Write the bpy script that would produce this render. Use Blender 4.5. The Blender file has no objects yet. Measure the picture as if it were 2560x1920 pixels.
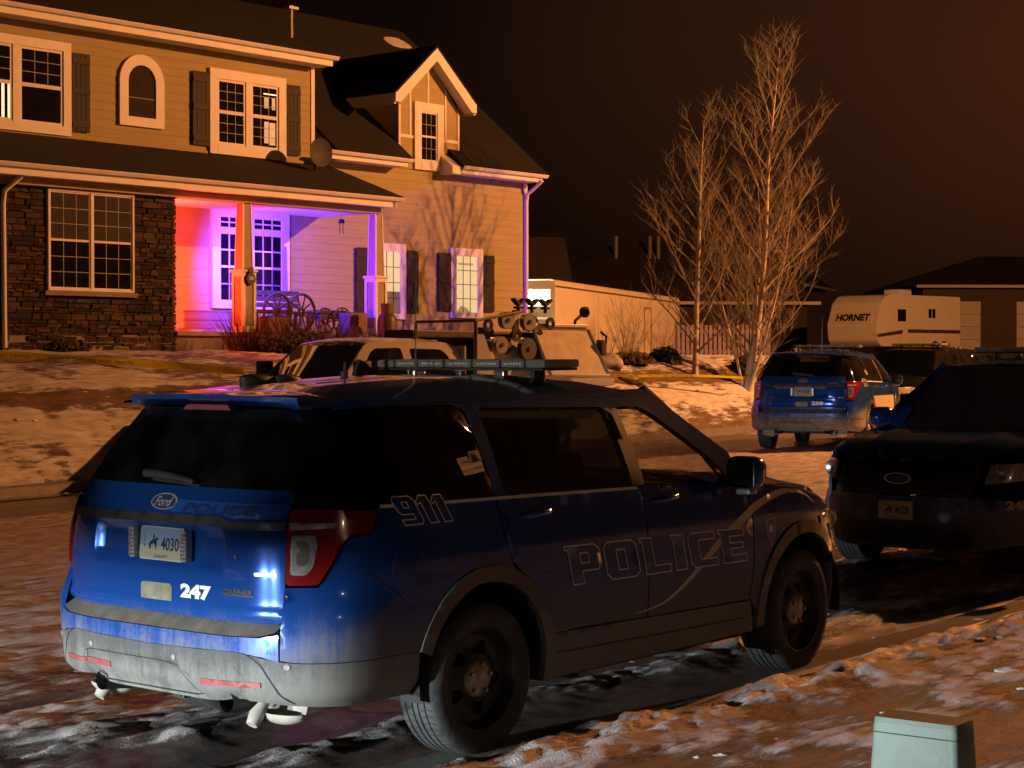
import bpy, bmesh, math, random
import numpy as np
from mathutils import Vector, Matrix
from mathutils.geometry import delaunay_2d_cdt

random.seed(7)
rng = np.random.default_rng(11)
sc = bpy.context.scene
COL = sc.collection

# ------------------------------------------------------------------ camera
CAM_H, CAM_PITCH = 1.8725, -0.01385
cam_d = bpy.data.cameras.new('camera')
cam_d.sensor_width = 36.0
cam_d.lens = 36.0 * 4650.0 / 2560.0
cam_d.clip_end = 2000.0
cam = bpy.data.objects.new('camera', cam_d)
COL.objects.link(cam)
cam.location = (0, 0, CAM_H)
cam.rotation_euler = (math.pi / 2 + CAM_PITCH, 0, 0)
sc.camera = cam

# ------------------------------------------------------------------ night sky
world = bpy.data.worlds.new('World')
sc.world = world
world.use_nodes = True
nt = world.node_tree
for n_ in list(nt.nodes):
    nt.nodes.remove(n_)
w_out = nt.nodes.new('ShaderNodeOutputWorld')
w_bg = nt.nodes.new('ShaderNodeBackground')
w_bg.inputs['Strength'].default_value = 1.0
w_sky = nt.nodes.new('ShaderNodeTexSky')
w_sky.sky_type = 'NISHITA'
w_sky.sun_disc = False
w_sky.sun_elevation = math.radians(-6)
w_sky.sun_rotation = math.radians(60)
w_tc = nt.nodes.new('ShaderNodeTexCoord')
w_dot = nt.nodes.new('ShaderNodeVectorMath'); w_dot.operation = 'DOT_PRODUCT'
w_dot.inputs[1].default_value = (0.74, 0.67, 0.0)      # town glow beyond the street lamps
w_rmp = nt.nodes.new('ShaderNodeValToRGB')
cr = w_rmp.color_ramp
cr.elements[0].position = 0.30; cr.elements[0].color = (0.0035, 0.0018, 0.0014, 1)
cr.elements[1].position = 1.00; cr.elements[1].color = (0.088, 0.0245, 0.0066, 1)
e_ = cr.elements.new(0.62); e_.color = (0.0048, 0.0020, 0.0014, 1)
e_ = cr.elements.new(0.80); e_.color = (0.0330, 0.0104, 0.0038, 1)
w_mul = nt.nodes.new('ShaderNodeVectorMath'); w_mul.operation = 'SCALE'
w_mul.inputs['Scale'].default_value = 0.006
w_add = nt.nodes.new('ShaderNodeVectorMath'); w_add.operation = 'ADD'
nt.links.new(w_tc.outputs['Generated'], w_dot.inputs[0])
nt.links.new(w_dot.outputs['Value'], w_rmp.inputs['Fac'])
nt.links.new(w_sky.outputs['Color'], w_mul.inputs[0])
nt.links.new(w_mul.outputs['Vector'], w_add.inputs[0])
w_nz = nt.nodes.new('ShaderNodeTexNoise'); w_nz.inputs['Scale'].default_value = 3.5; w_nz.inputs['Detail'].default_value = 3     # thin uneven cloud
nt.links.new(w_tc.outputs['Generated'], w_nz.inputs['Vector'])
w_mr = nt.nodes.new('ShaderNodeMapRange'); w_mr.inputs['To Min'].default_value = 0.65; w_mr.inputs['To Max'].default_value = 1.4
nt.links.new(w_nz.outputs['Fac'], w_mr.inputs['Value'])
w_sc = nt.nodes.new('ShaderNodeVectorMath'); w_sc.operation = 'SCALE'
w_sep = nt.nodes.new('ShaderNodeSeparateXYZ'); nt.links.new(w_tc.outputs['Generated'], w_sep.inputs[0])
w_el = nt.nodes.new('ShaderNodeMapRange'); w_el.interpolation_type = 'SMOOTHSTEP'      # dark hills and trees low on the horizon
w_el.inputs['From Min'].default_value = 0.0; w_el.inputs['From Max'].default_value = 0.17; w_el.inputs['To Min'].default_value = 0.30; w_el.inputs['To Max'].default_value = 1.0
nt.links.new(w_sep.outputs['Z'], w_el.inputs['Value'])
w_ml = nt.nodes.new('ShaderNodeMath'); w_ml.operation = 'MULTIPLY'
nt.links.new(w_mr.outputs['Result'], w_ml.inputs[0]); nt.links.new(w_el.outputs['Result'], w_ml.inputs[1])
nt.links.new(w_rmp.outputs['Color'], w_sc.inputs[0]); nt.links.new(w_ml.outputs[0], w_sc.inputs['Scale'])
nt.links.new(w_sc.outputs['Vector'], w_add.inputs[1])
nt.links.new(w_add.outputs['Vector'], w_bg.inputs['Color'])
nt.links.new(w_bg.outputs['Background'], w_out.inputs['Surface'])

sc.view_settings.view_transform = 'Standard'
sc.view_settings.look = 'None'
sc.view_settings.exposure = 0.0
sc.view_settings.gamma = 1.0
sc.view_settings.use_curve_mapping = False
sc.cycles.max_bounces = 6
sc.cycles.diffuse_bounces = 3
sc.cycles.glossy_bounces = 3
sc.cycles.transparent_max_bounces = 12
sc.cycles.caustics_reflective = False
sc.cycles.caustics_refractive = False
sc.cycles.sample_clamp_indirect = 2.0
sc.cycles.use_denoising = True

LAMP_POS = (20.0, 36.0, 12.6)     # sodium street lamp, right of the frame
LAMP_W = 34000.0
LAMP_COL = (1.0, .35, .095)
HEAD_W = 3400.0
BAR_FILL_W = 850.0

FAR_LAMP_W = 720.0

# ------------------------------------------------------------------ helpers
def smooth01(e0, e1, x):
    x = np.clip((np.asarray(x, float) - e0) / (e1 - e0), 0, 1)
    return x * x * (3 - 2 * x)

def nodes(m):
    m.use_nodes = True
    return m.node_tree, m.node_tree.nodes['Principled BSDF']

MATS = {}
def mat(name, col, rough=0.6, metal=0.0, var=0.12, scale=6.0, bump=0.0, bscale=30.0, emit=None, estr=0.0, coat=0.0,
        spec=None, stretch=None, alpha=None):
    """plain procedural material: base colour broken up by two noises, optional fine relief"""
    if name in MATS:
        return MATS[name]
    m = bpy.data.materials.new(name)
    t, b = nodes(m)
    tc = t.nodes.new('ShaderNodeTexCoord')
    mp = t.nodes.new('ShaderNodeMapping')
    if stretch:
        mp.inputs['Scale'].default_value = stretch
    t.links.new(tc.outputs['Object'], mp.inputs['Vector'])
    nz = t.nodes.new('ShaderNodeTexNoise')
    nz.inputs['Scale'].default_value = scale
    nz.inputs['Detail'].default_value = 6
    nz.inputs['Roughness'].default_value = 0.6
    t.links.new(mp.outputs['Vector'], nz.inputs['Vector'])
    rp = t.nodes.new('ShaderNodeValToRGB')
    rp.color_ramp.elements[0].position = 0.3
    rp.color_ramp.elements[1].position = 0.7
    lo = [max(0, c * (1 - var)) for c in col[:3]]
    hi = [min(1, c * (1 + var)) for c in col[:3]]
    rp.color_ramp.elements[0].color = (*lo, 1)
    rp.color_ramp.elements[1].color = (*hi, 1)
    t.links.new(nz.outputs['Fac'], rp.inputs['Fac'])
    t.links.new(rp.outputs['Color'], b.inputs['Base Color'])
    b.inputs['Roughness'].default_value = rough
    b.inputs['Metallic'].default_value = metal
    if coat:
        b.inputs['Coat Weight'].default_value = coat
        b.inputs['Coat Roughness'].default_value = 0.06
    if spec is not None:
        b.inputs['Specular IOR Level'].default_value = spec
    if bump:
        nb = t.nodes.new('ShaderNodeTexNoise')
        nb.inputs['Scale'].default_value = bscale
        nb.inputs['Detail'].default_value = 5
        t.links.new(mp.outputs['Vector'], nb.inputs['Vector'])
        bp = t.nodes.new('ShaderNodeBump')
        bp.inputs['Strength'].default_value = bump
        bp.inputs['Distance'].default_value = 0.02
        t.links.new(nb.outputs['Fac'], bp.inputs['Height'])
        t.links.new(bp.outputs['Normal'], b.inputs['Normal'])
    if emit:
        b.inputs['Emission Color'].default_value = (*emit, 1)
        b.inputs['Emission Strength'].default_value = estr
    MATS[name] = m
    return m

def mesh_obj(name, verts, faces, material=None, parent=None, smooth=False):
    me = bpy.data.meshes.new(name)
    me.from_pydata([tuple(map(float, v)) for v in verts], [], [tuple(map(int, f)) for f in faces])
    me.update()
    if smooth:
        me.polygons.foreach_set('use_smooth', [True] * len(me.polygons))
    o = bpy.data.objects.new(name, me)
    COL.objects.link(o)
    if material is not None:
        me.materials.append(material)
    if parent is not None:
        o.parent = parent
    return o

def empty(name, loc=(0, 0, 0), rz=0.0, label=None, cat=None, group=None):
    o = bpy.data.objects.new(name, None)
    COL.objects.link(o)
    o.location = loc
    o.rotation_euler = (0, 0, rz)
    o.empty_display_size = 0.2
    if label: tag(o, label, cat, group)
    return o

def tag(o, label=None, cat=None, group=None, kind=None):
    if label: o['label'] = label
    if cat: o['category'] = cat
    if group: o['group'] = group
    if kind: o['kind'] = kind
    return o

class MB:
    """collects simple solids into one mesh"""
    def __init__(self):
        self.v = []; self.f = []
    def add(self, v, f):
        k = len(self.v)
        self.v += [tuple(p) for p in v]
        self.f += [tuple(i + k for i in q) for q in f]
        return self
    def box(self, a, b, bev=0.0):
        x0, x1 = sorted((a[0], b[0])); y0, y1 = sorted((a[1], b[1])); z0, z1 = sorted((a[2], b[2]))
        if bev <= 0:
            v = [(x0,y0,z0),(x1,y0,z0),(x1,y1,z0),(x0,y1,z0),(x0,y0,z1),(x1,y0,z1),(x1,y1,z1),(x0,y1,z1)]
            f = [(0,3,2,1),(4,5,6,7),(0,1,5,4),(1,2,6,5),(2,3,7,6),(3,0,4,7)]
            return self.add(v, f)
        bm = bmesh.new()
        bmesh.ops.create_cube(bm, size=1)
        bmesh.ops.scale(bm, vec=(x1-x0, y1-y0, z1-z0), verts=bm.verts)
        bmesh.ops.translate(bm, vec=((x0+x1)/2, (y0+y1)/2, (z0+z1)/2), verts=bm.verts)
        bmesh.ops.bevel(bm, geom=bm.edges[:], offset=bev, segments=2, affect='EDGES', profile=0.6)
        bm.verts.index_update()
        v = [p.co[:] for p in bm.verts]; f = [[q.index for q in g.verts] for g in bm.faces]
        bm.free()
        return self.add(v, f)
    def tube(self, pts, r, n=8, caps=True):
        pts = [Vector(p) for p in pts]
        rs = r if hasattr(r, '__len__') else [r] * len(pts)
        rings = []
        up = None
        for i, p in enumerate(pts):
            d = (pts[min(i+1, len(pts)-1)] - pts[max(i-1, 0)])
            d.normalize()
            if up is None:
                up = Vector((0,0,1)) if abs(d.z) < 0.9 else Vector((1,0,0))
            a = d.cross(up)
            if a.length < 1e-5: a = d.cross(Vector((1,0.1,0)))
            a.normalize(); b = a.cross(d); b.normalize(); up = b
            rings.append([p + (a*math.cos(2*math.pi*k/n) + b*math.sin(2*math.pi*k/n)) * rs[i] for k in range(n)])
        v = [q for g in rings for q in g]; f = []
        for i in range(len(rings)-1):
            for k in range(n):
                f.append((i*n+k, i*n+(k+1) % n, (i+1)*n+(k+1) % n, (i+1)*n+k))
        if caps:
            f.append(tuple(range(n-1, -1, -1))); f.append(tuple((len(rings)-1)*n+k for k in range(n)))
        return self.add(v, f)
    def cyl(self, a, b, r, n=16, r2=None):
        return self.tube([a, b], [r, r if r2 is None else r2], n)
    def lathe(self, prof, axis_o=(0,0,0), n=32, axis='y', close=False):
        """prof: list of (radius, offset along axis)"""
        v = []; f = []
        for (r, d) in prof:
            for k in range(n):
                a = 2*math.pi*k/n
                if axis == 'y': v.append((axis_o[0]+r*math.cos(a), axis_o[1]+d, axis_o[2]+r*math.sin(a)))
                elif axis == 'z': v.append((axis_o[0]+r*math.cos(a), axis_o[1]+r*math.sin(a), axis_o[2]+d))
                else: v.append((axis_o[0]+d, axis_o[1]+r*math.cos(a), axis_o[2]+r*math.sin(a)))
        m = len(prof)
        for i in range(m-1 + (1 if close else 0)):
            j = (i+1) % m
            for k in range(n):
                f.append((i*n+k, i*n+(k+1) % n, j*n+(k+1) % n, j*n+k))
        return self.add(v, f)
    def prism(self, poly, fn0, fn1):
        """poly: 2D outline; fn0/fn1 map a 2D point to the near and far face"""
        n = len(poly)
        v = [fn0(*p) for p in poly] + [fn1(*p) for p in poly]
        f = [tuple(range(n)), tuple(range(2*n-1, n-1, -1))]
        f += [(i, n+i, n+(i+1) % n, (i+1) % n) for i in range(n)]
        return self.add(v, f)
    def build(self, name, material, parent=None, smooth=False, auto=None):
        o = mesh_obj(name, self.v, self.f, material, parent, smooth)
        bm = bmesh.new(); bm.from_mesh(o.data)
        bmesh.ops.recalc_face_normals(bm, faces=bm.faces)
        if auto is not None:
            for e in bm.edges:
                if len(e.link_faces) == 2 and e.calc_face_angle(0) > math.radians(auto): e.smooth = False
            for p in bm.faces: p.smooth = True
        bm.to_mesh(o.data); bm.free()
        return o

def resample(poly, step):
    out = []
    n = len(poly)
    for i in range(n):
        a = np.array(poly[i], float); b = np.array(poly[(i+1) % n], float)
        k = max(1, int(math.ceil(np.linalg.norm(b-a)/step)))
        for j in range(k): out.append(tuple(a + (b-a)*j/k))
    return out

def spline(pts, closed=False, k=6):
    """Catmull-Rom through pts"""
    P = [np.array(p, float) for p in pts]; n = len(P); out = []
    rngi = range(n if closed else n-1)
    for i in rngi:
        p0 = P[(i-1) % n] if (closed or i > 0) else P[i]
        p1 = P[i]; p2 = P[(i+1) % n]
        p3 = P[(i+2) % n] if (closed or i+2 < n) else p2
        for j in range(k):
            t = j/k
            out.append(tuple(0.5*((2*p1) + (-p0+p2)*t + (2*p0-5*p1+4*p2-p3)*t*t + (-p0+3*p1-3*p2+p3)*t**3)))
    if not closed: out.append(tuple(P[-1]))
    return out

def rounded(poly, r, k=4):
    """round the corners of a polygon"""
    out = []; n = len(poly)
    for i in range(n):
        p = np.array(poly[i], float); a = np.array(poly[i-1], float); b = np.array(poly[(i+1) % n], float)
        da = a-p; db = b-p; la = np.linalg.norm(da); lb = np.linalg.norm(db)
        rr = min(r, la*0.45, lb*0.45)
        q0 = p+da/la*rr; q1 = p+db/lb*rr
        for j in range(k+1):
            t = j/k
            out.append(tuple((1-t)**2*q0 + 2*t*(1-t)*p + t*t*q1))
    return out

def inside(poly, x, y):
    c = False; n = len(poly); j = n-1
    for i in range(n):
        xi, yi = poly[i]; xj, yj = poly[j]
        if (yi > y) != (yj > y) and x < (xj-xi)*(y-yi)/(yj-yi)+xi: c = not c
        j = i
    return c

def fill2d(outer, holes=(), step=0.05):
    """constrained triangulation of a polygon with holes, grid points inside"""
    loops = [resample(outer, step)] + [resample(h_, step) for h_ in holes]
    V = []; E = []
    for lp in loops:
        k = len(V); V += lp
        E += [(k+i, k+(i+1) % len(lp)) for i in range(len(lp))]
    A = np.array(loops[0])
    x0, y0 = A.min(0); x1, y1 = A.max(0)
    bd = np.array(V)
    nx = int((x1-x0)/step); ny = int((y1-y0)/step)
    for i in range(1, nx+1):
        for j in range(1, ny+1):
            p = (x0+(i-0.5)*(x1-x0)/max(nx,1), y0+(j-0.5)*(y1-y0)/max(ny,1))
            if ((bd[:,0]-p[0])**2+(bd[:,1]-p[1])**2).min() < (0.45*step)**2: continue
            if not inside(loops[0], *p): continue
            if any(inside(h_, *p) for h_ in loops[1:]): continue
            V.append(p)
    r = delaunay_2d_cdt([Vector(p) for p in V], E, [], 0, 1e-6)
    ov = [tuple(p) for p in r[0]]
    fs = []
    for f in r[2]:
        cx = sum(ov[i][0] for i in f)/len(f); cy = sum(ov[i][1] for i in f)/len(f)
        if inside(loops[0], cx, cy) and not any(inside(h_, cx, cy) for h_ in loops[1:]): fs.append(tuple(f))
    return ov, fs

def boundary_edges(fs):
    d = {}
    for f in fs:
        for i in range(len(f)):
            a, b = f[i], f[(i+1) % len(f)]
            d.setdefault((min(a,b), max(a,b)), []).append((a, b))
    return [e[0] for e in d.values() if len(e) == 1]

def sheet(name, outer, fn, material, parent, holes=(), step=0.05, off=0.0, thick=0.0, flip=False, mirror=False):
    """a panel: polygon in surface coordinates wrapped on fn(a,b)->xyz, lifted by off (number or function), with a turned-in rim"""
    V, F = fill2d(outer, holes, step)
    P = []; N = []
    e = 1e-3
    for a, b in V:
        p = np.array(fn(a, b)); pu = np.array(fn(a+e, b))-p; pv = np.array(fn(a, b+e))-p
        n = np.cross(pu, pv); l = np.linalg.norm(n); n = n/l if l > 0 else n
        if flip: n = -n
        o_ = off(a, b) if callable(off) else off
        P.append(p+n*o_); N.append(n)
    F2 = [f if not flip else tuple(reversed(f)) for f in F]
    nv = len(P); verts = list(P); faces = list(F2)
    if thick:
        idx = {}
        be = boundary_edges(F2)
        for a, b in be:
            for q in (a, b):
                if q not in idx:
                    idx[q] = len(verts); verts.append(P[q]); verts.append(P[q]-N[q]*thick)
            faces.append((idx[b], idx[a], idx[a]+1, idx[b]+1))
    o = mesh_obj(name, verts, faces, material, parent)
    o.data.polygons.foreach_set('use_smooth', [i < len(F2) for i in range(len(o.data.polygons))])
    res = [o]
    if mirror:
        res.append(mirror_y(o, parent))
    return res if mirror else o

def mirror_y(o, parent=None, name=None):
    me = o.data.copy()
    for v in me.vertices: v.co.y = -v.co.y
    me.flip_normals()
    c = bpy.data.objects.new(name or o.name.split('.')[0], me)
    COL.objects.link(c); c.parent = parent
    return c

def text2d(body, size=1.0, shear=0.0, bold=0.0, space=1.0):
    cu = bpy.data.curves.new('lettering', 'FONT')
    cu.body = body; cu.size = size; cu.shear = shear; cu.offset = bold; cu.space_character = space
    cu.align_x = 'CENTER'; cu.align_y = 'CENTER'; cu.resolution_u = 3
    o = bpy.data.objects.new('lettering', cu)
    COL.objects.link(o)
    me = o.to_mesh()
    V = [tuple(v.co[:2]) for v in me.vertices]; F = [tuple(p.vertices) for p in me.polygons]
    o.to_mesh_clear()
    bpy.data.objects.remove(o); bpy.data.curves.remove(cu)
    return V, F

def lettering(name, body, fn, material, parent, size, shear=0.0, bold=0.0, width=None, height=None, space=1.0):
    """flat print laid on a surface: fn(a,b)->xyz with a,b in metres round the text centre"""
    V, F = text2d(body, size, shear, bold, space)
    A = np.array(V)
    c = (A.min(0)+A.max(0))/2; ext = A.max(0)-A.min(0)
    sx = width/ext[0] if width else 1.0
    sy = height/ext[1] if height else 1.0
    return mesh_obj(name, [fn((p[0]-c[0])*sx, (p[1]-c[1])*sy) for p in V], F, material, parent)

def offset_poly(poly, d):
    """inset (d>0, for counter-clockwise) with mitred corners"""
    n = len(poly); out = []
    A = sum(poly[i][0]*poly[(i+1) % n][1]-poly[(i+1) % n][0]*poly[i][1] for i in range(n))
    s = 1 if A > 0 else -1
    for i in range(n):
        p = np.array(poly[i]); a = p-np.array(poly[i-1]); b = np.array(poly[(i+1) % n])-p
        a = a/np.linalg.norm(a); b = b/np.linalg.norm(b)
        na = np.array((-a[1], a[0]))*s; nb = np.array((-b[1], b[0]))*s
        m = na+nb; l2 = m@m
        if l2 < 1e-6: out.append(tuple(p+na*d)); continue
        k = 2/l2*d
        k = max(min(k, 3*abs(d)), -3*abs(d))
        out.append(tuple(p+m*k))
    return out

def copy_tree(o, parent=None, skip=()):
    c = o.copy(); COL.objects.link(c); c.parent = parent
    for ch in o.children:
        if ch.name.split('.')[0] in skip: continue
        copy_tree(ch, c, skip)
    return c

# value noise (terrain only)
_tab = rng.random((512, 512))
def vnoise(x, y):
    xi = np.floor(x).astype(int); yi = np.floor(y).astype(int)
    fx = x-xi; fy = y-yi
    fx = fx*fx*(3-2*fx); fy = fy*fy*(3-2*fy)
    a = _tab[xi % 512, yi % 512]; b = _tab[(xi+1) % 512, yi % 512]
    c = _tab[xi % 512, (yi+1) % 512]; d = _tab[(xi+1) % 512, (yi+1) % 512]
    return (a*(1-fx)+b*fx)*(1-fy)+(c*(1-fx)+d*fx)*fy
def fbm(x, y, o=4, g=0.5):
    s = 0; a = 1; t = 0
    for i in range(o):
        s = s+a*vnoise(x*2**i+17.3*i, y*2**i+5.1*i); t += a; a *= g
    return s/t

# ------------------------------------------------------------------ street frame and terrain
YAW = 0.69435
AX = np.array((math.sin(YAW), math.cos(YAW)))       # along the street
TX = np.array((-math.cos(YAW), math.sin(YAW)))      # across it, towards the house
def st(x, y):
    return x*AX[0]+y*AX[1], x*TX[0]+y*TX[1]
def xy(s, t):
    return s*AX[0]+t*TX[0], s*AX[1]+t*TX[1]
def curb_t(s):
    return 20.2+0.05*(np.clip(s, -20, 45)-14.4)
NEAR_CURB = 5.15
def ground_st(s, t):
    s = np.asarray(s, float); t = np.asarray(t, float)
    z = 0.012*(np.clip(s, -15, 35)-7.2)+0.004*np.clip(s-35, 0, 200)
    u = t-curb_t(s)
    z = z+np.where(u > 0, 0.12*smooth01(0, 0.12, u)+1.74*(1-np.exp(-np.clip(u, 0, 60)/1.5))*(1-.88*smooth01(41, 50, s)*smooth01(15, 9, u))-0.45*smooth01(31, 36, s)*smooth01(2.5, 5, u), 0)
    z = z+0.12*smooth01(NEAR_CURB+0.1, NEAR_CURB-0.15, t)+0.012*np.clip(4.5-t, 0, 40)
    return z
def ground(x, y):
    return float(ground_st(*st(x, y)))

def axis_pts(segs):
    out = [segs[0][0]]
    for a, b, d0, d1 in segs:
        x = a
        while x < b-1e-6:
            f = (x-a)/(b-a)
            x = min(b, x+d0+(d1-d0)*f)
            out.append(x)
    return np.array(out)
SV = axis_pts([(-220, -20, 40, 2.0), (-20, 2, 2.0, 0.09), (2, 4, 0.06, 0.035), (4, 14, 0.032, 0.032), (14, 15, 0.04, 0.06), (15, 45, 0.07, 0.4), (45, 420, 0.6, 40)])
TV = axis_pts([(-220, -6, 40, 0.6), (-6, 2, 0.6, 0.08), (2, 3, 0.06, 0.035), (3, 8.2, 0.030, 0.030), (8.2, 11, 0.045, 0.05), (11, 21, 0.06, 0.10), (21, 32, 0.08, 0.2), (32, 420, 0.3, 40)])
GS, GT = np.meshgrid(SV, TV, indexing='ij')
Z = ground_st(GS, GT)
near = np.exp(-np.clip(np.abs(GS-10)-25, 0, 400)/30.0)*np.exp(-np.clip(np.abs(GT-14)-20, 0, 400)/20.0)
U = GT-curb_t(GS)
on_road = (GT > NEAR_CURB) & (U < 0)
# packed snow and slush dragged along the street by tyres
streak = fbm(GS*0.55, GT*3.2, 5, 0.55)
clump = fbm(GS*2.3+40, GT*3.1+9, 5, 0.55)
fine = fbm(GS*9.0, GT*11.0, 3, 0.6)
cover = np.zeros_like(Z); grass = np.zeros_like(Z)
band = lambda c, w: np.exp(-((GT-c)/w)**2)
road_snow = 0.40+0.55*(streak-0.5)*2+0.5*(clump-0.5)
road_snow += 0.56*smooth01(8.6, 10.2, GT)*smooth01(17.9, 16.9, GT)
road_snow += 0.22*band(7.75, 0.25)+0.12*band(9.3, 0.4)
road_snow -= 0.62*band(5.88, 0.24)+0.30*band(6.85, 0.25)
road_snow -= 0.60*smooth01(17.6, 18.2, GT)*smooth01(20.6, 20.0, GT)
road_snow += 0.44*band(5.40, 0.20)+0.42*band(6.42, 0.13)
bank = 0.76+1.2*(fbm(GS*0.35+7, GT*0.9, 4)-0.5)+0.9*(clump-0.5)
bank -= 0.75*np.exp(-((U-1.35-0.5*(fbm(GS*0.3, GT*0.05)-0.5))/0.30)**2)
lawn = 0.50+1.3*(fbm(GS*0.75+3, GT*2.4, 5, 0.6)-0.5)+1.0*(clump-0.5)
lawn += 0.38*band(5.0, 0.30)
cover = np.where(on_road, road_snow, np.where(U >= 0, bank, lawn))
grass = np.where(on_road, 0.0, 1.0)
cov = np.clip(cover, 0, 1)
crust = np.clip(fbm(GS*2.2+5, GT*7.5+2, 4, 0.6)*2.6-0.95, 0, 1)
crust2 = fbm(GS*9+1, GT*13+2, 3, 0.6)-0.5
crust_amt = (1+.9*band(5.35, .32))*smooth01(.30, .62, cover)*(crust*.030+crust2*.024)*np.exp(-np.clip(np.abs(GT-5.3)-2.2, 0, 99)/2.5)*(.12+.88*smooth01(4.85, 5.1, GT))
lump = np.where(on_road, 0.050*cov*(0.35+clump)+0.010*(fine-0.5), 0.028*cov*(0.2+1.2*clump)+0.010*(fine-0.5))
lump = lump+np.where(U >= 0, (0.20*(fbm(GS*0.6, GT*0.8, 3)-0.5)+0.06*(fbm(GS*2.5, GT*3.0, 3)-0.5))*smooth01(0, 0.6, U), 0)
ridge = 0.022*np.clip(cov*2-.6, 0, 1)*np.exp(-((GT-5.10)/0.26)**2)*np.clip(clump*3.2-1.15, 0, 1.2)*(.5+fine)
ridge += 0.025*np.exp(-((GT-5.42)/0.14)**2)*np.clip(clump*2-0.75, 0, 1)
Z = Z+(lump+ridge+crust_amt)*near
XW = GS*AX[0]+GT*TX[0]; YW = GS*AX[1]+GT*TX[1]
ns, ntt = GS.shape
gv = np.stack([XW.ravel(), YW.ravel(), Z.ravel()], 1)
ii = (np.arange(ns-1)[:, None]*ntt+np.arange(ntt-1)[None, :]).ravel()
gf = np.stack([ii, ii+ntt, ii+ntt+1, ii+1], 1)
me = bpy.data.meshes.new('ground')
me.vertices.add(len(gv)); me.vertices.foreach_set('co', gv.astype(np.float32).ravel())
me.loops.add(len(gf)*4); me.loops.foreach_set('vertex_index', gf.astype(np.int32).ravel())
me.polygons.add(len(gf)); me.polygons.foreach_set('loop_start', np.arange(0, len(gf)*4, 4, dtype=np.int32))
me.update(calc_edges=True); me.validate()
me.polygons.foreach_set('use_smooth', [True]*len(me.polygons))
if me.polygons[0].normal.z < 0: me.flip_normals()
for nm, arr in (('snow_cover', np.clip(cover, -0.2, 1.2)), ('grass', grass)):
    at_ = me.attributes.new(nm, 'FLOAT', 'POINT')
    at_.data.foreach_set('value', arr.ravel().astype(np.float32))
g_obj = bpy.data.objects.new('ground', me)
COL.objects.link(g_obj)
tag(g_obj, kind='structure')

def ground_material():
    m = bpy.data.materials.new('slushy_ground')
    t, b = nodes(m)
    N = t.nodes; L = t.links
    def attr(n):
        a = N.new('ShaderNodeAttribute'); a.attribute_name = n; return a.outputs['Fac']
    def math_(op, a, c, d=None):
        q = N.new('ShaderNodeMath'); q.operation = op
        for i, x in enumerate((a, c, d)):
            if x is None: continue
            if isinstance(x, (int, float)): q.inputs[i].default_value = x
            else: L.new(x, q.inputs[i])
        return q.outputs[0]
    tc = N.new('ShaderNodeTexCoord')
    mp = N.new('ShaderNodeMapping'); mp.vector_type = 'POINT'
    mp.inputs['Rotation'].default_value = (0, 0, -(math.pi/2-YAW))     # x along the street
    L.new(tc.outputs['Object'], mp.inputs['Vector'])
    def noise(sc_, det=6, rough=0.6, stretch=(1, 1, 1)):
        m2 = N.new('ShaderNodeMapping'); m2.inputs['Scale'].default_value = stretch
        L.new(mp.outputs['Vector'], m2.inputs['Vector'])
        n = N.new('ShaderNodeTexNoise'); n.inputs['Scale'].default_value = sc_
        n.inputs['Detail'].default_value = det; n.inputs['Roughness'].default_value = rough
        L.new(m2.outputs['Vector'], n.inputs['Vector']); return n.outputs['Fac']
    fine_ = noise(11, 7, 0.68, (0.25, 1, 1))
    grit = noise(90, 3, 0.6)
    mid = noise(2.0, 6, 0.6, (0.22, 1, 1))
    s0 = math_('ADD', attr('snow_cover'), math_('MULTIPLY', math_('SUBTRACT', fine_, 0.5), 1.5))
    s1 = math_('ADD', s0, math_('MULTIPLY', math_('SUBTRACT', grit, 0.5), 0.35))
    sm = N.new('ShaderNodeMapRange'); sm.interpolation_type = 'SMOOTHSTEP'
    L.new(s1, sm.inputs['Value'])
    sm.inputs['From Min'].default_value = 0.40; sm.inputs['From Max'].default_value = 0.72
    snow = sm.outputs['Result']
    def ramp(f, c0, c1, p0=0.3, p1=0.7):
        r = N.new('ShaderNodeValToRGB')
        r.color_ramp.elements[0].position = p0; r.color_ramp.elements[1].position = p1
        r.color_ramp.elements[0].color = (*c0, 1); r.color_ramp.elements[1].color = (*c1, 1)
        L.new(f, r.inputs['Fac']); return r.outputs['Color']
    def mix(f, a, c):
        q = N.new('ShaderNodeMix'); q.data_type = 'RGBA'
        if isinstance(f, (int, float)): q.inputs['Factor'].default_value = f
        else: L.new(f, q.inputs['Factor'])
        L.new(a, q.inputs['A']); L.new(c, q.inputs['B']); return q.outputs['Result']
    road = ramp(mid, (0.050, 0.044, 0.040), (0.150, 0.115, 0.095))
    turf = ramp(fine_, (0.045, 0.028, 0.014), (0.26, 0.15, 0.07))
    bare = mix(attr('grass'), road, turf)
    snow_road = ramp(fine_, (0.24, 0.18, 0.15), (0.70, 0.66, 0.63), 0.34, 0.66)
    snow_bank = ramp(fine_, (0.34, 0.29, 0.27), (0.74, 0.73, 0.74))
    snow_col = mix(attr('grass'), snow_road, snow_bank)
    L.new(mix(snow, bare, snow_col), b.inputs['Base Color'])
    r = math_('ADD', math_('MULTIPLY', snow, 0.30), math_('ADD', 0.27, math_('MULTIPLY', attr('grass'), 0.4)))
    L.new(math_('MINIMUM', r, 0.9), b.inputs['Roughness'])
    bp = N.new('ShaderNodeBump'); bp.inputs['Strength'].default_value = 0.9; bp.inputs['Distance'].default_value = 0.035
    hgt = math_('ADD', math_('MULTIPLY', snow, 0.7), math_('ADD', math_('MULTIPLY', grit, 0.28), math_('MULTIPLY', fine_, 0.45)))
    L.new(hgt, bp.inputs['Height']); L.new(bp.outputs['Normal'], b.inputs['Normal'])
    return m
g_obj.data.materials.append(ground_material())

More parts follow.
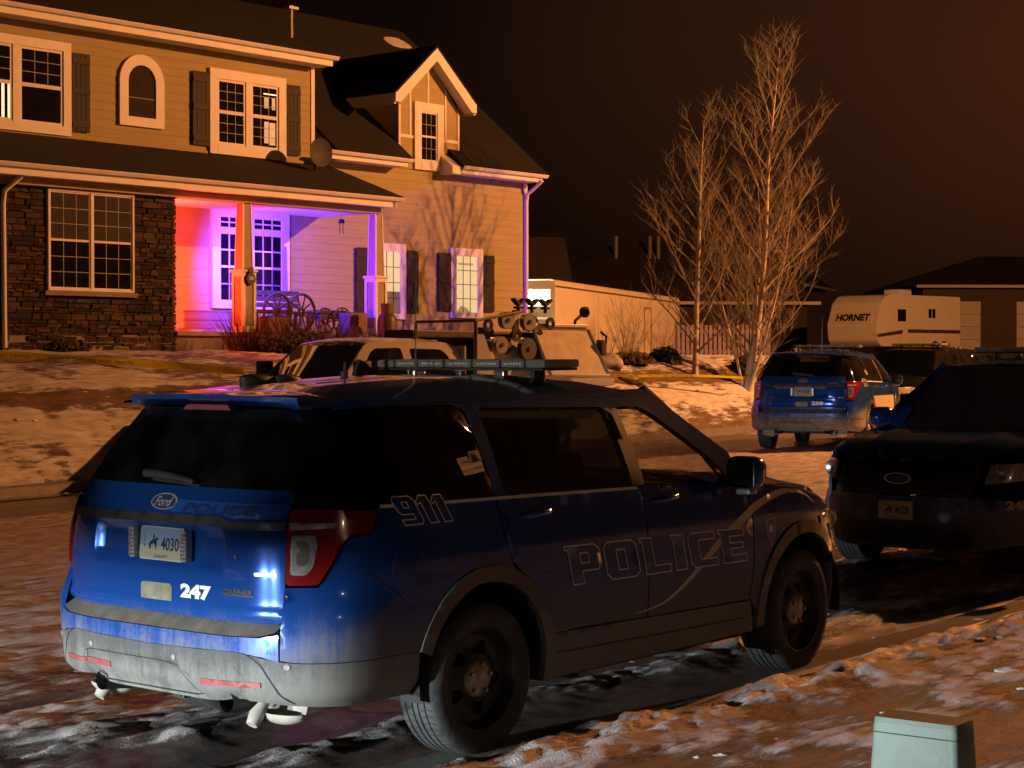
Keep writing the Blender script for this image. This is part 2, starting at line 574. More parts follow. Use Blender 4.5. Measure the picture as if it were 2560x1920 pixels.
# gutter of wet concrete along the near kerb, and the far kerb
CONC = mat('wet_concrete', (0.17, 0.165, 0.15), 0.42, var=0.25, scale=9, bump=0.25, bscale=60)
def strip_along(name, s0, s1, t0f, prof, material, step=3.0):
    """extrude a cross profile [(dt,dz)] along the street"""
    n = int((s1-s0)/step)+1; v = []; f = []
    for i in range(n):
        s = s0+(s1-s0)*i/(n-1); t0 = t0f(s)
        for dt, dz in prof:
            x, y = xy(s, t0+dt)
            zz = 0.012*(min(max(s, -15), 35)-7.2)+0.004*max(s-35, 0)
            v.append((x, y, zz+dz))
    m = len(prof)
    for i in range(n-1):
        for k in range(m-1): f.append((i*m+k, i*m+k+1, (i+1)*m+k+1, (i+1)*m+k))
    o = mesh_obj(name, v, f, material); tag(o, kind='structure'); return o
strip_along('gutter', -20, 44, lambda s: 5.62, [(-0.04, 0.012), (0.0, 0.026), (0.26, 0.018), (0.262, -0.02)], CONC)
strip_along('curb', -20, 60, lambda s: float(curb_t(s))-0.13, [(-0.30, 0.01), (-0.02, 0.012), (0.0, 0.13), (0.02, 0.15), (0.14, 0.155), (0.16, 0.05)], CONC, 1.5)

# snow clods thrown up by the plough and the tyres
def clods():
    base = []
    for k in range(6):
        bm = bmesh.new(); bmesh.ops.create_icosphere(bm, subdivisions=2 if k < 3 else 1, radius=1)
        for v in bm.verts:
            d = v.co.normalized()
            v.co = d*(0.75+0.5*random.random()); v.co.z *= 0.72
        bm.verts.index_update()
        base.append((np.array([v.co[:] for v in bm.verts]), [[q.index for q in f.verts] for f in bm.faces])); bm.free()
    V = []; F = []; n = 0
    def put(s, t, r):
        nonlocal n
        x, y = xy(s, t)
        z = float(ground_st(s, t))
        v, f = base[random.randrange(6)]
        a = random.random()*6.28; ca, sa = math.cos(a), math.sin(a)
        q = v*r*np.array((random.uniform(.7, 1.6), random.uniform(.7, 1.2), random.uniform(.30, .65)))
        w = np.stack([q[:, 0]*ca-q[:, 1]*sa+x, q[:, 0]*sa+q[:, 1]*ca+y, q[:, 2]+z+r*0.25], 1)
        V.append(w); F.extend([[i+n for i in g] for g in f]); n += len(w)
    for _ in range(2000):
        s = random.uniform(2, 20); t = random.gauss(5.25, 0.17)
        w = float(fbm(np.array([s*1.7]), np.array([t*2.0]), 3)[0])
        if w < 0.47: continue
        put(s, t, abs(random.gauss(0, 0.017))+0.007)
    for _ in range(900):
        s = random.uniform(1, 22); t = random.choice((7.75, 7.6, 8.9, 9.2, 6.45, 6.3, 5.45))+random.gauss(0, 0.16)
        w = float(fbm(np.array([s*1.3+9]), np.array([t*2.0]), 3)[0])
        if w < 0.47: continue
        put(s, t, abs(random.gauss(0, 0.010))+0.005)
    for _ in range(900):
        s = random.uniform(3, 34); t = random.uniform(9, 18.5)
        put(s, t, abs(random.gauss(0, 0.016))+0.007)
    for _ in range(500):
        s = random.uniform(-2, 14); t = random.uniform(1.2, 4.6)
        put(s, t, abs(random.gauss(0, 0.020))+0.008)
    for _ in range(500):
        s = random.uniform(6, 40); t = float(curb_t(s))+random.uniform(-0.5, 3.5)
        put(s, t, abs(random.gauss(0, 0.03))+0.012)
    o = mesh_obj('snow_clods', np.concatenate(V), F, mat('clod_snow', (0.72, 0.72, 0.73), 0.7, var=0.15, scale=14, bump=0.5, bscale=40))
    tag(o, 'loose white clods of snow along the gutter and tyre tracks', 'snow', kind='stuff')
clods()

# ------------------------------------------------------------------ materials shared by the vehicles
def paint_material(name, col, dirt=(0.27, 0.26, 0.235), metal=0.3, z0=0.35, z1=1.05, amount=1.0):
    m = bpy.data.materials.new(name)
    t, b = nodes(m); N = t.nodes; L = t.links
    tc = N.new('ShaderNodeTexCoord')
    def noise(sc_, stretch, det=6, ro=0.65):
        mp = N.new('ShaderNodeMapping'); mp.inputs['Scale'].default_value = stretch
        L.new(tc.outputs['Object'], mp.inputs['Vector'])
        n = N.new('ShaderNodeTexNoise'); n.inputs['Scale'].default_value = sc_; n.inputs['Detail'].default_value = det
        n.inputs['Roughness'].default_value = ro
        L.new(mp.outputs['Vector'], n.inputs['Vector']); return n.outputs['Fac']
    def M(op, a, c):
        q = N.new('ShaderNodeMath'); q.operation = op
        for i, x in enumerate((a, c)):
            if isinstance(x, (int, float)): q.inputs[i].default_value = x
            else: L.new(x, q.inputs[i])
        return q.outputs[0]
    sep = N.new('ShaderNodeSeparateXYZ'); L.new(tc.outputs['Object'], sep.inputs[0])
    mr = N.new('ShaderNodeMapRange'); mr.interpolation_type = 'SMOOTHSTEP'
    L.new(sep.outputs['Z'], mr.inputs['Value'])
    mr.inputs['From Min'].default_value = z1; mr.inputs['From Max'].default_value = z0
    run = noise(3.4, (4.0, 4.0, 0.40), 8, .72); blot = noise(4.0, (1, 1, 1)); speck = noise(60, (1, 1, 1), 3)
    d = M('ADD', M('ADD', 0.20, M('MULTIPLY', run, 1.4)), M('MULTIPLY', M('SUBTRACT', blot, 0.53), 1.15))
    d = M('ADD', d, M('MULTIPLY', M('SUBTRACT', speck, 0.5), 0.5))
    d = M('MULTIPLY', mr.outputs['Result'], d)
    # road spray is heaviest behind the rear wheels
    side = N.new('ShaderNodeMapRange'); L.new(M('ABSOLUTE', sep.outputs['Y'], 0), side.inputs['Value'])
    side.inputs['From Min'].default_value = 0.70; side.inputs['From Max'].default_value = 0.96
    d = M('ADD', d, M('MULTIPLY', M('MULTIPLY', side.outputs['Result'], mr.outputs['Result']), 0.35))
    ss = N.new('ShaderNodeMapRange'); ss.interpolation_type = 'SMOOTHSTEP'; L.new(d, ss.inputs['Value'])
    ss.inputs['From Min'].default_value = 0.28; ss.inputs['From Max'].default_value = 0.95
    ss.inputs['To Max'].default_value = 0.82*amount
    mx = N.new('ShaderNodeMix'); mx.data_type = 'RGBA'
    L.new(ss.outputs['Result'], mx.inputs['Factor'])
    mx.inputs['A'].default_value = (*col, 1); mx.inputs['B'].default_value = (*dirt, 1)
    L.new(mx.outputs['Result'], b.inputs['Base Color'])
    L.new(M('ADD', 0.17, M('MULTIPLY', ss.outputs['Result'], 0.7)), b.inputs['Roughness'])
    L.new(M('MULTIPLY', M('SUBTRACT', 1.0, ss.outputs['Result']), metal), b.inputs['Metallic'])
    L.new(M('MULTIPLY', M('SUBTRACT', 0.85, ss.outputs['Result']), 0.9), b.inputs['Coat Weight'])
    b.inputs['Coat Roughness'].default_value = 0.04
    b.inputs['Specular IOR Level'].default_value = 0.22
    MATS[name] = m
    return m

BLUE = paint_material('police_blue', (0.011, 0.068, 0.30), (.18, .175, .155))
BLUE_CLEAN = mat('reflective_blue', (0.014, 0.09, 0.36), 0.35, var=0.08, coat=0.4)
CLAD = paint_material('dusty_cladding', (0.085, 0.087, 0.083), (0.225, 0.22, 0.192), 0.0, 0.30, 0.85, 1.0)
TRIM = mat('black_trim', (0.035, 0.035, 0.033), 0.55, var=0.3, scale=9)
DARKMETAL = mat('black_underbody', (0.02, 0.02, 0.02), 0.8, var=0.3)
RUBBER = mat('dusty_rubber', (0.055, 0.057, 0.055), 0.8, var=0.35, scale=12, bump=0.2)
STEEL = mat('black_steel_rim', (0.02, 0.019, 0.018), 0.5, var=0.4, scale=10)
LEDW = mat('pale_led', (0.8, 0.82, 0.8), 0.4, var=.1)
CHROME = mat('dull_chrome', (0.62, 0.60, 0.56), 0.32, 1.0, var=0.2, scale=12)
CAPMAT = mat('rusty_chrome_cap', (0.42, 0.36, 0.28), 0.45, 0.6, var=0.55, scale=16)
REDLENS = mat('red_lens', (0.20, 0.008, 0.008), 0.18, var=0.15, coat=0.5)
PINKREFL = mat('dusty_red_reflector', (0.28, 0.065, 0.065), 0.5, var=0.2, scale=20)
CLEARLENS = mat('clear_lens', (0.30, 0.30, 0.28), 0.22, var=0.3, scale=25, coat=0.5)
LED_GREY = mat('led_module', (0.36, 0.38, 0.36), 0.3, var=0.35, scale=40, coat=0.4)
def lens_material(name, col):
    m = bpy.data.materials.new(name); m.use_nodes = True
    t = m.node_tree; b = t.nodes['Principled BSDF']; out = t.nodes['Material Output']
    tc = t.nodes.new('ShaderNodeTexCoord'); nz = t.nodes.new('ShaderNodeTexNoise'); nz.inputs['Scale'].default_value = 60
    t.links.new(tc.outputs['Object'], nz.inputs['Vector'])
    rp = t.nodes.new('ShaderNodeValToRGB'); rp.color_ramp.elements[0].color = (*[c*.6 for c in col], 1); rp.color_ramp.elements[1].color = (*[min(1, c*1.3) for c in col], 1)
    t.links.new(nz.outputs['Fac'], rp.inputs['Fac']); t.links.new(rp.outputs['Color'], b.inputs['Base Color']); b.inputs['Roughness'].default_value = .2
    tr = t.nodes.new('ShaderNodeBsdfTranslucent'); t.links.new(rp.outputs['Color'], tr.inputs['Color'])
    mx = t.nodes.new('ShaderNodeMixShader'); mx.inputs['Fac'].default_value = .5
    t.links.new(b.outputs[0], mx.inputs[1]); t.links.new(tr.outputs[0], mx.inputs[2]); t.links.new(mx.outputs[0], out.inputs['Surface'])
    return m
BAR_LENS = lens_material('light_bar_lens', (.42, .41, .37))
WHITEV = mat('white_vinyl', (0.80, 0.80, 0.80), 0.5, var=0.04)
GREYV = mat('silver_vinyl', (0.88, 0.84, 0.78), 0.4, var=0.08)
SWOOSH = mat('tan_reflective_vinyl', (0.68, 0.60, 0.46), 0.45, var=0.08)
CREAM = mat('cream_enamel', (0.42, 0.40, 0.32), 0.5, var=0.15, scale=14)
INTER = mat('black_upholstery', (0.015, 0.015, 0.015), 0.8, var=0.3)
PLATE_BG = None
def plate_material():
    m = bpy.data.materials.new('plate_print')
    t, b = nodes(m); N = t.nodes; L = t.links
    tc = N.new('ShaderNodeTexCoord'); sp = N.new('ShaderNodeSeparateXYZ'); L.new(tc.outputs['Generated'], sp.inputs[0])
    nz = N.new('ShaderNodeTexNoise'); nz.inputs['Scale'].default_value = 3.0; L.new(tc.outputs['Generated'], nz.inputs['Vector'])
    ad = N.new('ShaderNodeMath'); ad.operation = 'MULTIPLY_ADD'
    L.new(nz.outputs['Fac'], ad.inputs[0]); ad.inputs[1].default_value = 0.35; L.new(sp.outputs['Z'], ad.inputs[2])
    r = N.new('ShaderNodeValToRGB'); e = r.color_ramp.elements
    e[0].position = 0.30; e[0].color = (0.36, 0.33, 0.21, 1)
    e[1].position = 0.95; e[1].color = (0.18, 0.28, 0.42, 1)
    q = e.new(0.52); q.color = (0.40, 0.37, 0.27, 1)
    q = e.new(0.60); q.color = (0.21, 0.32, 0.46, 1)
    L.new(ad.outputs[0], r.inputs['Fac']); L.new(r.outputs['Color'], b.inputs['Base Color'])
    b.inputs['Roughness'].default_value = 0.45
    return m
PLATE_BG = plate_material()
PLATE_RIM = mat('plate_rim', (0.45, 0.45, 0.43), 0.4, var=0.1)
INK = mat('dark_ink', (0.012, 0.012, 0.016), 0.5, var=0.1)
NAVY = mat('navy_ink', (0.02, 0.035, 0.12), 0.5, var=0.1)

def glass_material(name, tint, transp):
    m = bpy.data.materials.new(name)
    m.use_nodes = True
    t = m.node_tree; N = t.nodes; L = t.links
    for n_ in list(N): N.remove(n_)
    out = N.new('ShaderNodeOutputMaterial')
    fr = N.new('ShaderNodeFresnel'); fr.inputs['IOR'].default_value = 1.5
    nz = N.new('ShaderNodeTexNoise'); nz.inputs['Scale'].default_value = 5; nz.inputs['Detail'].default_value = 5
    tc = N.new('ShaderNodeTexCoord'); L.new(tc.outputs['Object'], nz.inputs['Vector'])
    tr = N.new('ShaderNodeBsdfTransparent'); tr.inputs['Color'].default_value = (*tint, 1)
    df = N.new('ShaderNodeBsdfDiffuse'); df.inputs['Color'].default_value = (0.10, 0.10, 0.095, 1)
    ms = N.new('ShaderNodeMixShader')
    mr = N.new('ShaderNodeMapRange'); L.new(nz.outputs['Fac'], mr.inputs['Value'])
    mr.inputs['From Min'].default_value = 0.35; mr.inputs['From Max'].default_value = 0.8
    mr.inputs['To Min'].default_value = 0.02; mr.inputs['To Max'].default_value = 0.14       # film of dust
    L.new(mr.outputs['Result'], ms.inputs['Fac'])
    L.new(tr.outputs[0], ms.inputs[1]); L.new(df.outputs[0], ms.inputs[2])
    gl = N.new('ShaderNodeBsdfGlossy'); gl.inputs['Roughness'].default_value = 0.03
    mg = N.new('ShaderNodeMixShader'); L.new(fr.outputs[0], mg.inputs['Fac'])
    L.new(ms.outputs[0], mg.inputs[1]); L.new(gl.outputs[0], mg.inputs[2])
    L.new(mg.outputs[0], out.inputs['Surface'])
    MATS[name] = m
    return m
GLASS_CLEAR = glass_material('side_glass', (0.82, 0.83, 0.81), True)
GLASS_DARK = glass_material('privacy_glass', (0.04, 0.042, 0.042), True)

# ------------------------------------------------------------------ body surface of the patrol SUV
# car frame: X forward from the rear axle, Y left, Z up
ZW = [.15, .22, .30, .45, .60, .75, .90, 1.0, 1.08, 1.16, 1.22, 1.34, 1.48, 1.60, 1.68, 1.73]
WW = [.90, .935, .955, .975, .985, .99, .985, .978, .968, .955, .945, .895, .825, .757, .705, .63]
ZR = [.15, .30, .45, .60, .70, .80, .95, 1.08, 1.16, 1.22, 1.34, 1.48, 1.62, 1.70, 1.75]
XR = [1.07, 1.10, 1.12, 1.13, 1.135, 1.14, 1.14, 1.13, 1.115, 1.095, 1.025, .935, .835, .77, .72]
NR = 4.5
_th = np.linspace(0, math.pi/2, 400)
def _quarter(z, th):
    a = np.interp(z, ZR, XR); w = np.interp(z, ZW, WW)
    return -a*np.cos(th)**(2/NR), w*np.sin(th)**(2/NR)
_qx, _qy = _quarter(.9, _th)
_su = np.concatenate([[0], np.cumsum(np.hypot(np.diff(_qx), np.diff(_qy)))])
U0 = _su[-1]
def UX(x):
    return U0+x if x >= 0 else float(np.interp(x, _qx, _su))
# front end: rounded nose beyond XN
XN, NF = 2.75, 2.7
ZF = [.18, .35, .50, .70, .85, .95, 1.02, 1.10, 1.16]
XF = [3.70, 3.80, 3.83, 3.82, 3.77, 3.71, 3.62, 3.45, 3.30]
_tf = np.linspace(0, math.pi/2, 300)
def _front(z, th):
    a = np.interp(z, ZF, XF)-XN; w = np.interp(z, ZW, WW)
    return XN+a*np.sin(th)**(2/NF), w*np.cos(th)**(2/NF)
_fx, _fy = _front(.7, _tf)
_fs = np.concatenate([[0], np.cumsum(np.hypot(np.diff(_fx), np.diff(_fy)))])
UF = U0+XN                      # where the nose curve begins
UE = UF+_fs[-1]                 # front centre
def S(u, z):
    """right side of the car: u metres round the body from the rear centre"""
    if u < 0:
        p = S(-u, z); return (p[0], -p[1], p[2])
    if u > UE:
        p = S(2*UE-u, z); return (p[0], -p[1], p[2])
    if u < U0:
        x, y = _quarter(z, np.interp(u, _su, _th)); return (float(x), -float(y), z)
    if u < UF:
        return (u-U0, -float(np.interp(z, ZW, WW)), z)
    x, y = _front(z, np.interp(u-UF, _fs, _tf))
    return (float(x), -float(y), z)
def bump_off(u, z):
    """rear bumper stands proud of the body and dies into the sides"""
    k = 0.060*(1-float(smooth01(0.85, 1.40, abs(u))))
    return k
def arc(xc, zc, r, a0, a1, n=18):
    return [(xc+r*math.cos(math.radians(a0+(a1-a0)*i/n)), zc+r*math.sin(math.radians(a0+(a1-a0)*i/n))) for i in range(n+1)]
def XZ(pts):
    return [(UX(x), z) for x, z in pts]
RA, FA = (0.03, 0.385), (2.90, 0.385)      # wheel arch centres
RO, RI = 0.51, 0.435

def strip_poly(path, w):
    """ribbon round a path; w a number or one width per point"""
    P = [np.array(p, float) for p in path]; n = len(P); l = []; r = []
    for i in range(n):
        d = P[min(i+1, n-1)]-P[max(i-1, 0)]; d /= np.linalg.norm(d); q = np.array((-d[1], d[0]))
        ww = w[i] if hasattr(w, '__len__') else w
        l.append(tuple(P[i]+q*ww/2)); r.append(tuple(P[i]-q*ww/2))
    return r+l[::-1]

def band_mesh(name, loops, width, fn, material, parent, off, step=0.04):
    """outline letters: thin ribbon just inside each closed loop"""
    V = []; F = []
    for lp in loops:
        lp = resample(lp, step)
        inn = offset_poly(lp, width)
        k = len(V); n = len(lp)
        V += lp+inn
        F += [(k+i, k+(i+1) % n, k+n+(i+1) % n, k+n+i) for i in range(n)]
    P = []
    e = 1e-3
    for a, b in V:
        p = np.array(fn(a, b)); nn = np.cross(np.array(fn(a+e, b))-p, np.array(fn(a, b+e))-p); nn /= np.linalg.norm(nn)
        P.append(p+nn*off)
    return mesh_obj(name, P, F, material, parent)

# block letters of the livery, drawn in a unit box: outer loop then holes
def ch(x0, y0, x1, y1, c=0.12):
    return [(x0+c, y0), (x1-c, y0), (x1, y0+c), (x1, y1-c), (x1-c, y1), (x0+c, y1), (x0, y1-c), (x0, y0+c)]
GL = {
 'P': [[(0.08,0),(0.42,0),(0.42,0.32),(0.86,0.32),(1,0.46),(1,0.86),(0.86,1),(0,1),(0,0.88),(0.08,0.88)], [(0.40,0.52),(0.66,0.52),(0.66,0.80),(0.40,0.80)]],
 'O': [ch(0,0,1,1,.14), [(0.36,0.22),(0.64,0.22),(0.64,0.78),(0.36,0.78)]],
 'L': [[(0.08,0),(1,0),(1,0.24),(0.44,0.24),(0.44,1),(0,1),(0,0.88),(0.08,0.88)]],
 'I': [[(0.12,0),(0.92,0),(0.92,1),(0.0,1),(0.0,0.88),(0.12,0.88)]],
 'C': [[(0.14,0),(1,0),(1,0.24),(0.40,0.24),(0.38,0.28),(0.38,0.72),(0.40,0.76),(1,0.76),(1,1),(0.14,1),(0,0.86),(0,0.14)]],
 'E': [[(0.08,0),(1,0),(1,0.24),(0.44,0.24),(0.44,0.40),(0.92,0.40),(0.92,0.60),(0.44,0.60),(0.44,0.76),(1,0.76),(1,1),(0,1),(0,0.88),(0.08,0.88)]],
 '9': [[(0.0,0),(0.86,0),(1,0.14),(1,0.88),(0.88,1),(0.14,1),(0,0.86),(0,0.50),(0.14,0.36),(0.64,0.36),(0.64,0.22),(0.0,0.22)], [(0.36,0.58),(0.64,0.58),(0.64,0.80),(0.36,0.80)]],
 '1': [[(0.30,0),(0.95,0),(0.95,1),(0.42,1),(0,0.78),(0.0,0.66),(0.30,0.72)]],
}
def word_loops(word, widths, quad, gap=0.05):
    """place block letters in a (u,z) quad: bl, br, tr, tl"""
    bl, br, tr, tl = [np.array(q, float) for q in quad]
    tot = sum(widths)+gap*(len(word)-1); x = 0; out = []
    for c_, w in zip(word, widths):
        loops = []
        for lp in GL[c_]:
            q = []
            for a, b in lp:
                f = (x+a*w)/tot
                q.append(tuple((bl*(1-f)+br*f)*(1-b)+(tl*(1-f)+tr*f)*b))
            loops.append(q)
        out.append(loops); x += w+gap
    return out

def wheel_meshes(parent, x, y, side, steer=0.0):
    """wheel > tyre, rim, hub_cap, brake; side=+1 left, -1 right"""
    w = bpy.data.objects.new('wheel', None); COL.objects.link(w); w.parent = parent
    w.location = (x, y, 0.3635)
    w.rotation_euler = (0, random.random()*1.2, steer + (0 if side < 0 else math.pi))   # outside faces -Y locally
    if 'tyre' not in WHEELS:
        prof = [(.235, .085), (.25, .112), (.285, .123), (.315, .122), (.345, .112), (.357, .100), (.3630, .086),
                (.3635, .066), (.3560, .064), (.3560, .056), (.3635, .054), (.3635, .024), (.3555, .022), (.3555, .013), (.3635, .011),
                (.3635, -.011), (.3555, -.013), (.3555, -.022), (.3635, -.024), (.3635, -.054), (.3560, -.056), (.3560, -.064), (.3635, -.066),
                (.3630, -.086), (.357, -.100), (.345, -.112), (.315, -.122), (.285, -.123), (.25, -.112), (.235, -.085)]
        mb = MB(); mb.lathe([(r, d) for r, d in prof], n=72)
        n = 64
        WHEELS['tyre'] = mb.build('tyre', RUBBER, w, auto=35)
        # cross sipes in the tread
        si = MB()
        for k in range(n):
            a = 2*math.pi*k/n
            for y0, y1, sk in ((.068, .094, .02), (.026, .052, -.02), (-.052, -.026, .02), (-.094, -.068, -.02)):
                r0 = .3638
                pts = [(a, y0), (a+.018, y0), (a+.018+sk, y1), (a+sk, y1)]
                si.add([(r0*math.cos(q), yy, r0*math.sin(q)) for q, yy in pts], [(0, 1, 2, 3)])
        tag(si.build('tread_sipe', DARKMETAL, WHEELS['tyre']), kind='stuff')
        rim = MB()
        rim.lathe([(.236, .09), (.240, -.098), (.247, -.104), (.247, -.112), (.238, -.112), (.230, -.100), (.222, -.070), (.215, -.050), (.205, -.040)], n=60)
        V, F = fill2d([(.206*math.cos(a), .206*math.sin(a)) for a in np.linspace(0, 2*math.pi, 48, endpoint=False)],
                      [[(.147*math.cos(c)+.036*math.cos(a), .147*math.sin(c)+.036*math.sin(a)) for a in np.linspace(0, 2*math.pi, 14, endpoint=False)]
                       for c in [2*math.pi*k/5+math.pi/2 for k in range(5)]], .022)
        def dep(a, b):
            r = math.hypot(a, b); return -.040-.028*math.exp(-((r-.105)/.03)**2)-.012*math.exp(-((r-.195)/.02)**2)
        rim.add([(a, dep(a, b), b) for a, b in V], F)
        rim.add([(a*1.0, dep(a, b)+.02, b) for a, b in V], [tuple(reversed(f)) for f in F])
        WHEELS['rim'] = rim.build('rim', STEEL, w, auto=40)
        cap = MB(); cap.lathe([(.0001, -.098), (.03, -.097), (.07, -.090), (.088, -.078), (.092, -.060), (.092, -.04)], n=36)
        WHEELS['cap'] = cap.build('hub_cap', CAPMAT, w, auto=50)
        nuts = MB()
        for k in range(5):
            a = 2*math.pi*k/5+.63
            nuts.cyl((.068*math.cos(a), -.080, .068*math.sin(a)), (.068*math.cos(a), -.104, .068*math.sin(a)), .011, 6)
        tag(nuts.build('lug_nuts', CAPMAT, WHEELS['cap']), kind='stuff')
        br = MB(); br.lathe([(.19, -.01), (.19, .015), (.07, .03), (.07, -.02), (.19, -.01)], n=36)
        WHEELS['brake'] = br.build('brake_disc', DARKMETAL, w)
        WHEELS['list'] = [WHEELS['tyre'], WHEELS['rim'], WHEELS['cap'], WHEELS['brake']]
    else:
        for o in WHEELS['list']: copy_tree(o, w)
    return w
WHEELS = {}

def make_suv(name, label):
    car = empty(name)
    tag(car, label, 'police car', 'police patrol cars')
    p = lambda nm, poly, m, par=car, **k: sheet(nm, poly, S, m, par, **k)
    # ---- tailgate with the recess for the plate
    rec = (-.49, .43, .940, 1.128)
    def tg_off(u, z):
        dx = min(u-rec[0], rec[1]-u); dz = min(z-rec[2], rec[3]-z)
        return -0.042*float(smooth01(-.004, .022, min(dx, dz)))-0.012*float(smooth01(.735, .70, z))+.014*math.exp(-((z-.757)/.022)**2)-.012*math.exp(-((z-.905)/.018)**2)*float(smooth01(.60, .45, abs(u)))
    tg = p('tailgate', rounded([(-.740, .722), (.740, .722), (.757, .80), (.769, 1.045), (.783, 1.235), (.794, 1.300), (-.794, 1.300), (-.783, 1.235), (-.769, 1.045), (-.757, .80)], .03),
           BLUE, step=.026, off=tg_off, thick=.03)
    trim = p('trim_bar', [(-.760, 1.128), (.400, 1.136), (.470, 1.124), (.766, 1.132), (.771, 1.168), (.470, 1.160), (.400, 1.178), (-.765, 1.168)], TRIM, tg, off=.006, thick=.02)
    # brighter reflective band with the word on it
    p('reflective_band', [(.03, 1.186), (.40, 1.188), (.47, 1.172), (.770, 1.180), (.776, 1.240), (.03, 1.240)], BLUE_CLEAN, tg, off=.0035)
    lettering('tailgate_lettering', 'POLICE', lambda a, b: tuple(np.array(S(.385+a, 1.210+b))+np.array((-.0055, 0, 0))), mat('faded_blue_letters', (.008, .03, .12), .5), tg, .06, .25, .002, .50, .042)
    # plate: rim, print, characters
    ny = .072
    def PLN(a, b):      # plate plane, a to the car's right, b up
        return (-1.118+.03*0-.03*0-b*-.10-.012, -a, 1.036+b)
    pm = MB()
    pl = rounded([(-.1525, -.076), (.1525, -.076), (.1525, .076), (-.1525, .076)], .016)
    def PL(d): return lambda a, b: (-1.112+b*.10-d, -a, 1.036+b)
    pm.prism(pl, PL(.006), PL(0)); plate = pm.build('license_plate', PLATE_RIM, car)
    pm = MB(); pm.prism(offset_poly(pl, .006), PL(.0075), PL(.005)); pm.build('plate_print', PLATE_BG, plate)
    # plate lamps: two upright light pods beside the plate
    for sgn in (-1, 1):
        m2 = MB(); m2.box((-1.150, sgn*.182-.018, .965), (-1.105, sgn*.182+.018, 1.108), .008)
        pod = m2.build('warning_light', CLEARLENS, car)
        m2 = MB()
        for k in range(7): m2.box((-1.153, sgn*.182-.014, .975+k*.018), (-1.149, sgn*.182+.014, .985+k*.018))
        tag(m2.build('led_row', CHROME, pod), kind='stuff')
    # oval badge
    def OV(d): return lambda a, b: (S(0, 1.229+b)[0]-d+.018*(a/.1)**2*0, -a, 1.229+b)
    el = [( .088*math.cos(a), .037*math.sin(a)) for a in np.linspace(0, 2*math.pi, 40, endpoint=False)]
    m2 = MB(); m2.prism(el, OV(.012), OV(-.005)); bd = m2.build('oval_badge', PLATE_RIM, tg)
    m2 = MB(); m2.prism([(a*.92, b*.88) for a, b in el], OV(.0135), OV(.008)); m2.build('badge_field', NAVY, bd)
    lettering('badge_script', 'Ford', lambda a, b: OV(.0148)(a, b), PLATE_RIM, bd, .06, .35, .0006, .115, .042)
    # hatch handle pocket, number, dealer badge, small badge, lock
    hp = p('handle_pocket', rounded([(-.120, .775), (.095, .778), (.098, .862), (-.118, .860)], .02), mat('dusty_olive_plastic', (0.20, 0.19, 0.12), .6, var=.3, scale=14), tg, off=.004, thick=.02, step=.03)
    lettering('dealer_badge', 'GREINER', lambda a, b: tuple(np.array(S(.525+a, .856+b))+np.array((-.006, 0, 0))), TRIM, tg, .04, .1, .001, .165, .026)
    p('dealer_badge_bar', [(.430, .838), (.612, .838), (.612, .842), (.430, .842)], TRIM, tg, off=.004)
    p('drive_badge', rounded([(.617, .933), (.727, .933), (.727, .946), (.617, .946)], .006), CHROME, tg, off=.006, thick=.006, step=.03)
    p('lock', [(.510+.010*math.cos(a), 1.009+.010*math.sin(a)) for a in np.linspace(0, 6.283, 14, endpoint=False)], TRIM, tg, off=.004, step=.01)
    # ---- rear window, wiper
    rw = p('rear_window', [(-.792, 1.305), (.792, 1.305), (.808, 1.33), (.839, 1.451), (.894, 1.57), (.945, 1.650), (-.945, 1.650), (-.894, 1.57), (-.839, 1.451), (-.808, 1.33)], GLASS_DARK, off=-.004, thick=.02, step=.06)
    m2 = MB(); m2.tube([tuple(np.array(S(u, z))+np.array((-.025, 0, .004))) for u, z in ((-.22, 1.345), (-.10, 1.342), (.05, 1.330), (.18, 1.318))], [.020, .022, .018, .012], 8)
    wp = m2.build('wiper', TRIM, car, auto=50)
    m2 = MB(); m2.tube([tuple(np.array(S(u, z))+np.array((-.014, 0, 0))) for u, z in ((-.15, 1.322), (.02, 1.313), (.22, 1.305))], .006, 6); m2.build('wiper_blade', TRIM, wp)
    # ---- bumper: painted upper, shelf, lower cladding
    bo = lambda u, z: bump_off(u, z)
    bump = p('rear_bumper', [(-.742, .690), (-.742, .572), (-.67, .592), (-.55, .606), (-.30, .600), (0, .594), (.30, .600), (.55, .606), (.67, .592), (.742, .572), (.742, .690), (.66, .672), (.45, .668), (-.45, .668), (-.66, .672)], BLUE, step=.05, thick=.03, off=lambda u, z: bump_off(u, z)-.006*float(smooth01(.655, .67, z)))
    V = []; F = []
    us = np.linspace(-.742, .742, 40)
    for i, u in enumerate(us):
        a = np.array(S(u, float(np.interp(abs(u), [.45, .66, .742], [.669, .673, .691])))); inn = np.array(S(u, .722)); inn[0] += .012
        V += [tuple(a+np.array((-.052, 0, 0))), tuple(inn)]
        if i: F.append((2*i-2, 2*i-1, 2*i+1, 2*i))
    shelf = mesh_obj('bumper_step', V, F, mat('scuffed_step', (0.10, 0.085, 0.065), .8, var=.35, scale=12), bump)
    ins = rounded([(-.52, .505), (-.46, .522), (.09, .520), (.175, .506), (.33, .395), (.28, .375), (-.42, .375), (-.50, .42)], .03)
    def low_off(u, z):
        k = bump_off(u, z)
        d = -1
        if inside(ins, u, z): k -= .026
        if abs(u) > .60 and z < .58: pass
        k -= .05*float(smooth01(.43, .345, z))
        k -= .035*float(smooth01(.08, .02, math.hypot((abs(u)-.50)/1.4, z-.385)))
        return k
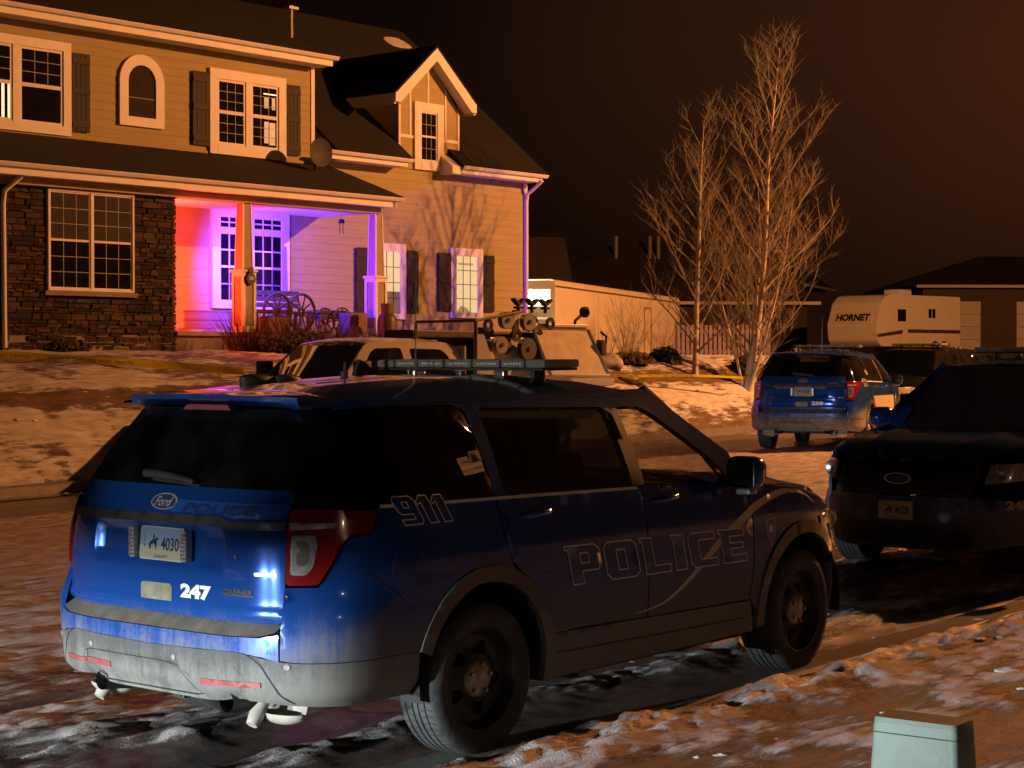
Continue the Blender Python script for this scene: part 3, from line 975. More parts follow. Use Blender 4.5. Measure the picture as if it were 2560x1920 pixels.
    lowp = [(-1.43, .345), (-1.12, .345), (-.80, .372), (-.62, .388), (-.33, .360), (.33, .360), (.50, .374), (.62, .388), (.80, .372), (1.12, .345), (1.43, .345),
            (UX(-.45), .548), (1.10, .556), (.80, .568), (.70, .580), (.64, .592), (.55, .604), (.30, .598), (0, .592), (-.30, .598), (-.55, .604), (-.64, .592), (-.70, .580), (-.80, .568), (-1.10, .556), (-UX(-.45), .548)]
    low = p('bumper_cladding', lowp, CLAD, bump, step=.032, off=low_off, thick=.05)
    band_mesh('inset_edge_line', [ins], .004, lambda a, b: tuple(np.array(S(a, b))+np.array((-bump_off(a, b)-.004+.05*float(smooth01(.43, .345, b)), 0, 0))), DARKMETAL, bump, 0)  # dark line stands in for shade along the inset edge
    # the swept edge between centre and corner of the lower bumper
    for sgn in (-1, 1):
        pth = spline([(sgn*.60, .598), (sgn*.66, .560), (sgn*.70, .50), (sgn*.74, .44), (sgn*.80, .385)], k=4)
        rp = strip_poly(pth, .006)
        if sgn < 0: rp = rp[::-1]
        p('bumper_seam', rp, DARKMETAL, bump, off=lambda u, z: low_off(u, z)+.002, step=.03)
        rf = [(sgn*.335, .446), (sgn*.665, .456), (sgn*.665, .478), (sgn*.335, .470)]
        p('reflector', rf if sgn > 0 else rf[::-1], PINKREFL, bump, off=lambda u, z: low_off(u, z)+.006, thick=.01, step=.04)
    for u, z in ((-.44, .548), (.16, .545), (.775, .553), (-.775, .553)):
        p('parking_sensor', [(u+.013*math.cos(a), z+.013*math.sin(a)) for a in np.linspace(0, 6.283, 14, endpoint=False)], CLEARLENS, bump, off=lambda a, b: low_off(a, b)+.005, thick=.006, step=.012)
    for sgn in (-1, 1):
        # exhaust: down-turned tip, dished cream guard beside it
        m2 = MB(); m2.tube([(-.85, sgn*.44, .34), (-1.06, sgn*.44, .36), (-1.125, sgn*.44, .362)], [.05, .05, .046], 14, caps=False)
        m2.build('exhaust_pipe', TRIM, car, auto=60)
        m2 = MB(); m2.tube([(-.98, sgn*.53, .345), (-1.035, sgn*.535, .30), (-1.065, sgn*.537, .262)], [.024, .036, .027], 14); m2.build('exhaust_tip', CREAM, car, auto=50)
        m2 = MB()
        prof = [(.135*math.sin(a), -.062*math.cos(a)) for a in np.linspace(0.02, 1.5, 8)]
        n = 24; V = []; F = []
        for r, d in prof:
            for k in range(n):
                a = 2*math.pi*k/n
                V.append((-.93+r*.62*math.cos(a), sgn*.60+r*1.05*math.sin(a), .315+d+(.05 if math.cos(a) > .2 else 0)*r/.135))
        for i in range(len(prof)-1):
            for k in range(n): F.append((i*n+k, i*n+(k+1) % n, (i+1)*n+(k+1) % n, (i+1)*n+k))
        m2.add(V, F); m2.build('exhaust_guard', CREAM, car, auto=60)
    m2 = MB(); m2.box((-1.03, -.04, .315), (-.86, .04, .37), .006); hb = m2.build('hitch_receiver', TRIM, car)
    m2 = MB(); m2.box((-1.036, -.026, .325), (-1.02, .026, .360)); m2.build('hitch_socket', DARKMETAL, hb)
    # ---- sides (right built, left mirrored)
    def both(nm, poly, m, par=car, **k):
        o = p(nm, poly, m, par, **k)
        pr = par
        return o, mirror_y(o, pr if pr is car else None)
    ra_out = [q for q in arc(RA[0], RA[1], RO, 68, 161, 18)]
    quarter = [(.748, .580), (.757, .80), (.762, .885), (.912, .885), (.975, .98), (1.022, 1.062), (1.056, 1.091), (1.176, 1.106), (1.206, 1.195), (1.206, 1.215)] + \
              [(UX(.12), 1.213), (UX(.15), 1.05)] + XZ(ra_out) + [(1.10, .560), (.80, .572)]
    def q_off(u, z):
        return bump_off(u, z)*float(smooth01(.90, .70, z))
    q1 = p('quarter_panel', quarter, BLUE, off=q_off, thick=.025, step=.05)
    q2 = mirror_y(q1, car)
    for q_, sg in ((q1, 1), (q2, -1)):
        sm_ = p('bumper_joint', strip_poly(spline([(.95, .958), (1.10, .945), (1.26, .86), (1.41, .745)], k=5), .005), DARKMETAL, q_, off=lambda u, z: q_off(u, z)+.001, step=.03)
        if sg < 0:
            for v in sm_.data.vertices: v.co.y = -v.co.y
            sm_.data.flip_normals()
    fd = [(1.386+.112*math.cos(a), .936+.104*math.sin(a)) for a in np.linspace(0, 6.283, 40, endpoint=False)]
    f_ = p('fuel_door', [(1.386+(a-1.386)*.965, .936+(b-.936)*.965) for a, b in fd], BLUE, q1, off=lambda u, z: q_off(u, z)+.004, thick=.006, step=.05)
    band_mesh('fuel_door_gap', [fd], .004, lambda a, b: tuple(np.array(S(a, b))+np.array((0, -.0015-q_off(a, b), 0))), DARKMETAL, q1, 0)
    # doors
    sill_z = .505
    rdoor = XZ([(.30, .825), (.21, .90), (.16, 1.05), (.13, 1.213), (1.302, 1.182), (1.312, 1.0), (1.314, .70), (1.310, sill_z), (.545, .525)]) + XZ([(RA[0]+.51*math.cos(math.radians(a)), RA[1]+.51*math.sin(math.radians(a))) for a in (20, 30, 40, 50)])
    rd = p('rear_door', rdoor, BLUE, thick=.025, step=.06); rd2 = mirror_y(rd, car)
    fdoor = XZ([(1.322, sill_z), (1.324, .70), (1.322, 1.0), (1.312, 1.182), (2.20, 1.165), (2.28, 1.10), (2.33, 1.0), (2.335, .70), (2.30, .49)])
    fdr = p('front_door', fdoor, BLUE, thick=.025, step=.06); fdr2 = mirror_y(fdr, car)
    fa_out = [(FA[0]+RO*math.cos(math.radians(a)), FA[1]+RO*math.sin(math.radians(a))) for a in np.linspace(176, 42, 22)]
    fend = XZ([(2.312, .49), (2.346, .70), (2.342, 1.0), (2.29, 1.105), (2.21, 1.165)]) + [(UF+.0, 1.095), (UF+.25, 1.06), (UF+.45, 1.01), (UF+.56, .965), (UF+.60, .86), (UF+.62, .62), (UX(FA[0]+.40) if FA[0]+.40 < XN else UF+.44, .70)] + \
           [(U0+x if x < XN else UF+(x-XN), z) for x, z in fa_out[::-1][2:]]
    fe = p('fender', fend, BLUE, thick=.025, step=.05); fe2 = mirror_y(fe, car)
    # flares and rocker
    def ring(c, a0, a1, zmin):
        o_ = [(c[0]+RO*math.cos(math.radians(a)), c[1]+RO*math.sin(math.radians(a))) for a in np.linspace(a0, a1, 26)]
        i_ = [(c[0]+RI*math.cos(math.radians(a)), c[1]+RI*math.sin(math.radians(a))) for a in np.linspace(a1, a0, 26)]
        return [(UX(x) if x < XN else UF+(x-XN)*1.02, max(z, zmin)) for x, z in o_+i_]
    for c, a0, a1 in ((RA, -12, 161), (FA, 38, 188)):
        fl = p('wheel_arch_trim', ring(c, a0, a1, .29), CLAD, off=.012, thick=.035, step=.045)
        mirror_y(fl, car)
    rock = p('rocker_trim', XZ([(.535, .515), (.52, .35), (.46, .29), (2.37, .30), (2.31, .48), (1.30, .50)]), CLAD, off=.004, thick=.05, step=.07); mirror_y(rock, car)
    rg = p('rocker_groove', strip_poly([(UX(.56), .415), (UX(1.4), .40), (UX(2.27), .39)], .006), DARKMETAL, rock, off=.006, step=.08)
    # ---- glass
    qw = p('quarter_window', [(.818, 1.32), (.848, 1.451), (.903, 1.57), (.958, 1.646), (UX(.07), 1.641), (UX(.115), 1.622), (UX(.125), 1.222), (1.22, 1.224), (.81, 1.24)], GLASS_DARK, thick=.02, step=.08); mirror_y(qw, car)
    rdw = p('rear_door_window', rounded(XZ([(.20, 1.222), (1.215, 1.196), (1.225, 1.60), (.24, 1.625)]), .04), GLASS_DARK, thick=.01, step=.10); mirror_y(rdw, car)
    fw = rounded(XZ([(1.335, 1.196), (2.13, 1.178), (2.02, 1.29), (1.63, 1.555), (1.54, 1.594), (1.345, 1.598)]), .03)
    fdw = p('front_door_window', fw, GLASS_CLEAR, thick=.006, step=.10); mirror_y(fdw, car)
    # window frames and pillars: everything above the belt that is not glass
    frame_o = XZ([(.130, 1.215), (1.31, 1.184), (2.205, 1.168), (2.25, 1.20), (2.20, 1.325), (1.95, 1.49), (1.745, 1.64), (1.69, 1.690), (1.3, 1.690), (.5, 1.690)]) + [(UX(.07), 1.690), (.985, 1.688), (.950, 1.652), (UX(.06), 1.650), (UX(.13), 1.622)]
    hole1 = rounded(XZ([(.195, 1.219), (1.22, 1.193), (1.23, 1.604), (.235, 1.629)]), .04)
    fr_ = p('window_frame', frame_o, BLUE, holes=[hole1, offset_poly(fw, -.004)], thick=.03, step=.07); mirror_y(fr_, car)
    bp_ = p('pillar_cover', XZ([(1.226, 1.20), (1.330, 1.198), (1.338, 1.594), (1.236, 1.598)]), TRIM, fr_, off=.003, step=.06)
    # ---- tail lamps
    tl_poly = rounded([(.768, .896), (.905, .896), (.965, .985), (1.014, 1.070), (1.050, 1.098), (1.168, 1.113), (1.198, 1.200), (1.00, 1.214), (.786, 1.220), (.776, 1.10)], .015)
    tl = p('tail_lamp', tl_poly, REDLENS, off=.012, thick=.03, step=.04); tl2 = mirror_y(tl, car)
    for lamp, sg in ((tl, 1), (tl2, -1)):
        parts = [p('reverse_lamp', [(.788, 1.132), (.978, 1.137), (1.000, 1.158), (.788, 1.163)], CLEARLENS, lamp, off=.0155, step=.03),
                 p('turn_lamp', rounded([(.788, .940), (.856, .940), (.886, .972), (.908, 1.07), (.900, 1.108), (.795, 1.110)], .02), CLEARLENS, lamp, off=.0155, step=.03),
                 p('turn_lamp_core', rounded([(.815, .985), (.845, .975), (.868, 1.00), (.872, 1.07), (.860, 1.085), (.822, 1.085)], .012), mat('amber_grey_lens', (0.13, 0.115, 0.09), .25, var=.3), lamp, off=.0175, step=.03)]
        tr_o = rounded([(.788, .940), (.856, .940), (.886, .972), (.908, 1.07), (.900, 1.108), (.795, 1.110)], .02)
        for ins_, wdt in ((.006, .004), (.016, .003)):
            parts.append(band_mesh('lens_ring', [offset_poly(tr_o, ins_)], wdt, S, CHROME, lamp, .0165))
        if sg < 0:
            for o in parts:
                for v in o.data.vertices: v.co.y = -v.co.y
                o.data.flip_normals()
    # ---- roof, spoiler
    def roof_fn(a, b):         # a = x, b = -1..1 across
        ye = np.interp(a, [-.80, -.5, 0.3, 1.3, 1.72], [.655, .69, .70, .70, .665])
        zt = np.interp(a, [-.80, -.4, .3, 1.0, 1.45, 1.72], [1.708, 1.745, 1.775, 1.775, 1.745, 1.700])
        zb = np.interp(a, [-.80, .3, 1.2, 1.72], [1.672, 1.684, 1.684, 1.660])
        rib = .006*(math.exp(-((abs(b)-.42)/.05)**2)+math.exp(-((abs(b)-.12)/.05)**2))*float(smooth01(-.5, -.3, a)*smooth01(1.4, 1.1, a))
        z = zb+(zt-zb)*(1-abs(b)**3.4)+rib
        return (a, b*ye, z)
    roof = sheet('roof', [(-.78, -1), (1.70, -1), (1.72, -.5), (1.74, 0), (1.72, .5), (1.70, 1), (-.78, 1)], roof_fn, BLUE, car, step=.07)
    V = []; F = []
    for sg in (-1, 1):
        k = len(V)
        for i, x in enumerate(np.linspace(-.80, 1.70, 24)):
            pr = roof_fn(x, sg); sd = (x, sg*(.70 if x < 1.4 else .70-.1*(x-1.4)), 1.655)
            V += [pr, (x, pr[1]+sg*.012, pr[2]-.012), (x, sg*float(np.interp(1.66, ZW, WW)), 1.66)]
            if i:
                b0 = k+3*(i-1); b1 = k+3*i
                for j in (0, 1): F.append((b0+j, b0+j+1, b1+j+1, b1+j) if sg > 0 else (b0+j, b1+j, b1+j+1, b0+j+1))
    mesh_obj('roof_edge', V, F, BLUE, roof)
    m2 = MB()
    V = []; n = 21
    for i in range(n):
        b = -1+2*i/(n-1); y = b*.585
        xb = -.890+.07*abs(b)**3; zt = 1.712-.012*b*b
        V += [(-.60, y, roof_fn(-.60, b*.9)[2]+.004), (-.76, y, zt+.014), (xb, y, zt+.002), (xb+.004, y, zt-.022), (-.80, y, zt-.050), (-.70, y, zt-.056)]
    F = []
    for i in range(n-1):
        for j in range(5): F.append((6*i+j, 6*i+j+1, 6*i+7+j, 6*i+6+j))
    F += [(0, 1, 2, 3, 4, 5), tuple(6*(n-1)+j for j in (5, 4, 3, 2, 1, 0))]
    m2.add(V, F); sp = m2.build('spoiler', BLUE, car, auto=40)
    m2 = MB(); m2.prism(rounded([(-.17, 1.640), (.17, 1.640), (.14, 1.664), (-.14, 1.664)], .01), lambda a, b: (-.836+(1.664-b)*-.35, -a-.0, b), lambda a, b: (-.80, -a, b)); m2.build('high_brake_lamp', PINKREFL, sp)
    # ---- windscreen, hood, nose
    def ws_fn(a, b):           # a -1..1 across, b 0 bottom..1 top
        wb, wt = .80, .655
        y = a*(wb+(wt-wb)*b)
        x = (2.62-.30*a*a)*(1-b)+(1.735-.05*a*a)*b
        z = 1.130*(1-b)+(1.690)*b+.03*math.sin(math.pi*b)*(1-a*a*.5)
        return (x, -y, z)
    sheet('windshield', [(-1, 0), (1, 0), (1, 1), (-1, 1)], ws_fn, GLASS_CLEAR, car, step=.12, off=0, flip=False)
    for sg in (-1, 1):
        V = []; F = []
        for i, b in enumerate(np.linspace(0, 1, 10)):
            g = np.array(ws_fn(sg, b)); s_ = np.array(S(UX(2.25+(1.70-2.25)*b), 1.19+(1.690-1.19)*b)); s_[1] *= (1 if sg > 0 else -1)
            mid_ = (g+s_)/2+np.array((.02, (-1 if sg > 0 else 1)*.012, .018))
            V += [tuple(g), tuple(mid_), tuple(s_)]
            if i:
                for j in (0, 1):
                    q = (3*i-3+j, 3*i-2+j, 3*i+1+j, 3*i+j); F.append(q if sg < 0 else tuple(reversed(q)))
        mesh_obj('windshield_pillar', V, F, BLUE, car, smooth=True)
    def hood_fn(a, b):         # a = x, b -1..1
        zc = np.interp(a, [2.25, 2.6, 2.9, 3.2, 3.45, 3.62, 3.72], [1.150, 1.172, 1.160, 1.125, 1.075, 1.010, .945])
        ye = np.interp(a, [2.25, 2.8, 3.2, 3.5, 3.62, 3.72], [.86, .875, .83, .74, .66, .56])
        z = zc-.055*abs(b)**2.2+.016*math.exp(-((abs(b)-.55)/.12)**2)
        return (a-.10*b*b*float(smooth01(3.0, 3.7, a)), b*ye, z)
    hood = sheet('hood', [(2.36, -1), (3.70, -1), (3.72, 0), (3.70, 1), (2.36, 1), (2.52, 0)], hood_fn, BLUE, car, step=.07, thick=.02)
    # shoulder between fender and hood
    for sg in (-1, 1):
        V = []; F = []
        xs = np.linspace(2.20, 3.45, 18)
        for i, x in enumerate(xs):
            u = U0+x if x < XN else UF+(x-XN)*1.06
            zt = float(np.interp(x, [2.2, 2.75, 3.0, 3.2, 3.36, 3.45], [1.160, 1.092, 1.056, 1.01, .965, .94]))
            s_ = np.array(S(u, zt)); h_ = np.array(hood_fn(min(x+.10, 3.70), -1)); h_ = np.array((s_[0], h_[1], h_[2]))
            m_ = np.array((s_[0], s_[1]*.55+h_[1]*.45, max(s_[2], h_[2])*.7+min(s_[2], h_[2])*.3))
            m_[1] = s_[1]+(h_[1]-s_[1])*.35; m_[2] = s_[2]+(h_[2]-s_[2])*.72
            for q in (s_, m_, h_): V.append((q[0], q[1]*sg, q[2]))
            if i:
                for j in (0, 1):
                    q = (3*i-3+j, 3*i+j, 3*i+1+j, 3*i-2+j); F.append(q if sg > 0 else tuple(reversed(q)))
        mesh_obj('fender_shoulder', V, F, BLUE, car, smooth=True)
    m2 = MB(); m2.box((2.20, -.80, 1.06), (2.55, .80, 1.12)); m2.build('cowl', TRIM, car)
    fb = sheet('front_bumper', [(UE-1.18, .30), (UE-.6, .235), (UE+.6, .235), (UE+1.18, .30), (UE+1.17, .60), (UE+.60, .66), (UE-.60, .66), (UE-1.17, .60)], S, BLUE, car, step=.07, thick=.04, off=.012)
    sheet('lower_intake', rounded([(UE-.62, .28), (UE+.62, .28), (UE+.55, .44), (UE-.55, .44)], .03), S, TRIM, fb, step=.06, off=.02)
    gr = sheet('grille', rounded([(UE-.60, .67), (UE+.60, .67), (UE+.66, .90), (UE-.66, .90)], .03), S, TRIM, car, step=.07, off=-.01, thick=.03)
    for k in range(3):
        z = .715+.065*k
        sheet('grille_bar', [(UE-.60, z), (UE+.60, z), (UE+.61, z+.028), (UE-.61, z+.028)], S, mat('dark_grille_bar', (.06, .06, .06), .4, .5), gr, step=.08, off=.012, thick=.02)
    el2 = [(.115*math.cos(a), .045*math.sin(a)) for a in np.linspace(0, 2*math.pi, 36, endpoint=False)]
    def OF(d): return lambda a, b: (3.815+d, a, .795+b)
    m2 = MB(); m2.prism(el2, OF(.022), OF(-.02)); fbd = m2.build('oval_badge', CHROME, gr)
    m2 = MB(); m2.prism([(a*.92, b*.88) for a, b in el2], OF(.024), OF(.01)); m2.build('badge_field', NAVY, fbd)
    for sg in (-1, 1):
        hl = sheet('headlamp', rounded([(UE+sg*.68, .76), (UE+sg*1.16, .80), (UE+sg*1.20, .93), (UE+sg*.72, .915)][::(1 if sg > 0 else -1)], .03), S, CLEARLENS, car, step=.05, off=.008, thick=.03)
        m2 = MB(); c0 = np.array(S(UE+sg*.80, .845)); m2.lathe([(.0001, .0), (.04, .004), (.06, .014)], axis_o=(c0[0]+.012, c0[1], c0[2]), n=20, axis='x'); m2.build('headlamp_bulb', CHROME, hl, auto=50)
        tr_ = sheet('side_marker', rounded([(UE+sg*1.19, .845), (UE+sg*1.33, .855), (UE+sg*1.33, .90), (UE+sg*1.20, .92)][::(1 if sg > 0 else -1)], .01), S, CLEARLENS, car, step=.04, off=.01, thick=.01)
    # ---- mirrors, handles
    for sg in (-1, 1):
        m2 = MB(); 
        V = []; F = []; n = 18
        for i, (xx, sc_) in enumerate(((2.055, .90), (2.075, 1.0), (2.13, .98), (2.18, .82), (2.215, .50), (2.225, .02))):
            for k in range(n):
                a = 2*math.pi*k/n; cx_ = abs(math.cos(a))**.55*(1 if math.cos(a) > 0 else -1); cz_ = abs(math.sin(a))**.55*(1 if math.sin(a) > 0 else -1)
                V.append((xx, sg*(1.085+.105*sc_*cx_), 1.222+.092*sc_*cz_))
        for i in range(5):
            for k in range(n): F.append((i*n+k, i*n+(k+1) % n, (i+1)*n+(k+1) % n, (i+1)*n+k))
        m2.add(V, F); mi = m2.build('mirror', BLUE, car, auto=60)
        m2 = MB(); m2.box((2.052, sg*1.00, 1.15), (2.060, sg*1.17, 1.295), .003); m2.build('mirror_glass', mat('mirror_glass', (.06, .06, .06), .1, .8), mi)
        m2 = MB(); m2.box((2.09, sg*.90, 1.14), (2.18, sg*1.03, 1.18), .01); m2.build('mirror_arm', TRIM, mi)
        m2 = MB(); m2.box((2.07, sg*1.03, 1.100), (2.15, sg*1.13, 1.132), .012); m2.build('mirror_light', CLEARLENS, mi)
        for x, dr in ((.415, (rd, rd2)), (1.50, (fdr, fdr2))):
            y = float(np.interp(1.11, ZW, WW))
            m2 = MB(); m2.tube([(x-.10, sg*(y-.005), 1.108), (x-.08, sg*(y+.03), 1.112), (x+.06, sg*(y+.034), 1.122), (x+.095, sg*(y-.002), 1.124)], [.012, .016, .016, .012], 8)
            m2.build('door_handle', BLUE, dr[0 if sg < 0 else 1], auto=60)
    # ---- livery on both sides
    letters = word_loops('POLICE', [1, 1.0, .88, .46, .92, .92], [(UX(.644), .736), (UX(2.263), .711), (UX(2.222), .902), (UX(.593), .937)], .09)
    nine = word_loops('911', [1.05, .72, .72], [(1.370, 1.123), (1.700, 1.121), (1.625, 1.250), (1.270, 1.258)], .02)
    sw = spline([(1.19, .537), (1.31, .541), (1.47, .567), (1.63, .632), (1.764, .705), (1.875, .775), (1.98, .835), (2.15, .912), (2.37, 1.010), (2.60, 1.066), (2.74, 1.078)], k=4)
    wd = np.interp(np.linspace(0, 1, len(sw)), [0, .15, .45, .7, .9, 1], [.003, .010, .036, .052, .040, .022])
    def deco(par_sg):
        o_ = []
        o_.append(p('side_swoosh', strip_poly([(UX(x), z) for x, z in sw], list(wd)), SWOOSH, car, off=.0018, step=.05))
        o_.append(p('side_swoosh', strip_poly([(UF-.012, 1.074), (UF+.12, 1.066), (UF+.24, 1.040), (UF+.33, .99)], [.022, .020, .016, .008]), SWOOSH, car, off=.0018, step=.05))
        for lp in letters:
            o_.append(p('side_letter', lp[0], BLUE, car, holes=lp[1:], off=.0030, step=.08))
            o_.append(band_mesh('side_letter_outline', lp, .0062, S, GREYV, car, .0042))
        for lp in nine:
            o_.append(p('side_number', lp[0], BLUE, car, holes=lp[1:], off=.0030, step=.08))
            o_.append(band_mesh('side_number_outline', lp, .0050, S, GREYV, car, .0042))
        o_.append(p('belt_stripe', strip_poly([(1.219, 1.219), (1.30, 1.217)], .014), GREYV, car, off=.003, step=.05))
        o_.append(p('belt_stripe', strip_poly([(1.640, 1.211), (2.30, 1.200), (3.15, 1.183)], .015), GREYV, car, off=.006, step=.05))
        shield = [(0, -.095), (.035, -.045), (.055, .01), (.050, .065), (.028, .085), (0, .092), (-.028, .085), (-.050, .065), (-.055, .01), (-.035, -.045)]
        bx = [(UX(2.52)+a, .865+b) for a, b in shield]
        o_.append(band_mesh('shield_outline', [bx, [(UX(2.52)+a*.72, .869+b*.72) for a, b in shield]], .0045, S, GREYV, car, .003))
        o_.append(p('shield_centre', [(UX(2.52)+.022*math.cos(a), .872+.026*math.sin(a)) for a in np.linspace(0, 6.283, 16, endpoint=False)], GREYV, car, off=.003, step=.02))
        if par_sg > 0:
            for o in o_:
                for v in o.data.vertices: v.co.y = -v.co.y
                o.data.flip_normals()
        return o_
    deco(-1)
    # small flag sticker on the rear side glass
    fl_c = (UX(.03), 1.365)
    for r_ in range(6):
        mt = mat('flag_red', (.30, .05, .05), .5) if r_ % 2 == 0 else mat('flag_white', (.55, .50, .48), .5)
        p('flag_sticker', [(fl_c[0]-.08+.004*r_, 1.40-.0135*(r_+1)), (fl_c[0]+.075, 1.415-.0135*(r_+1)), (fl_c[0]+.075, 1.4285-.0135*(r_+1)), (fl_c[0]-.08+.004*r_, 1.4135-.0135*(r_+1))], mt, qw, off=.003, step=.06)
    p('flag_sticker', [(fl_c[0]+.0, 1.378), (fl_c[0]+.077, 1.384), (fl_c[0]+.077, 1.432), (fl_c[0]+.0, 1.426)], mat('flag_blue', (.05, .06, .16), .5), qw, off=.0042, step=.06)
    # ---- underside, wheel wells, interior
    m2 = MB(); m2.box((-.62, -.62, .30), (3.60, .62, .44)); m2.box((.52, -.90, .27), (2.36, .90, .40)); m2.build('underbody', DARKMETAL, car)
    for c in (RA, FA):
        for sg in (-1, 1):
            V = []; F = []
            ang = np.linspace(-10, 190, 22)
            for i, a in enumerate(ang):
                a = math.radians(a)
                for y in (.60, .955): V.append((c[0]+.455*math.cos(a), sg*y, c[1]+.455*math.sin(a)))
                if i: F.append((2*i-2, 2*i-1, 2*i+1, 2*i))
            k = len(V); V.append((c[0], sg*.60, c[1]))
            F += [(2*i, 2*i+2, k) for i in range(len(ang)-1)]
            mesh_obj('wheel_well', V, F, DARKMETAL, car)
    m2 = MB(); m2.box((-.95, -.80, .60), (2.35, .80, .64)); m2.box((-.98, -.72, .62), (-.94, .72, 1.12)); m2.build('cabin_floor', INTER, car)
    def seat(x, y, w):
        m2 = MB(); m2.box((x-.02, y-w/2, .66), (x+.50, y+w/2, .84), .05)
        m2.prism([(-.05, .80), (.10, .82), (-.08, 1.36), (-.20, 1.34)], lambda a, b: (x+a, y-w/2, b), lambda a, b: (x+a, y+w/2, b))
        for yy in ([y] if w < .7 else [y-.4, y+.4]): m2.box((x-.20, yy-.13, 1.37), (x-.09, yy+.13, 1.53), .03)
        m2.build('seat', INTER, car)
    seat(1.28, .38, .50); seat(1.28, -.38, .50); seat(.28, 0, 1.30)
    m2 = MB(); m2.box((.82, -.74, .66), (.85, .74, 1.55)); m2.build('partition', INTER, car)
    m2 = MB(); m2.prism([(1.98, .64), (2.55, .64), (2.55, 1.10), (2.15, 1.135), (1.98, 1.02)], lambda a, b: (a, -.78, b), lambda a, b: (a, .78, b)); m2.build('dashboard', INTER, car)
    m2 = MB(); cx = np.array((1.86, .38, 1.07)); up = np.array((-.38, 0, .92)); lf = np.array((0, 1, 0))
    rg_ = [tuple(cx+.185*(math.cos(a)*lf+math.sin(a)*up)) for a in np.linspace(0, 2*math.pi, 29)]
    m2.tube(rg_, .017, 8, caps=False); m2.tube([tuple(cx-lf*.18), tuple(cx+lf*.18)], .022, 6); m2.build('steering_wheel', INTER, car)
    m2 = MB(); m2.box((1.70, -.30, 1.02), (1.95, .02, 1.20), .02); m2.tube([(1.83, -.12, .66), (1.83, -.12, 1.05)], .03, 8); m2.build('computer', INTER, car)
    m2 = MB(); m2.box((1.80, -.10, 1.56), (1.84, .12, 1.63), .01); m2.build('rearview_mirror', INTER, car)
    # ---- wheels
    for x, sgs in ((0.0, (-1, 1)), (2.865, (-1, 1))):
        for sg in sgs: wheel_meshes(car, x, sg*.862, sg, steer=(.06 if x > 1 else 0))
    # ---- light bar, pods and aerials
    bar = empty('light_bar', (0, 0, -.020)); bar.parent = car
    X0 = 1.08
    m2 = MB(); m2.box((X0-.15, -.59, 1.818), (X0+.15, .59, 1.832), .004); m2.build('bar_base', TRIM, bar)
    ys = [-.61, -.47, -.30, -.10, .10, .30, .47, .61]
    for i in range(7):
        a, b_ = ys[i]+.006, ys[i+1]-.006
        m2 = MB(); m2.box((X0-.150, a, 1.833), (X0+.150, b_, 1.876), .012)
        md = m2.build('lens_module', BAR_LENS, bar, auto=40)
        if 0 < i < 6:
            m2 = MB(); k = int((b_-a-.03)/.020)
            for j in range(k):
                y = a+.02+j*.020
                m2.box((X0-.1525, y, 1.850), (X0-.1495, y+.011, 1.859))
            tag(m2.build('led_row', LEDW, md), kind='stuff')
    for y in (-.44, .44):
        m2 = MB(); m2.box((X0-.05, y-.012, 1.730), (X0+.05, y+.012, 1.816), .006); m2.build('bar_foot', TRIM, bar)
    for y in (-.30, 0.0, .26):
        m2 = MB(); m2.box((X0-.16, y-.035, 1.782), (X0-.12, y+.035, 1.816), .006); m2.build('work_lamp', CHROME, bar)
    for x, y, sx, sy, hgt in ((-.20, .34, .115, .055, .060), (-.03, .30, .09, .045, .042)):
        m2 = MB()
        prof = [(1, 0), (1, .35), (.88, .75), (.6, .95), (.01, 1.0)]; n = 20; V = []; F = []
        z0 = roof_fn(x, y/.69)[2]-.012
        for r, d in prof:
            for k in range(n):
                a = 2*math.pi*k/n; V.append((x+sx*r*math.cos(a)-(d*.03), y+sy*r*math.sin(a), z0+d*hgt))
        for i in range(len(prof)-1):
            for k in range(n): F.append((i*n+k, i*n+(k+1) % n, (i+1)*n+(k+1) % n, (i+1)*n+k))
        m2.add(V, F); m2.build('aerial_pod', TRIM, car, auto=50)
    m2 = MB(); m2.cyl((.25, .18, 1.768), (.25, .18, 1.80), .022, 12); m2.tube([(.25, .18, 1.80), (.25, .18, 1.85)], .006, 6); m2.build('aerial_base', TRIM, car)
    m2 = MB(); m2.cyl((.62, .02, 1.772), (.62, .02, 1.80), .02, 12); m2.tube([(.62, .02, 1.80), (.622, .02, 2.0), (.63, .02, 2.36)], [.004, .003, .0018], 6); m2.build('whip_aerial', CHROME, car)
    m2 = MB(); m2.prism([(.66, 1.772), (.86, 1.772), (.70, 1.86)], lambda a, b: (a, .505, b), lambda a, b: (a, .535, b)); m2.build('aerial_fin', TRIM, car)
    return car

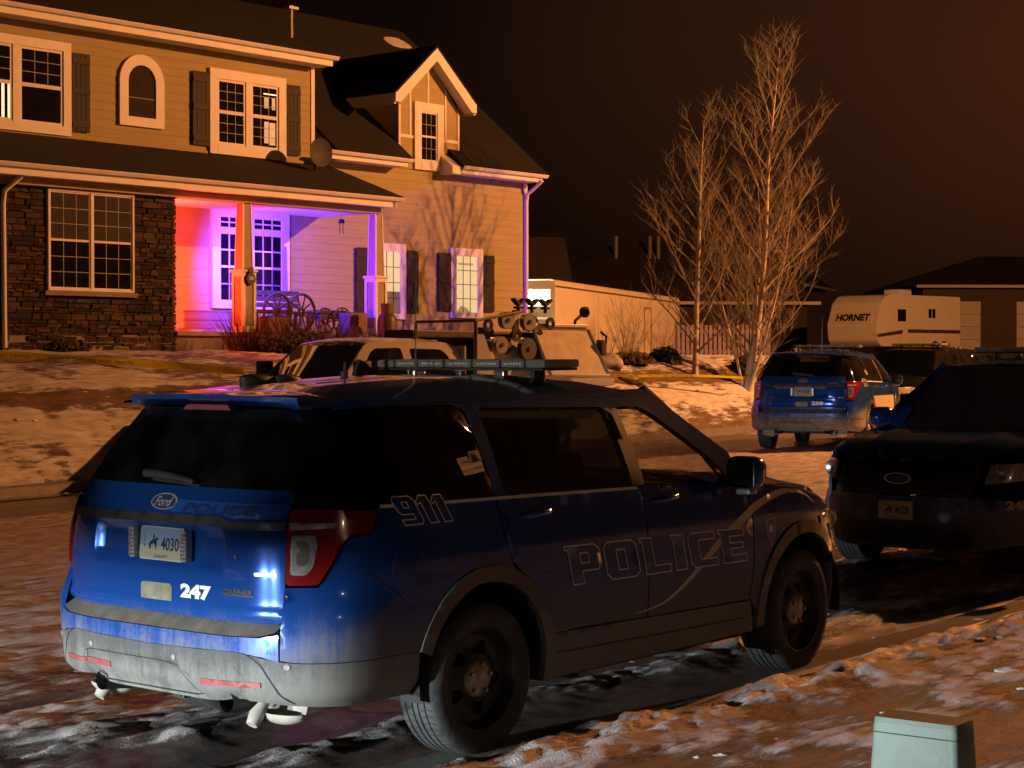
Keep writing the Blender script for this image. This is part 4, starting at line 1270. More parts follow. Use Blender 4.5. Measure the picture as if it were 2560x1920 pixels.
def plate_text(car, number, front=False, x_off=0.0):
    plate = [c for c in car.children if c.name.startswith('license_plate')][0 if not front else -1]
    f = (lambda d: (lambda a, b: (-1.112+b*.10-d, -a, 1.036+b))) if not front else (lambda d: (lambda a, b: (3.868+d, a, .545+b)))
    lettering('plate_number', number, lambda a, b: f(.0085)(a+.060, b), INK, plate, .07, 0, .0012, .125, .060)
    lettering('plate_exempt', 'EXEMPT', lambda a, b: f(.0085)(a+.005, b-.058), NAVY, plate, .02, 0, 0, .09, .015)
    lettering('plate_county', 'C\nT\nY', lambda a, b: f(.0085)(a-.118, b+.012), INK, plate, .02, 0, 0, .014, .07)
    # rider on a bucking horse, as a small silhouette
    hs = [(-.040,-.040),(-.030,-.040),(-.022,-.012),(.000,-.006),(.014,-.022),(.012,-.042),(.020,-.042),(.026,-.018),(.022,.004),(.030,.018),(.040,.016),(.036,.028),(.022,.030),(.012,.016),(.004,.020),(.006,.040),(-.004,.046),(-.010,.036),(-.006,.022),(-.018,.010),(-.034,.004),(-.044,-.014)]
    V, F = fill2d([(a*.8-.052, b*.8+.004) for a, b in hs], (), .05)
    mesh_obj('plate_emblem', [f(.0085)(a, b) for a, b in V], F, INK, plate)

def number_decal(car, text, material=WHITEV):
    tg = [c for c in car.children if c.name.startswith('tailgate')][0]
    lettering('unit_number', text, lambda a, b: tuple(np.array(S(.262+a, .838+b))+np.array((-.005, 0, 0))), material, tg, .07, 0, .004, .205, .066)

def place_car(car, x, y, heading, pitch=0.0, z=None):
    """heading: (dx,dy) of the bonnet"""
    car.location = (x, y, ground(x, y) if z is None else z)
    car.rotation_euler = (0, -pitch, math.atan2(heading[1], heading[0]))

suv = make_suv('police_suv', 'blue police SUV nearest the camera, with 247 on its muddy tailgate')
bare_suv = None

# ------------------------------------------------------------------ the two-storey house
SIDING = mat('tan_lap_siding', (0.35, 0.285, 0.135), 0.75, var=0.10, scale=3, bump=0.12, bscale=40, stretch=(.3, 1, 3))
WHITE_TRIM = mat('white_house_trim', (0.74, 0.71, 0.70), 0.6, var=0.06, scale=4)
SHUTTER = mat('brown_shutter', (0.013, 0.008, 0.007), 0.7, var=0.2)
SHINGLE = mat('dark_shingles', (0.008, 0.006, 0.0055), 0.95, var=0.45, scale=22, bump=0.7, bscale=26, stretch=(1, 1, 2.5))
STONES = [mat('ledge_stone_brown', (0.050, 0.027, 0.021), .9, var=.35, scale=9, bump=.7, bscale=25), mat('ledge_stone_grey', (0.075, 0.050, 0.042), .9, var=.35, scale=9, bump=.7, bscale=25),
          mat('ledge_stone_tan', (0.085, 0.056, 0.032), .9, var=.3, scale=9, bump=.7, bscale=25), mat('ledge_stone_dark', (0.020, 0.015, 0.013), .9, var=.4, scale=9, bump=.7, bscale=25)]
MORTAR = mat('dark_mortar', (0.012, 0.009, 0.008), .95, var=.3)  # one dark tone for the backing between the stones
PANE = mat('night_window', (0.010, 0.009, 0.008), 0.02, var=.3, scale=2, spec=.4)
BLIND = mat('window_blind', (0.030, 0.024, 0.018), 0.7, var=.25, scale=3, spec=.2)
LIT = mat('lit_curtain', (0.15, 0.13, 0.08), 0.9, var=.25, scale=4, emit=(1.0, .72, .34), estr=.78)
LIT2 = mat('lit_room', (0.4, 0.3, 0.2), 0.9, var=.4, scale=2.5, emit=(1.0, .66, .30), estr=.40)
LIT3 = mat('lamp_lit_blind', (0.8, 0.7, 0.5), 0.9, var=.1, emit=(1.0, .74, .42), estr=1.15)
PORCHWOOD = mat('grey_porch_boards', (0.28, 0.25, 0.22), .8, var=.2, scale=5)
COLUMN = mat('tan_column_paint', (0.33, 0.26, 0.16), .7, var=.08)

H_ORG = (-7.5152, 33.0, 0.0)
house = empty('house', H_ORG, math.atan2(.757, .653), 'two storey tan house with stone front, porch and dormer', 'house')
def hpart(mb, name, m, parent=None, **k):
    return mb.build(name, m, house if parent is None else parent, **k)
def hw(t, d, z):      # house local -> world; d out of the facade
    a = math.atan2(.757, .653); c, s = math.cos(a), math.sin(a)
    return (H_ORG[0]+t*c+d*s, H_ORG[1]+t*s-d*c, z)

YM = 1.7                     # main wall stands 1.7 m behind the stone front
def lap_wall(name, x0, x1, z0, z1, y, expo=.168):
    w = hpart(MB().box((x0, y, z0), (x1, y+.18, z1)), name, SIDING)
    n = int(math.ceil((z1-z0)/expo)); me_ = None
    for i in range(n):
        za = z0+i*expo; zb = min(z1, za+expo+.012)
        if zb-za < .03: continue
        mb = MB(); mb.add([(x0, y, za), (x1, y, za), (x1, y, zb), (x0, y, zb), (x0, y-.014, za), (x1, y-.014, za), (x1, y-.004, zb), (x0, y-.004, zb)],
                          [(4, 5, 6, 7), (0, 1, 5, 4), (3, 7, 6, 2), (0, 4, 7, 3), (1, 2, 6, 5)])
        mb.build('siding_board', SIDING, w)
    return w
up_wall = lap_wall('upper_wall', -3.2, 7.04, 5.90, 8.06, YM)
lo_wall = lap_wall('lower_wall', 1.95, 13.99, 2.30, 6.12, YM)
hpart(MB().box((13.80, YM+.19, 1.5), (13.99, 9.5, 6.2)), 'side_wall', SIDING)
hpart(MB().box((7.02, YM+.19, 5.5), (7.20, 9.5, 8.1)), 'upper_side_wall', SIDING)
hpart(MB().box((-3.2, YM+.01, 1.5), (1.95, YM+.17, 6.0)), 'rear_core', SIDING)
hpart(MB().box((13.90, YM-.03, 1.9), (14.01, YM+.0, 6.06)).box((13.992, YM-.03, 1.9), (14.012, YM+.09, 6.06)), 'corner_board', WHITE_TRIM)
hpart(MB().box((6.95, YM-.032, 6.02), (7.05, YM-.002, 8.02)), 'corner_board', WHITE_TRIM)
hpart(MB().box((-3.2, YM-.034, 5.90), (6.94, YM-.022, 6.02)), 'band_board', SIDING)
hpart(MB().box((-1.76, -.02, 1.3), (14.0, YM+.10, 2.29)), 'foundation', mat('concrete_foundation', (.22, .19, .16), .9, bump=.3))

# stone front: backing with single ledge stones
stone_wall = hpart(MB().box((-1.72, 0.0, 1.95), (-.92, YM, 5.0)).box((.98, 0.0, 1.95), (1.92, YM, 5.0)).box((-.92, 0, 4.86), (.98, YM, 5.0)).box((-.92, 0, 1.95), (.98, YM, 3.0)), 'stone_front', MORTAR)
def stones():
    protos = []
    for k in range(9):
        bm = bmesh.new(); bmesh.ops.create_cube(bm, size=1)
        bmesh.ops.subdivide_edges(bm, edges=bm.edges[:], cuts=1, use_grid_fill=True)
        for v in bm.verts:
            if v.co.y < -.1:
                v.co.y += random.uniform(-.22, .16); v.co.x *= random.uniform(.86, .99); v.co.z *= random.uniform(.82, .98)
        me_ = bpy.data.meshes.new('stone'); bm.to_mesh(me_); bm.free()
        me_.materials.append(STONES[k % 4]); protos.append(me_)
    R = []
    z = 2.02
    while z < 4.98:
        hgt = random.choice((.045, .055, .065, .08, .09, .11)); z1 = min(z+hgt, 5.0)
        if z1-z < .03: break
        spans = [(-1.73, 1.95)] if (z1 < 3.0 or z > 4.86) else [(-1.73, -.92), (.98, 1.95)]
        for a, b in spans:
            x = a-random.uniform(0, .1)
            while x < b-.03:
                w = random.uniform(.10, .36); x1 = min(x+w, b)
                if b-x1 < .07: x1 = b
                R.append((max(x, a), x1, z, z1, 0)); x = x1
        for (a, b) in ((0.05, .40), (.40, .8), (.8, 1.2), (1.2, 1.66)): R.append((a, b, z, z1, 1))
        z = z1
    R.sort(key=lambda r: -(r[1]-r[0])*(r[3]-r[2])*(.2 if r[4] else 1))
    rest = MB()
    for i, (x0, x1, z0, z1, side) in enumerate(R):
        g = .007; d = random.uniform(.03, .10); me_ = protos[random.choice((0, 0, 1, 2, 3, 4, 4, 5, 6, 7, 8, 3, 7))]
        if side: loc, scl, rz = (1.93, (x0+x1)/2, (z0+z1)/2), (x1-x0-g, d, z1-z0-g), math.pi/2
        else: loc, scl, rz = ((x0+x1)/2, 0.0, (z0+z1)/2+random.gauss(0, .004)), (x1-x0-g, d, z1-z0-g), 0
        if i < 300:
            o = bpy.data.objects.new('stone', me_); COL.objects.link(o); o.parent = stone_wall
            o.location = loc; o.scale = scl; o.rotation_euler = (0, random.gauss(0, .012), rz)
        else:
            M_ = Matrix.Translation(loc) @ Matrix.Rotation(rz, 4, 'Z') @ Matrix.Diagonal((*scl, 1))
            rest.add([tuple(M_ @ v.co) for v in me_.vertices], [tuple(p_.vertices) for p_ in me_.polygons])
    o = rest.build('small_stones', STONES[0], stone_wall); tag(o, kind='stuff')
    for m_ in STONES[1:]: o.data.materials.append(m_)
    o.data.polygons.foreach_set('material_index', [(i//24*7+i//24//3) % 4 for i in range(len(o.data.polygons))])
    return len(R)
stones()
hpart(MB().box((-.96, -.10, 2.97), (1.02, .02, 3.05)), 'stone_sill', mat('cast_sill', (.24, .19, .14), .9, bump=.3))

def window(x0, x1, z0, z1, y, trim=.16, cols=2, upper=(3, 3), lower=(3, 3), pane_u=PANE, pane_l=None, sash=.05, mull=.15, sill=True, panes=None, name='window', tm=None):
    """casing outside x0..x1,z0..z1; each bay has an upper and a lower sash with bars"""
    tm = tm or WHITE_TRIM
    w = empty(name); w.parent = house
    e = trim
    mb = MB(); mb.box((x0, y-.055, z0), (x0+e, y+.02, z1)); mb.box((x1-e, y-.055, z0), (x1, y+.02, z1))
    mb.box((x0+e, y-.055, z1-e), (x1-e, y+.02, z1)); mb.box((x0+e, y-.060, z0), (x1-e, y+.02, z0+e))
    if e > .001: mb.build('casing', tm, w)
    a, b = x0+e, x1-e; lo, hi = z0+e, z1-e
    bw = ((b-a)-mull*(cols-1))/cols
    k = 0
    for c in range(cols):
        bx0 = a+c*(bw+mull); bx1 = bx0+bw
        if c: MB().box((bx0-mull, y-.050, lo), (bx0, y+.02, hi)).build('mullion', tm, w)
        zm = (lo+hi)/2
        fr = MB()
        s = sash
        fr.box((bx0, y-.030, lo), (bx0+s, y+.01, hi)); fr.box((bx1-s, y-.030, lo), (bx1, y+.01, hi))
        fr.box((bx0+s, y-.030, lo), (bx1-s, y+.01, lo+s)); fr.box((bx0+s, y-.030, hi-s), (bx1-s, y+.01, hi))
        fr.box((bx0+s, y-.034, zm-s*.7), (bx1-s, y+.01, zm+s*.7))
        sa = fr.build('sash', tm, w)
        for (za, zb, grid, which) in ((zm+s*.7, hi-s, upper, 0), (lo+s, zm-s*.7, lower, 1)):
            pm = (panes[c][which] if panes else (pane_u if which == 0 else (pane_l or pane_u)))
            pn = MB().box((bx0+s, y-.024, za), (bx1-s, y-.014, zb)).build('pane', pm, w)
            if grid:
                nx, nz = grid; bar = .012; yy = y-.0275
                br = MB()
                for i in range(1, nx):
                    xx = bx0+s+(bx1-bx0-2*s)*i/nx; br.box((xx-bar/2, yy, za), (xx+bar/2, y-.0242, zb))
                br.build('glazing_bar', GBAR, pn) if nx > 1 else None
                br = MB()
                for i in range(1, nz):
                    zz = za+(zb-za)*i/nz; br.box((bx0+s, yy-.0015, zz-bar/2), (bx1-s, y-.0243, zz+bar/2))
                br.build('glazing_bar', GBAR, pn) if nz > 1 else None
    return w
GBAR = mat('grey_glazing_bar', (.30, .28, .26), .6, var=.1)
WBAR = mat('white_glazing_bar', (.70, .68, .64), .6, var=.1)
def shutter(x0, x1, z0, z1, y):
    s = empty('shutter'); s.parent = house
    n = 4; w = (x1-x0)/n
    for i in range(n): MB().box((x0+i*w+.004, y-.050, z0+random.uniform(0, .006)), (x0+(i+1)*w-.004, y-.022, z1-random.uniform(0, .006)), .003).build('slat', SHUTTER, s)
    for f in (.10, .52, .90):
        z = z0+(z1-z0)*f; MB().box((x0+.01, y-.068, z-.055), (x1-.01, y-.051, z+.055), .003).build('batten', SHUTTER, s)
    return s
# stone bay window (thin white frame, blinds half drawn)
window(-.89, .955, 3.055, 4.825, -.03, trim=.035, cols=2, sash=.028, mull=.05, pane_u=BLIND, pane_l=PANE, lower=(3, 3))
# first floor of the main wall
window(-1.55, .835, 6.0, 7.73, YM-.022, trim=.17, panes=[(PANE, PANE), (PANE, PANE)], lower=None)
MB().box((-.66, YM-.0475, 6.20), (-.60, YM-.0465, 6.84)).box((-.53, YM-.0475, 6.20), (-.46, YM-.0465, 6.84)).build('lit_blind', LIT3, house)
window(4.165, 6.205, 5.975, 7.685, YM-.022, trim=.20, panes=[(PANE, PANE), (PANE, PANE)])
# things glimpsed in the lit room behind the right upper window
for (a, b, c, d, m_) in ((5.62, 5.74, 7.02, 7.25, LIT2), (5.83, 5.92, 7.0, 7.24, LIT2), (5.60, 5.96, 7.30, 7.325, LIT3), (5.62, 5.745, 6.30, 6.74, LIT2), (5.76, 5.92, 6.27, 6.73, LIT2), (5.05, 5.10, 6.72, 6.76, LIT2)):
    MB().box((a, YM-.0475, c), (b, YM-.0465, d)).build('lit_interior', m_, house)
for a, b in ((.84, 1.265), (3.725, 4.16), (6.21, 6.615)): shutter(a, b, 6.105, 7.575, YM-.02)
# arched window
def arch_window():
    w = empty('arched_window'); w.parent = house
    xc, r, zb, zs = 2.482, .535, 6.335, 7.19
    def outl(rr, zb_): return [(xc-rr, zb_), (xc+rr, zb_)]+[(xc+rr*math.cos(a), zs+rr*math.sin(a)) for a in np.linspace(0, math.pi, 22)]
    o_ = outl(r, zb); i_ = outl(r-.205, zb+.18)
    V, F = fill2d(o_, [i_], .12)
    mb = MB(); k = len(V)
    mb.add([(a, YM-.075, b) for a, b in V], F)
    for lp in (resample(o_, .12), resample(i_, .12)):
        n = len(lp); mb.add([(a, YM-.075, b) for a, b in lp]+[(a, YM-.02, b) for a, b in lp], [(i, (i+1) % n, n+(i+1) % n, n+i) for i in range(n)])
    mb.build('casing', WHITE_TRIM, w)
    V, F = fill2d(i_, (), .12); mesh_obj('pane', [(a, YM-.045, b) for a, b in V], F, mat('frosted_pane', (.035, .030, .022), .8, var=.2, scale=3, spec=.1), w)
    MB().box((xc-.33, YM-.05, 6.88), (xc+.33, YM-.046, 6.892)).build('glazing_bar', GBAR, w)
arch_window()
# porch window with transom lights
def porch_window():
    y = YM-.022
    w = empty('porch_window'); w.parent = house
    x0, x1, z0, z1 = 4.22, 6.285, 2.88, 4.91
    MB().box((x0, y-.055, z0), (x0+.21, y+.02, z1)).box((x1-.21, y-.055, z0), (x1, y+.02, z1)).box((x0+.21, y-.055, z1-.19), (x1-.21, y+.02, z1)).box((x0+.21, y-.055, z0), (x1-.21, y+.02, z0+.17)).box((x0+.21, y-.052, 4.38), (x1-.21, y+.02, 4.52)).build('casing', WHITE_TRIM, w)
    MB().box((5.16, y-.050, 3.05), (5.33, y+.02, 4.38)).box((5.16, y-.050, 4.52), (5.33, y+.02, 4.72)).build('mullion', WHITE_TRIM, w)
    for a, b in ((4.43, 5.16), (5.33, 6.075)):
        for c, d, nx, nz in ((4.52, 4.72, 3, 2), (3.745, 4.38, 3, 2), (3.05, 3.70, 3, 2)):
            pn = MB().box((a, y-.024, c), (b, y-.014, d)).build('pane', PANE, w)
            br = MB()
            for i in range(1, nx): xx = a+(b-a)*i/nx; br.box((xx-.014, y-.034, c), (xx+.014, y-.0242, d))
            br.build('glazing_bar', WBAR if c > 3.7 else GBAR, pn)
            br = MB()
            for i in range(1, nz): zz = c+(d-c)*i/nz; br.box((a, y-.036, zz-.014), (b, y-.0243, zz+.014))
            br.build('glazing_bar', WBAR if c > 3.7 else GBAR, pn)
        MB().box((a, y-.045, 3.70), (b, y-.0245, 3.745)).build('meeting_rail', WHITE_TRIM, w)
porch_window()
# two lit downstairs windows with shutters
def lit_window(x0, x1, z0, z1, lit_from):
    y = YM-.022; e = .18
    w = empty('lit_window'); w.parent = house
    MB().box((x0, y-.055, z0), (x0+e, y+.02, z1)).box((x1-e, y-.055, z0), (x1, y+.02, z1)).box((x0+e, y-.055, z1-e), (x1-e, y+.02, z1)).box((x0+e, y-.055, z0), (x1-e, y+.02, z0+e-.06)).build('casing', WHITE_TRIM, w)
    a, b, c, d = x0+e, x1-e, z0+e-.06, z1-e
    pn = MB().box((a, y-.024, lit_from), (b, y-.014, d)).build('pane', LIT, w)
    if lit_from > c+.02: MB().box((a, y-.024, c), (b, y-.014, lit_from-.001)).build('pane', mat('dusk_pane', (.16, .13, .10), .5, emit=(1, .66, .3), estr=.06), w)
    for i in (1, 2): xx = a+(b-a)*i/3; MB().box((xx-.007, y-.034, c), (xx+.007, y-.0242, d)).build('glazing_bar', SHUTTER, w)
    for i in range(1, 4): zz = c+(d-c)*i/4; MB().box((a, y-.036, zz-.007), (b, y-.0243, zz+.007)).build('glazing_bar', SHUTTER, w)
    return w, y
lit_window(8.80, 9.785, 2.74, 4.41, 3.35)
w2, y2 = lit_window(11.27, 12.36, 2.80, 4.405, 2.93)
MB().box((11.52, y2-.0262, 4.02), (12.05, y2-.0255, 4.07)).build('curtain_print', mat('curtain_print', (.25, .18, .10), .9, emit=(1, .6, .25), estr=.35), w2)
MB().prism([(11.46, 2.93), (11.95, 2.93), (11.80, 3.04), (11.62, 3.08)], lambda a, b: (a, y2-.0262, b), lambda a, b: (a, y2-.0255, b)).build('plant_shadow', mat('plant_shadow', (.2, .16, .10), .9, emit=(1, .6, .25), estr=.3), w2)
for a, b in ((8.24, 8.66), (9.81, 10.19), (10.85, 11.265), (12.375, 12.77)): shutter(a, b, 2.88 if a < 10.5 else 2.95, 4.28, YM-.02)

# eaves, gutters, fascias
def eave(name, x0, x1, y, ztop, depth, wall_y, hgt=.20):
    mb = MB()
    prof = [(y, ztop-.075), (y-.075, ztop-.07), (y-.11, ztop-.02), (y-.115, ztop), (y-.095, ztop), (y, ztop-.01)]
    n = len(prof)
    mb.add([(x0, a, b) for a, b in prof]+[(x1, a, b) for a, b in prof], [(i, (i+1) % n, n+(i+1) % n, n+i) for i in range(n)]+[tuple(range(n)), tuple(range(2*n-1, n-1, -1))])
    g = mb.build('gutter', WHITE_TRIM, house)
    MB().box((x0+.02, y+.001, ztop-hgt), (x1-.10, y+.03, ztop-.012)).build('fascia', WHITE_TRIM, house)
    MB().box((x0+.03, y+.031, ztop-hgt+.005), (x1-.12, wall_y, ztop-hgt+.02)).build('soffit', WHITE_TRIM, house)
eave('porch', -2.6, 7.50, -.42, 5.17, .5, 1.6)
MB().box((-1.74, -.17, 4.84), (7.18, .10, 4.972)).build('porch_beam', COLUMN, house)
eave('upper', -3.4, 7.25, 1.22, 8.21, .5, YM-.04)
eave('wing_left', 6.98, 9.56, 1.25, 6.25, .45, YM-.03, .17)
eave('wing_right', 11.20, 14.18, 1.25, 6.24, .45, YM-.03, .17)
MB().prism([(1.25, 6.05), (1.66, 6.05), (1.66, 6.50), (1.25, 6.22)], lambda a, b: (10.90, a, b), lambda a, b: (11.20, a, b)).build('eave_return', WHITE_TRIM, house)
# roofs
def roof_slab(name, pts, th=.07):
    P = [np.array(p, float) for p in pts]
    n = np.cross(P[1]-P[0], P[2]-P[0]); n /= np.linalg.norm(n)
    if n[2] < 0: n = -n
    k = len(P); mb = MB(); mb.add([tuple(p) for p in P]+[tuple(p-n*th) for p in P], [tuple(range(k)), tuple(range(2*k-1, k-1, -1))]+[(i, k+i, k+(i+1) % k, (i+1) % k) for i in range(k)])
    return mb.build(name, SHINGLE, house)
roof_slab('porch_roof', [(-2.7, -.50, 5.19), (7.52, -.50, 5.19), (7.52, YM-.02, 5.97), (-2.7, YM-.02, 5.97)])
MB().prism([(-.44, 4.98), (1.6, 4.98), (1.6, 5.90), (-.44, 5.14)], lambda a, b: (7.30, a, b), lambda a, b: (7.36, a, b)).build('porch_gable', SIDING, house)
roof_slab('main_roof', [(-3.5, 1.14, 8.23), (7.27, 1.14, 8.23), (7.27, 6.2, 10.15), (-3.5, 6.2, 10.15)])
roof_slab('main_roof_back', [(-3.5, 6.2, 10.15), (7.27, 6.2, 10.15), (7.27, 11.2, 8.23), (-3.5, 11.2, 8.23)])
k_ = .815
roof_slab('wing_roof', [(7.28, 1.16, 6.24), (9.57, 1.16, 6.24), (9.57, 1.69, 6.24+.53*k_), (11.19, 1.69, 6.24+.53*k_), (11.19, 1.16, 6.24), (14.22, 1.16, 6.24), (14.22, 6.05, 6.24+4.89*k_), (7.28, 6.05, 6.24+4.89*k_)])
roof_slab('wing_roof_back', [(7.28, 6.05, 6.24+4.89*k_), (14.22, 6.05, 6.24+4.89*k_), (14.22, 11, 6.24), (7.28, 11, 6.24)])
V = [(13.85, 1.7, 6.0), (13.85, 10.4, 6.0), (13.85, 6.05, 9.9)]
MB().add(V+[(v[0]+.12, v[1], v[2]) for v in V], [(0, 1, 2), (5, 4, 3), (0, 3, 4, 1), (1, 4, 5, 2), (2, 5, 3, 0)]).build('gable_wall', SIDING, house)
V = [(7.03, 1.8, 8.0), (7.03, 10.6, 8.0), (7.03, 6.2, 9.98)]
MB().add(V+[(v[0]+.12, v[1], v[2]) for v in V], [(0, 1, 2), (5, 4, 3), (0, 3, 4, 1), (1, 4, 5, 2), (2, 5, 3, 0)]).build('gable_wall', SIDING, house)
SNOWPATCH = mat('roof_snow', (.55, .52, .50), .8, var=.15)
MB().prism(spline([(7.9, 4.55), (8.25, 4.70), (8.8, 4.62), (9.2, 4.78), (8.7, 4.80), (8.2, 4.86)], True, 3), lambda a, b: (a, b, 6.24+(b-1.16)*k_+.012), lambda a, b: (a, b, 6.24+(b-1.16)*k_+.002)).build('roof_snow_patch', SNOWPATCH, house)
MB().prism(spline([(13.2, 5.35), (13.9, 5.4), (13.7, 5.7), (13.1, 5.62)], True, 3), lambda a, b: (a, b, 6.24+(b-1.16)*k_+.012), lambda a, b: (a, b, 6.24+(b-1.16)*k_+.002)).build('roof_snow_patch', SNOWPATCH, house)
MB().cyl((8.24, 3.7, 8.0), (8.24, 3.7, 9.75), .045, 10).box((8.10, 3.6, 9.66), (8.38, 3.8, 9.72)).build('vent_pipe', mat('grey_pipe', (.35, .33, .30), .5, .3), house)

# dormer
DY = YM-.0
dorm = MB()
dorm.prism([(9.57, 6.10), (11.55, 6.10), (11.55, 7.55), (10.56, 8.60), (9.57, 7.55)], lambda a, b: (a, DY-.030, b), lambda a, b: (a, DY+.05, b))
dw = dorm.build('dormer_wall', SIDING, house)
for sx in (9.57, 11.49):
    MB().prism([(DY+.051, 6.60), (DY+2.2, 7.52), (DY+.051, 7.55)], lambda a, b: (sx, a, b), lambda a, b: (sx+.06, a, b)).build('dormer_cheek', SIDING, house)
for x in (9.95, 10.535, 11.11):
    top = 8.56-abs(x-10.56)*1.06
    MB().box((x-.025, DY-.045, 6.86 if x != 10.535 else 7.63), (x+.025, DY-.031, top)).build('batten', WHITE_TRIM, dw)
for a, b in ((9.58, 10.05), (11.02, 11.54)): MB().box((a, DY-.048, 6.79), (b, DY-.032, 6.86)).build('batten', WHITE_TRIM, dw)
for x in (9.575, 11.51): MB().box((x, DY-.050, 6.52), (x+.06, DY-.033, 7.50)).build('corner_board', WHITE_TRIM, dw)
window(10.06, 11.01, 6.11, 7.625, DY-.032, trim=.21, cols=1, sash=.03, upper=(3, 2), lower=(3, 2))
rk = 1.04   # dormer roof pitch
for sg in (-1, 1):
    roof_slab('dormer_roof', [(10.52, DY-.34, 8.90), (10.52+sg*1.34, DY-.34, 8.90-1.34*rk*.83), (10.52+sg*1.34, DY+2.1, 8.90-1.34*rk*.83), (10.52, DY+3.2, 8.90)], .05)
    # rake board with kicked end, and soffit under the overhang
    a0 = (10.52, 8.85); a1 = (10.52+sg*1.33, 8.85-1.33*.86)
    MB().prism([a0, a1, (a1[0], a1[1]-.20), (a1[0]-sg*.16, a1[1]-.20), (10.52, 8.85-.30)], lambda a, b: (a, DY-.335, b), lambda a, b: (a, DY-.30, b)).build('rake_board', WHITE_TRIM, house)
    MB().prism([(10.52+sg*.05, 8.55), (10.52+sg*1.20, 8.55-1.20*.88), (10.52+sg*1.20, 8.55-1.20*.88+.05), (10.52+sg*.05, 8.62)], lambda a, b: (a, DY-.299, b), lambda a, b: (a, DY-.033, b)).build('rake_soffit', WHITE_TRIM, house)
    MB().box((10.52+sg*1.28, DY-.29, 7.46), (10.52+sg*1.33, DY+1.6, 7.70)).build('dormer_fascia', WHITE_TRIM, house)

# porch floor, ceiling, columns
MB().box((1.93, -.10, 2.295), (7.55, YM-.025, 2.37)).build('porch_floor', PORCHWOOD, house)
MB().box((1.93, .11, 4.86), (7.2, YM-.025, 4.90)).build('porch_ceiling', WHITE_TRIM, house)
def column(xc):
    c = empty('porch_column'); c.parent = house
    # pedestal with framed panels, tapered shaft with raised edges
    z0, zp, zt = 2.371, 3.57, 4.839; w = .165; cy = -.03; f0, f1 = cy-w, cy+w
    MB().box((xc-w+.02, f0+.02, z0+.001), (xc+w-.02, f1-.02, zp-.05)).build('pedestal', COLUMN, c)
    fr = MB(); q = .062
    for sx in (-1, 1):
        for yy in (f0, f1-.03):
            x0_ = xc-w if sx < 0 else xc+w-q
            fr.box((x0_, yy, z0), (x0_+q, yy+.03, zp-.05))
    for yy in (f0, f1-.03):
        fr.box((xc-w+q+.0005, yy+.002, z0), (xc+w-q-.0005, yy+.028, z0+.11)); fr.box((xc-w+q+.0005, yy+.002, zp-.13), (xc+w-q-.0005, yy+.028, zp-.05))
    for sx in (-1, 1):
        xx = xc-w if sx < 0 else xc+w-.025
        for ya, yb in ((f0+.0305, f0+q), (f1-q, f1-.0305)): fr.box((xx, ya, z0), (xx+.025, yb, zp-.05))
        fr.box((xx+.002, f0+q+.0005, z0), (xx+.023, f1-q-.0005, z0+.11)); fr.box((xx+.002, f0+q+.0005, zp-.13), (xx+.023, f1-q-.0005, zp-.05))
    fr.build('pedestal_frame', WHITE_TRIM, c)
    MB().box((xc-w-.025, f0-.025, zp-.049), (xc+w+.025, f1+.025, zp+.0), .008).build('pedestal_cap', WHITE_TRIM, c)
    a, b = .118, .092
    MB().add([(xc-a, cy-a, zp+.001), (xc+a, cy-a, zp+.001), (xc+a, cy+a, zp+.001), (xc-a, cy+a, zp+.001), (xc-b, cy-b, zt), (xc+b, cy-b, zt), (xc+b, cy+b, zt), (xc-b, cy+b, zt)], [(0, 3, 2, 1), (4, 5, 6, 7), (0, 1, 5, 4), (1, 2, 6, 5), (2, 3, 7, 6), (3, 0, 4, 7)]).build('shaft', COLUMN, c)
    ed = MB()
    for sx in (-1, 1):
        for sy in (-1, 1):
            q = .026
            ed.add([(xc+sx*(a+.010), cy+sy*(a+.010), zp+.001), (xc+sx*(a+.010-q), cy+sy*(a+.010), zp+.001), (xc+sx*(a+.010-q), cy+sy*(a+.010-q), zp+.001), (xc+sx*(a+.010), cy+sy*(a+.010-q), zp+.001),
                    (xc+sx*(b+.010), cy+sy*(b+.010), zt), (xc+sx*(b+.010-q), cy+sy*(b+.010), zt), (xc+sx*(b+.010-q), cy+sy*(b+.010-q), zt), (xc+sx*(b+.010), cy+sy*(b+.010-q), zt)],
                   [(0, 3, 2, 1), (4, 5, 6, 7), (0, 1, 5, 4), (1, 2, 6, 5), (2, 3, 7, 6), (3, 0, 4, 7)])
    ed.build('shaft_edge', WHITE_TRIM, c)
    return c
column(3.60); column(7.17)
# downspouts
MB().tube([(-1.56, -.38, 5.08), (-1.60, -.30, 4.95), (-1.78, -.10, 4.72), (-1.80, -.08, 4.5), (-1.78, -.08, 2.05)], .045, 8).build('downspout', WHITE_TRIM, house, auto=50)
MB().tube([(13.98, 1.18, 6.10), (13.95, 1.35, 5.96), (13.93, 1.60, 5.80), (13.93, 1.63, 5.6), (13.93, 1.63, 2.2)], .045, 8).build('downspout', WHITE_TRIM, house, auto=50)
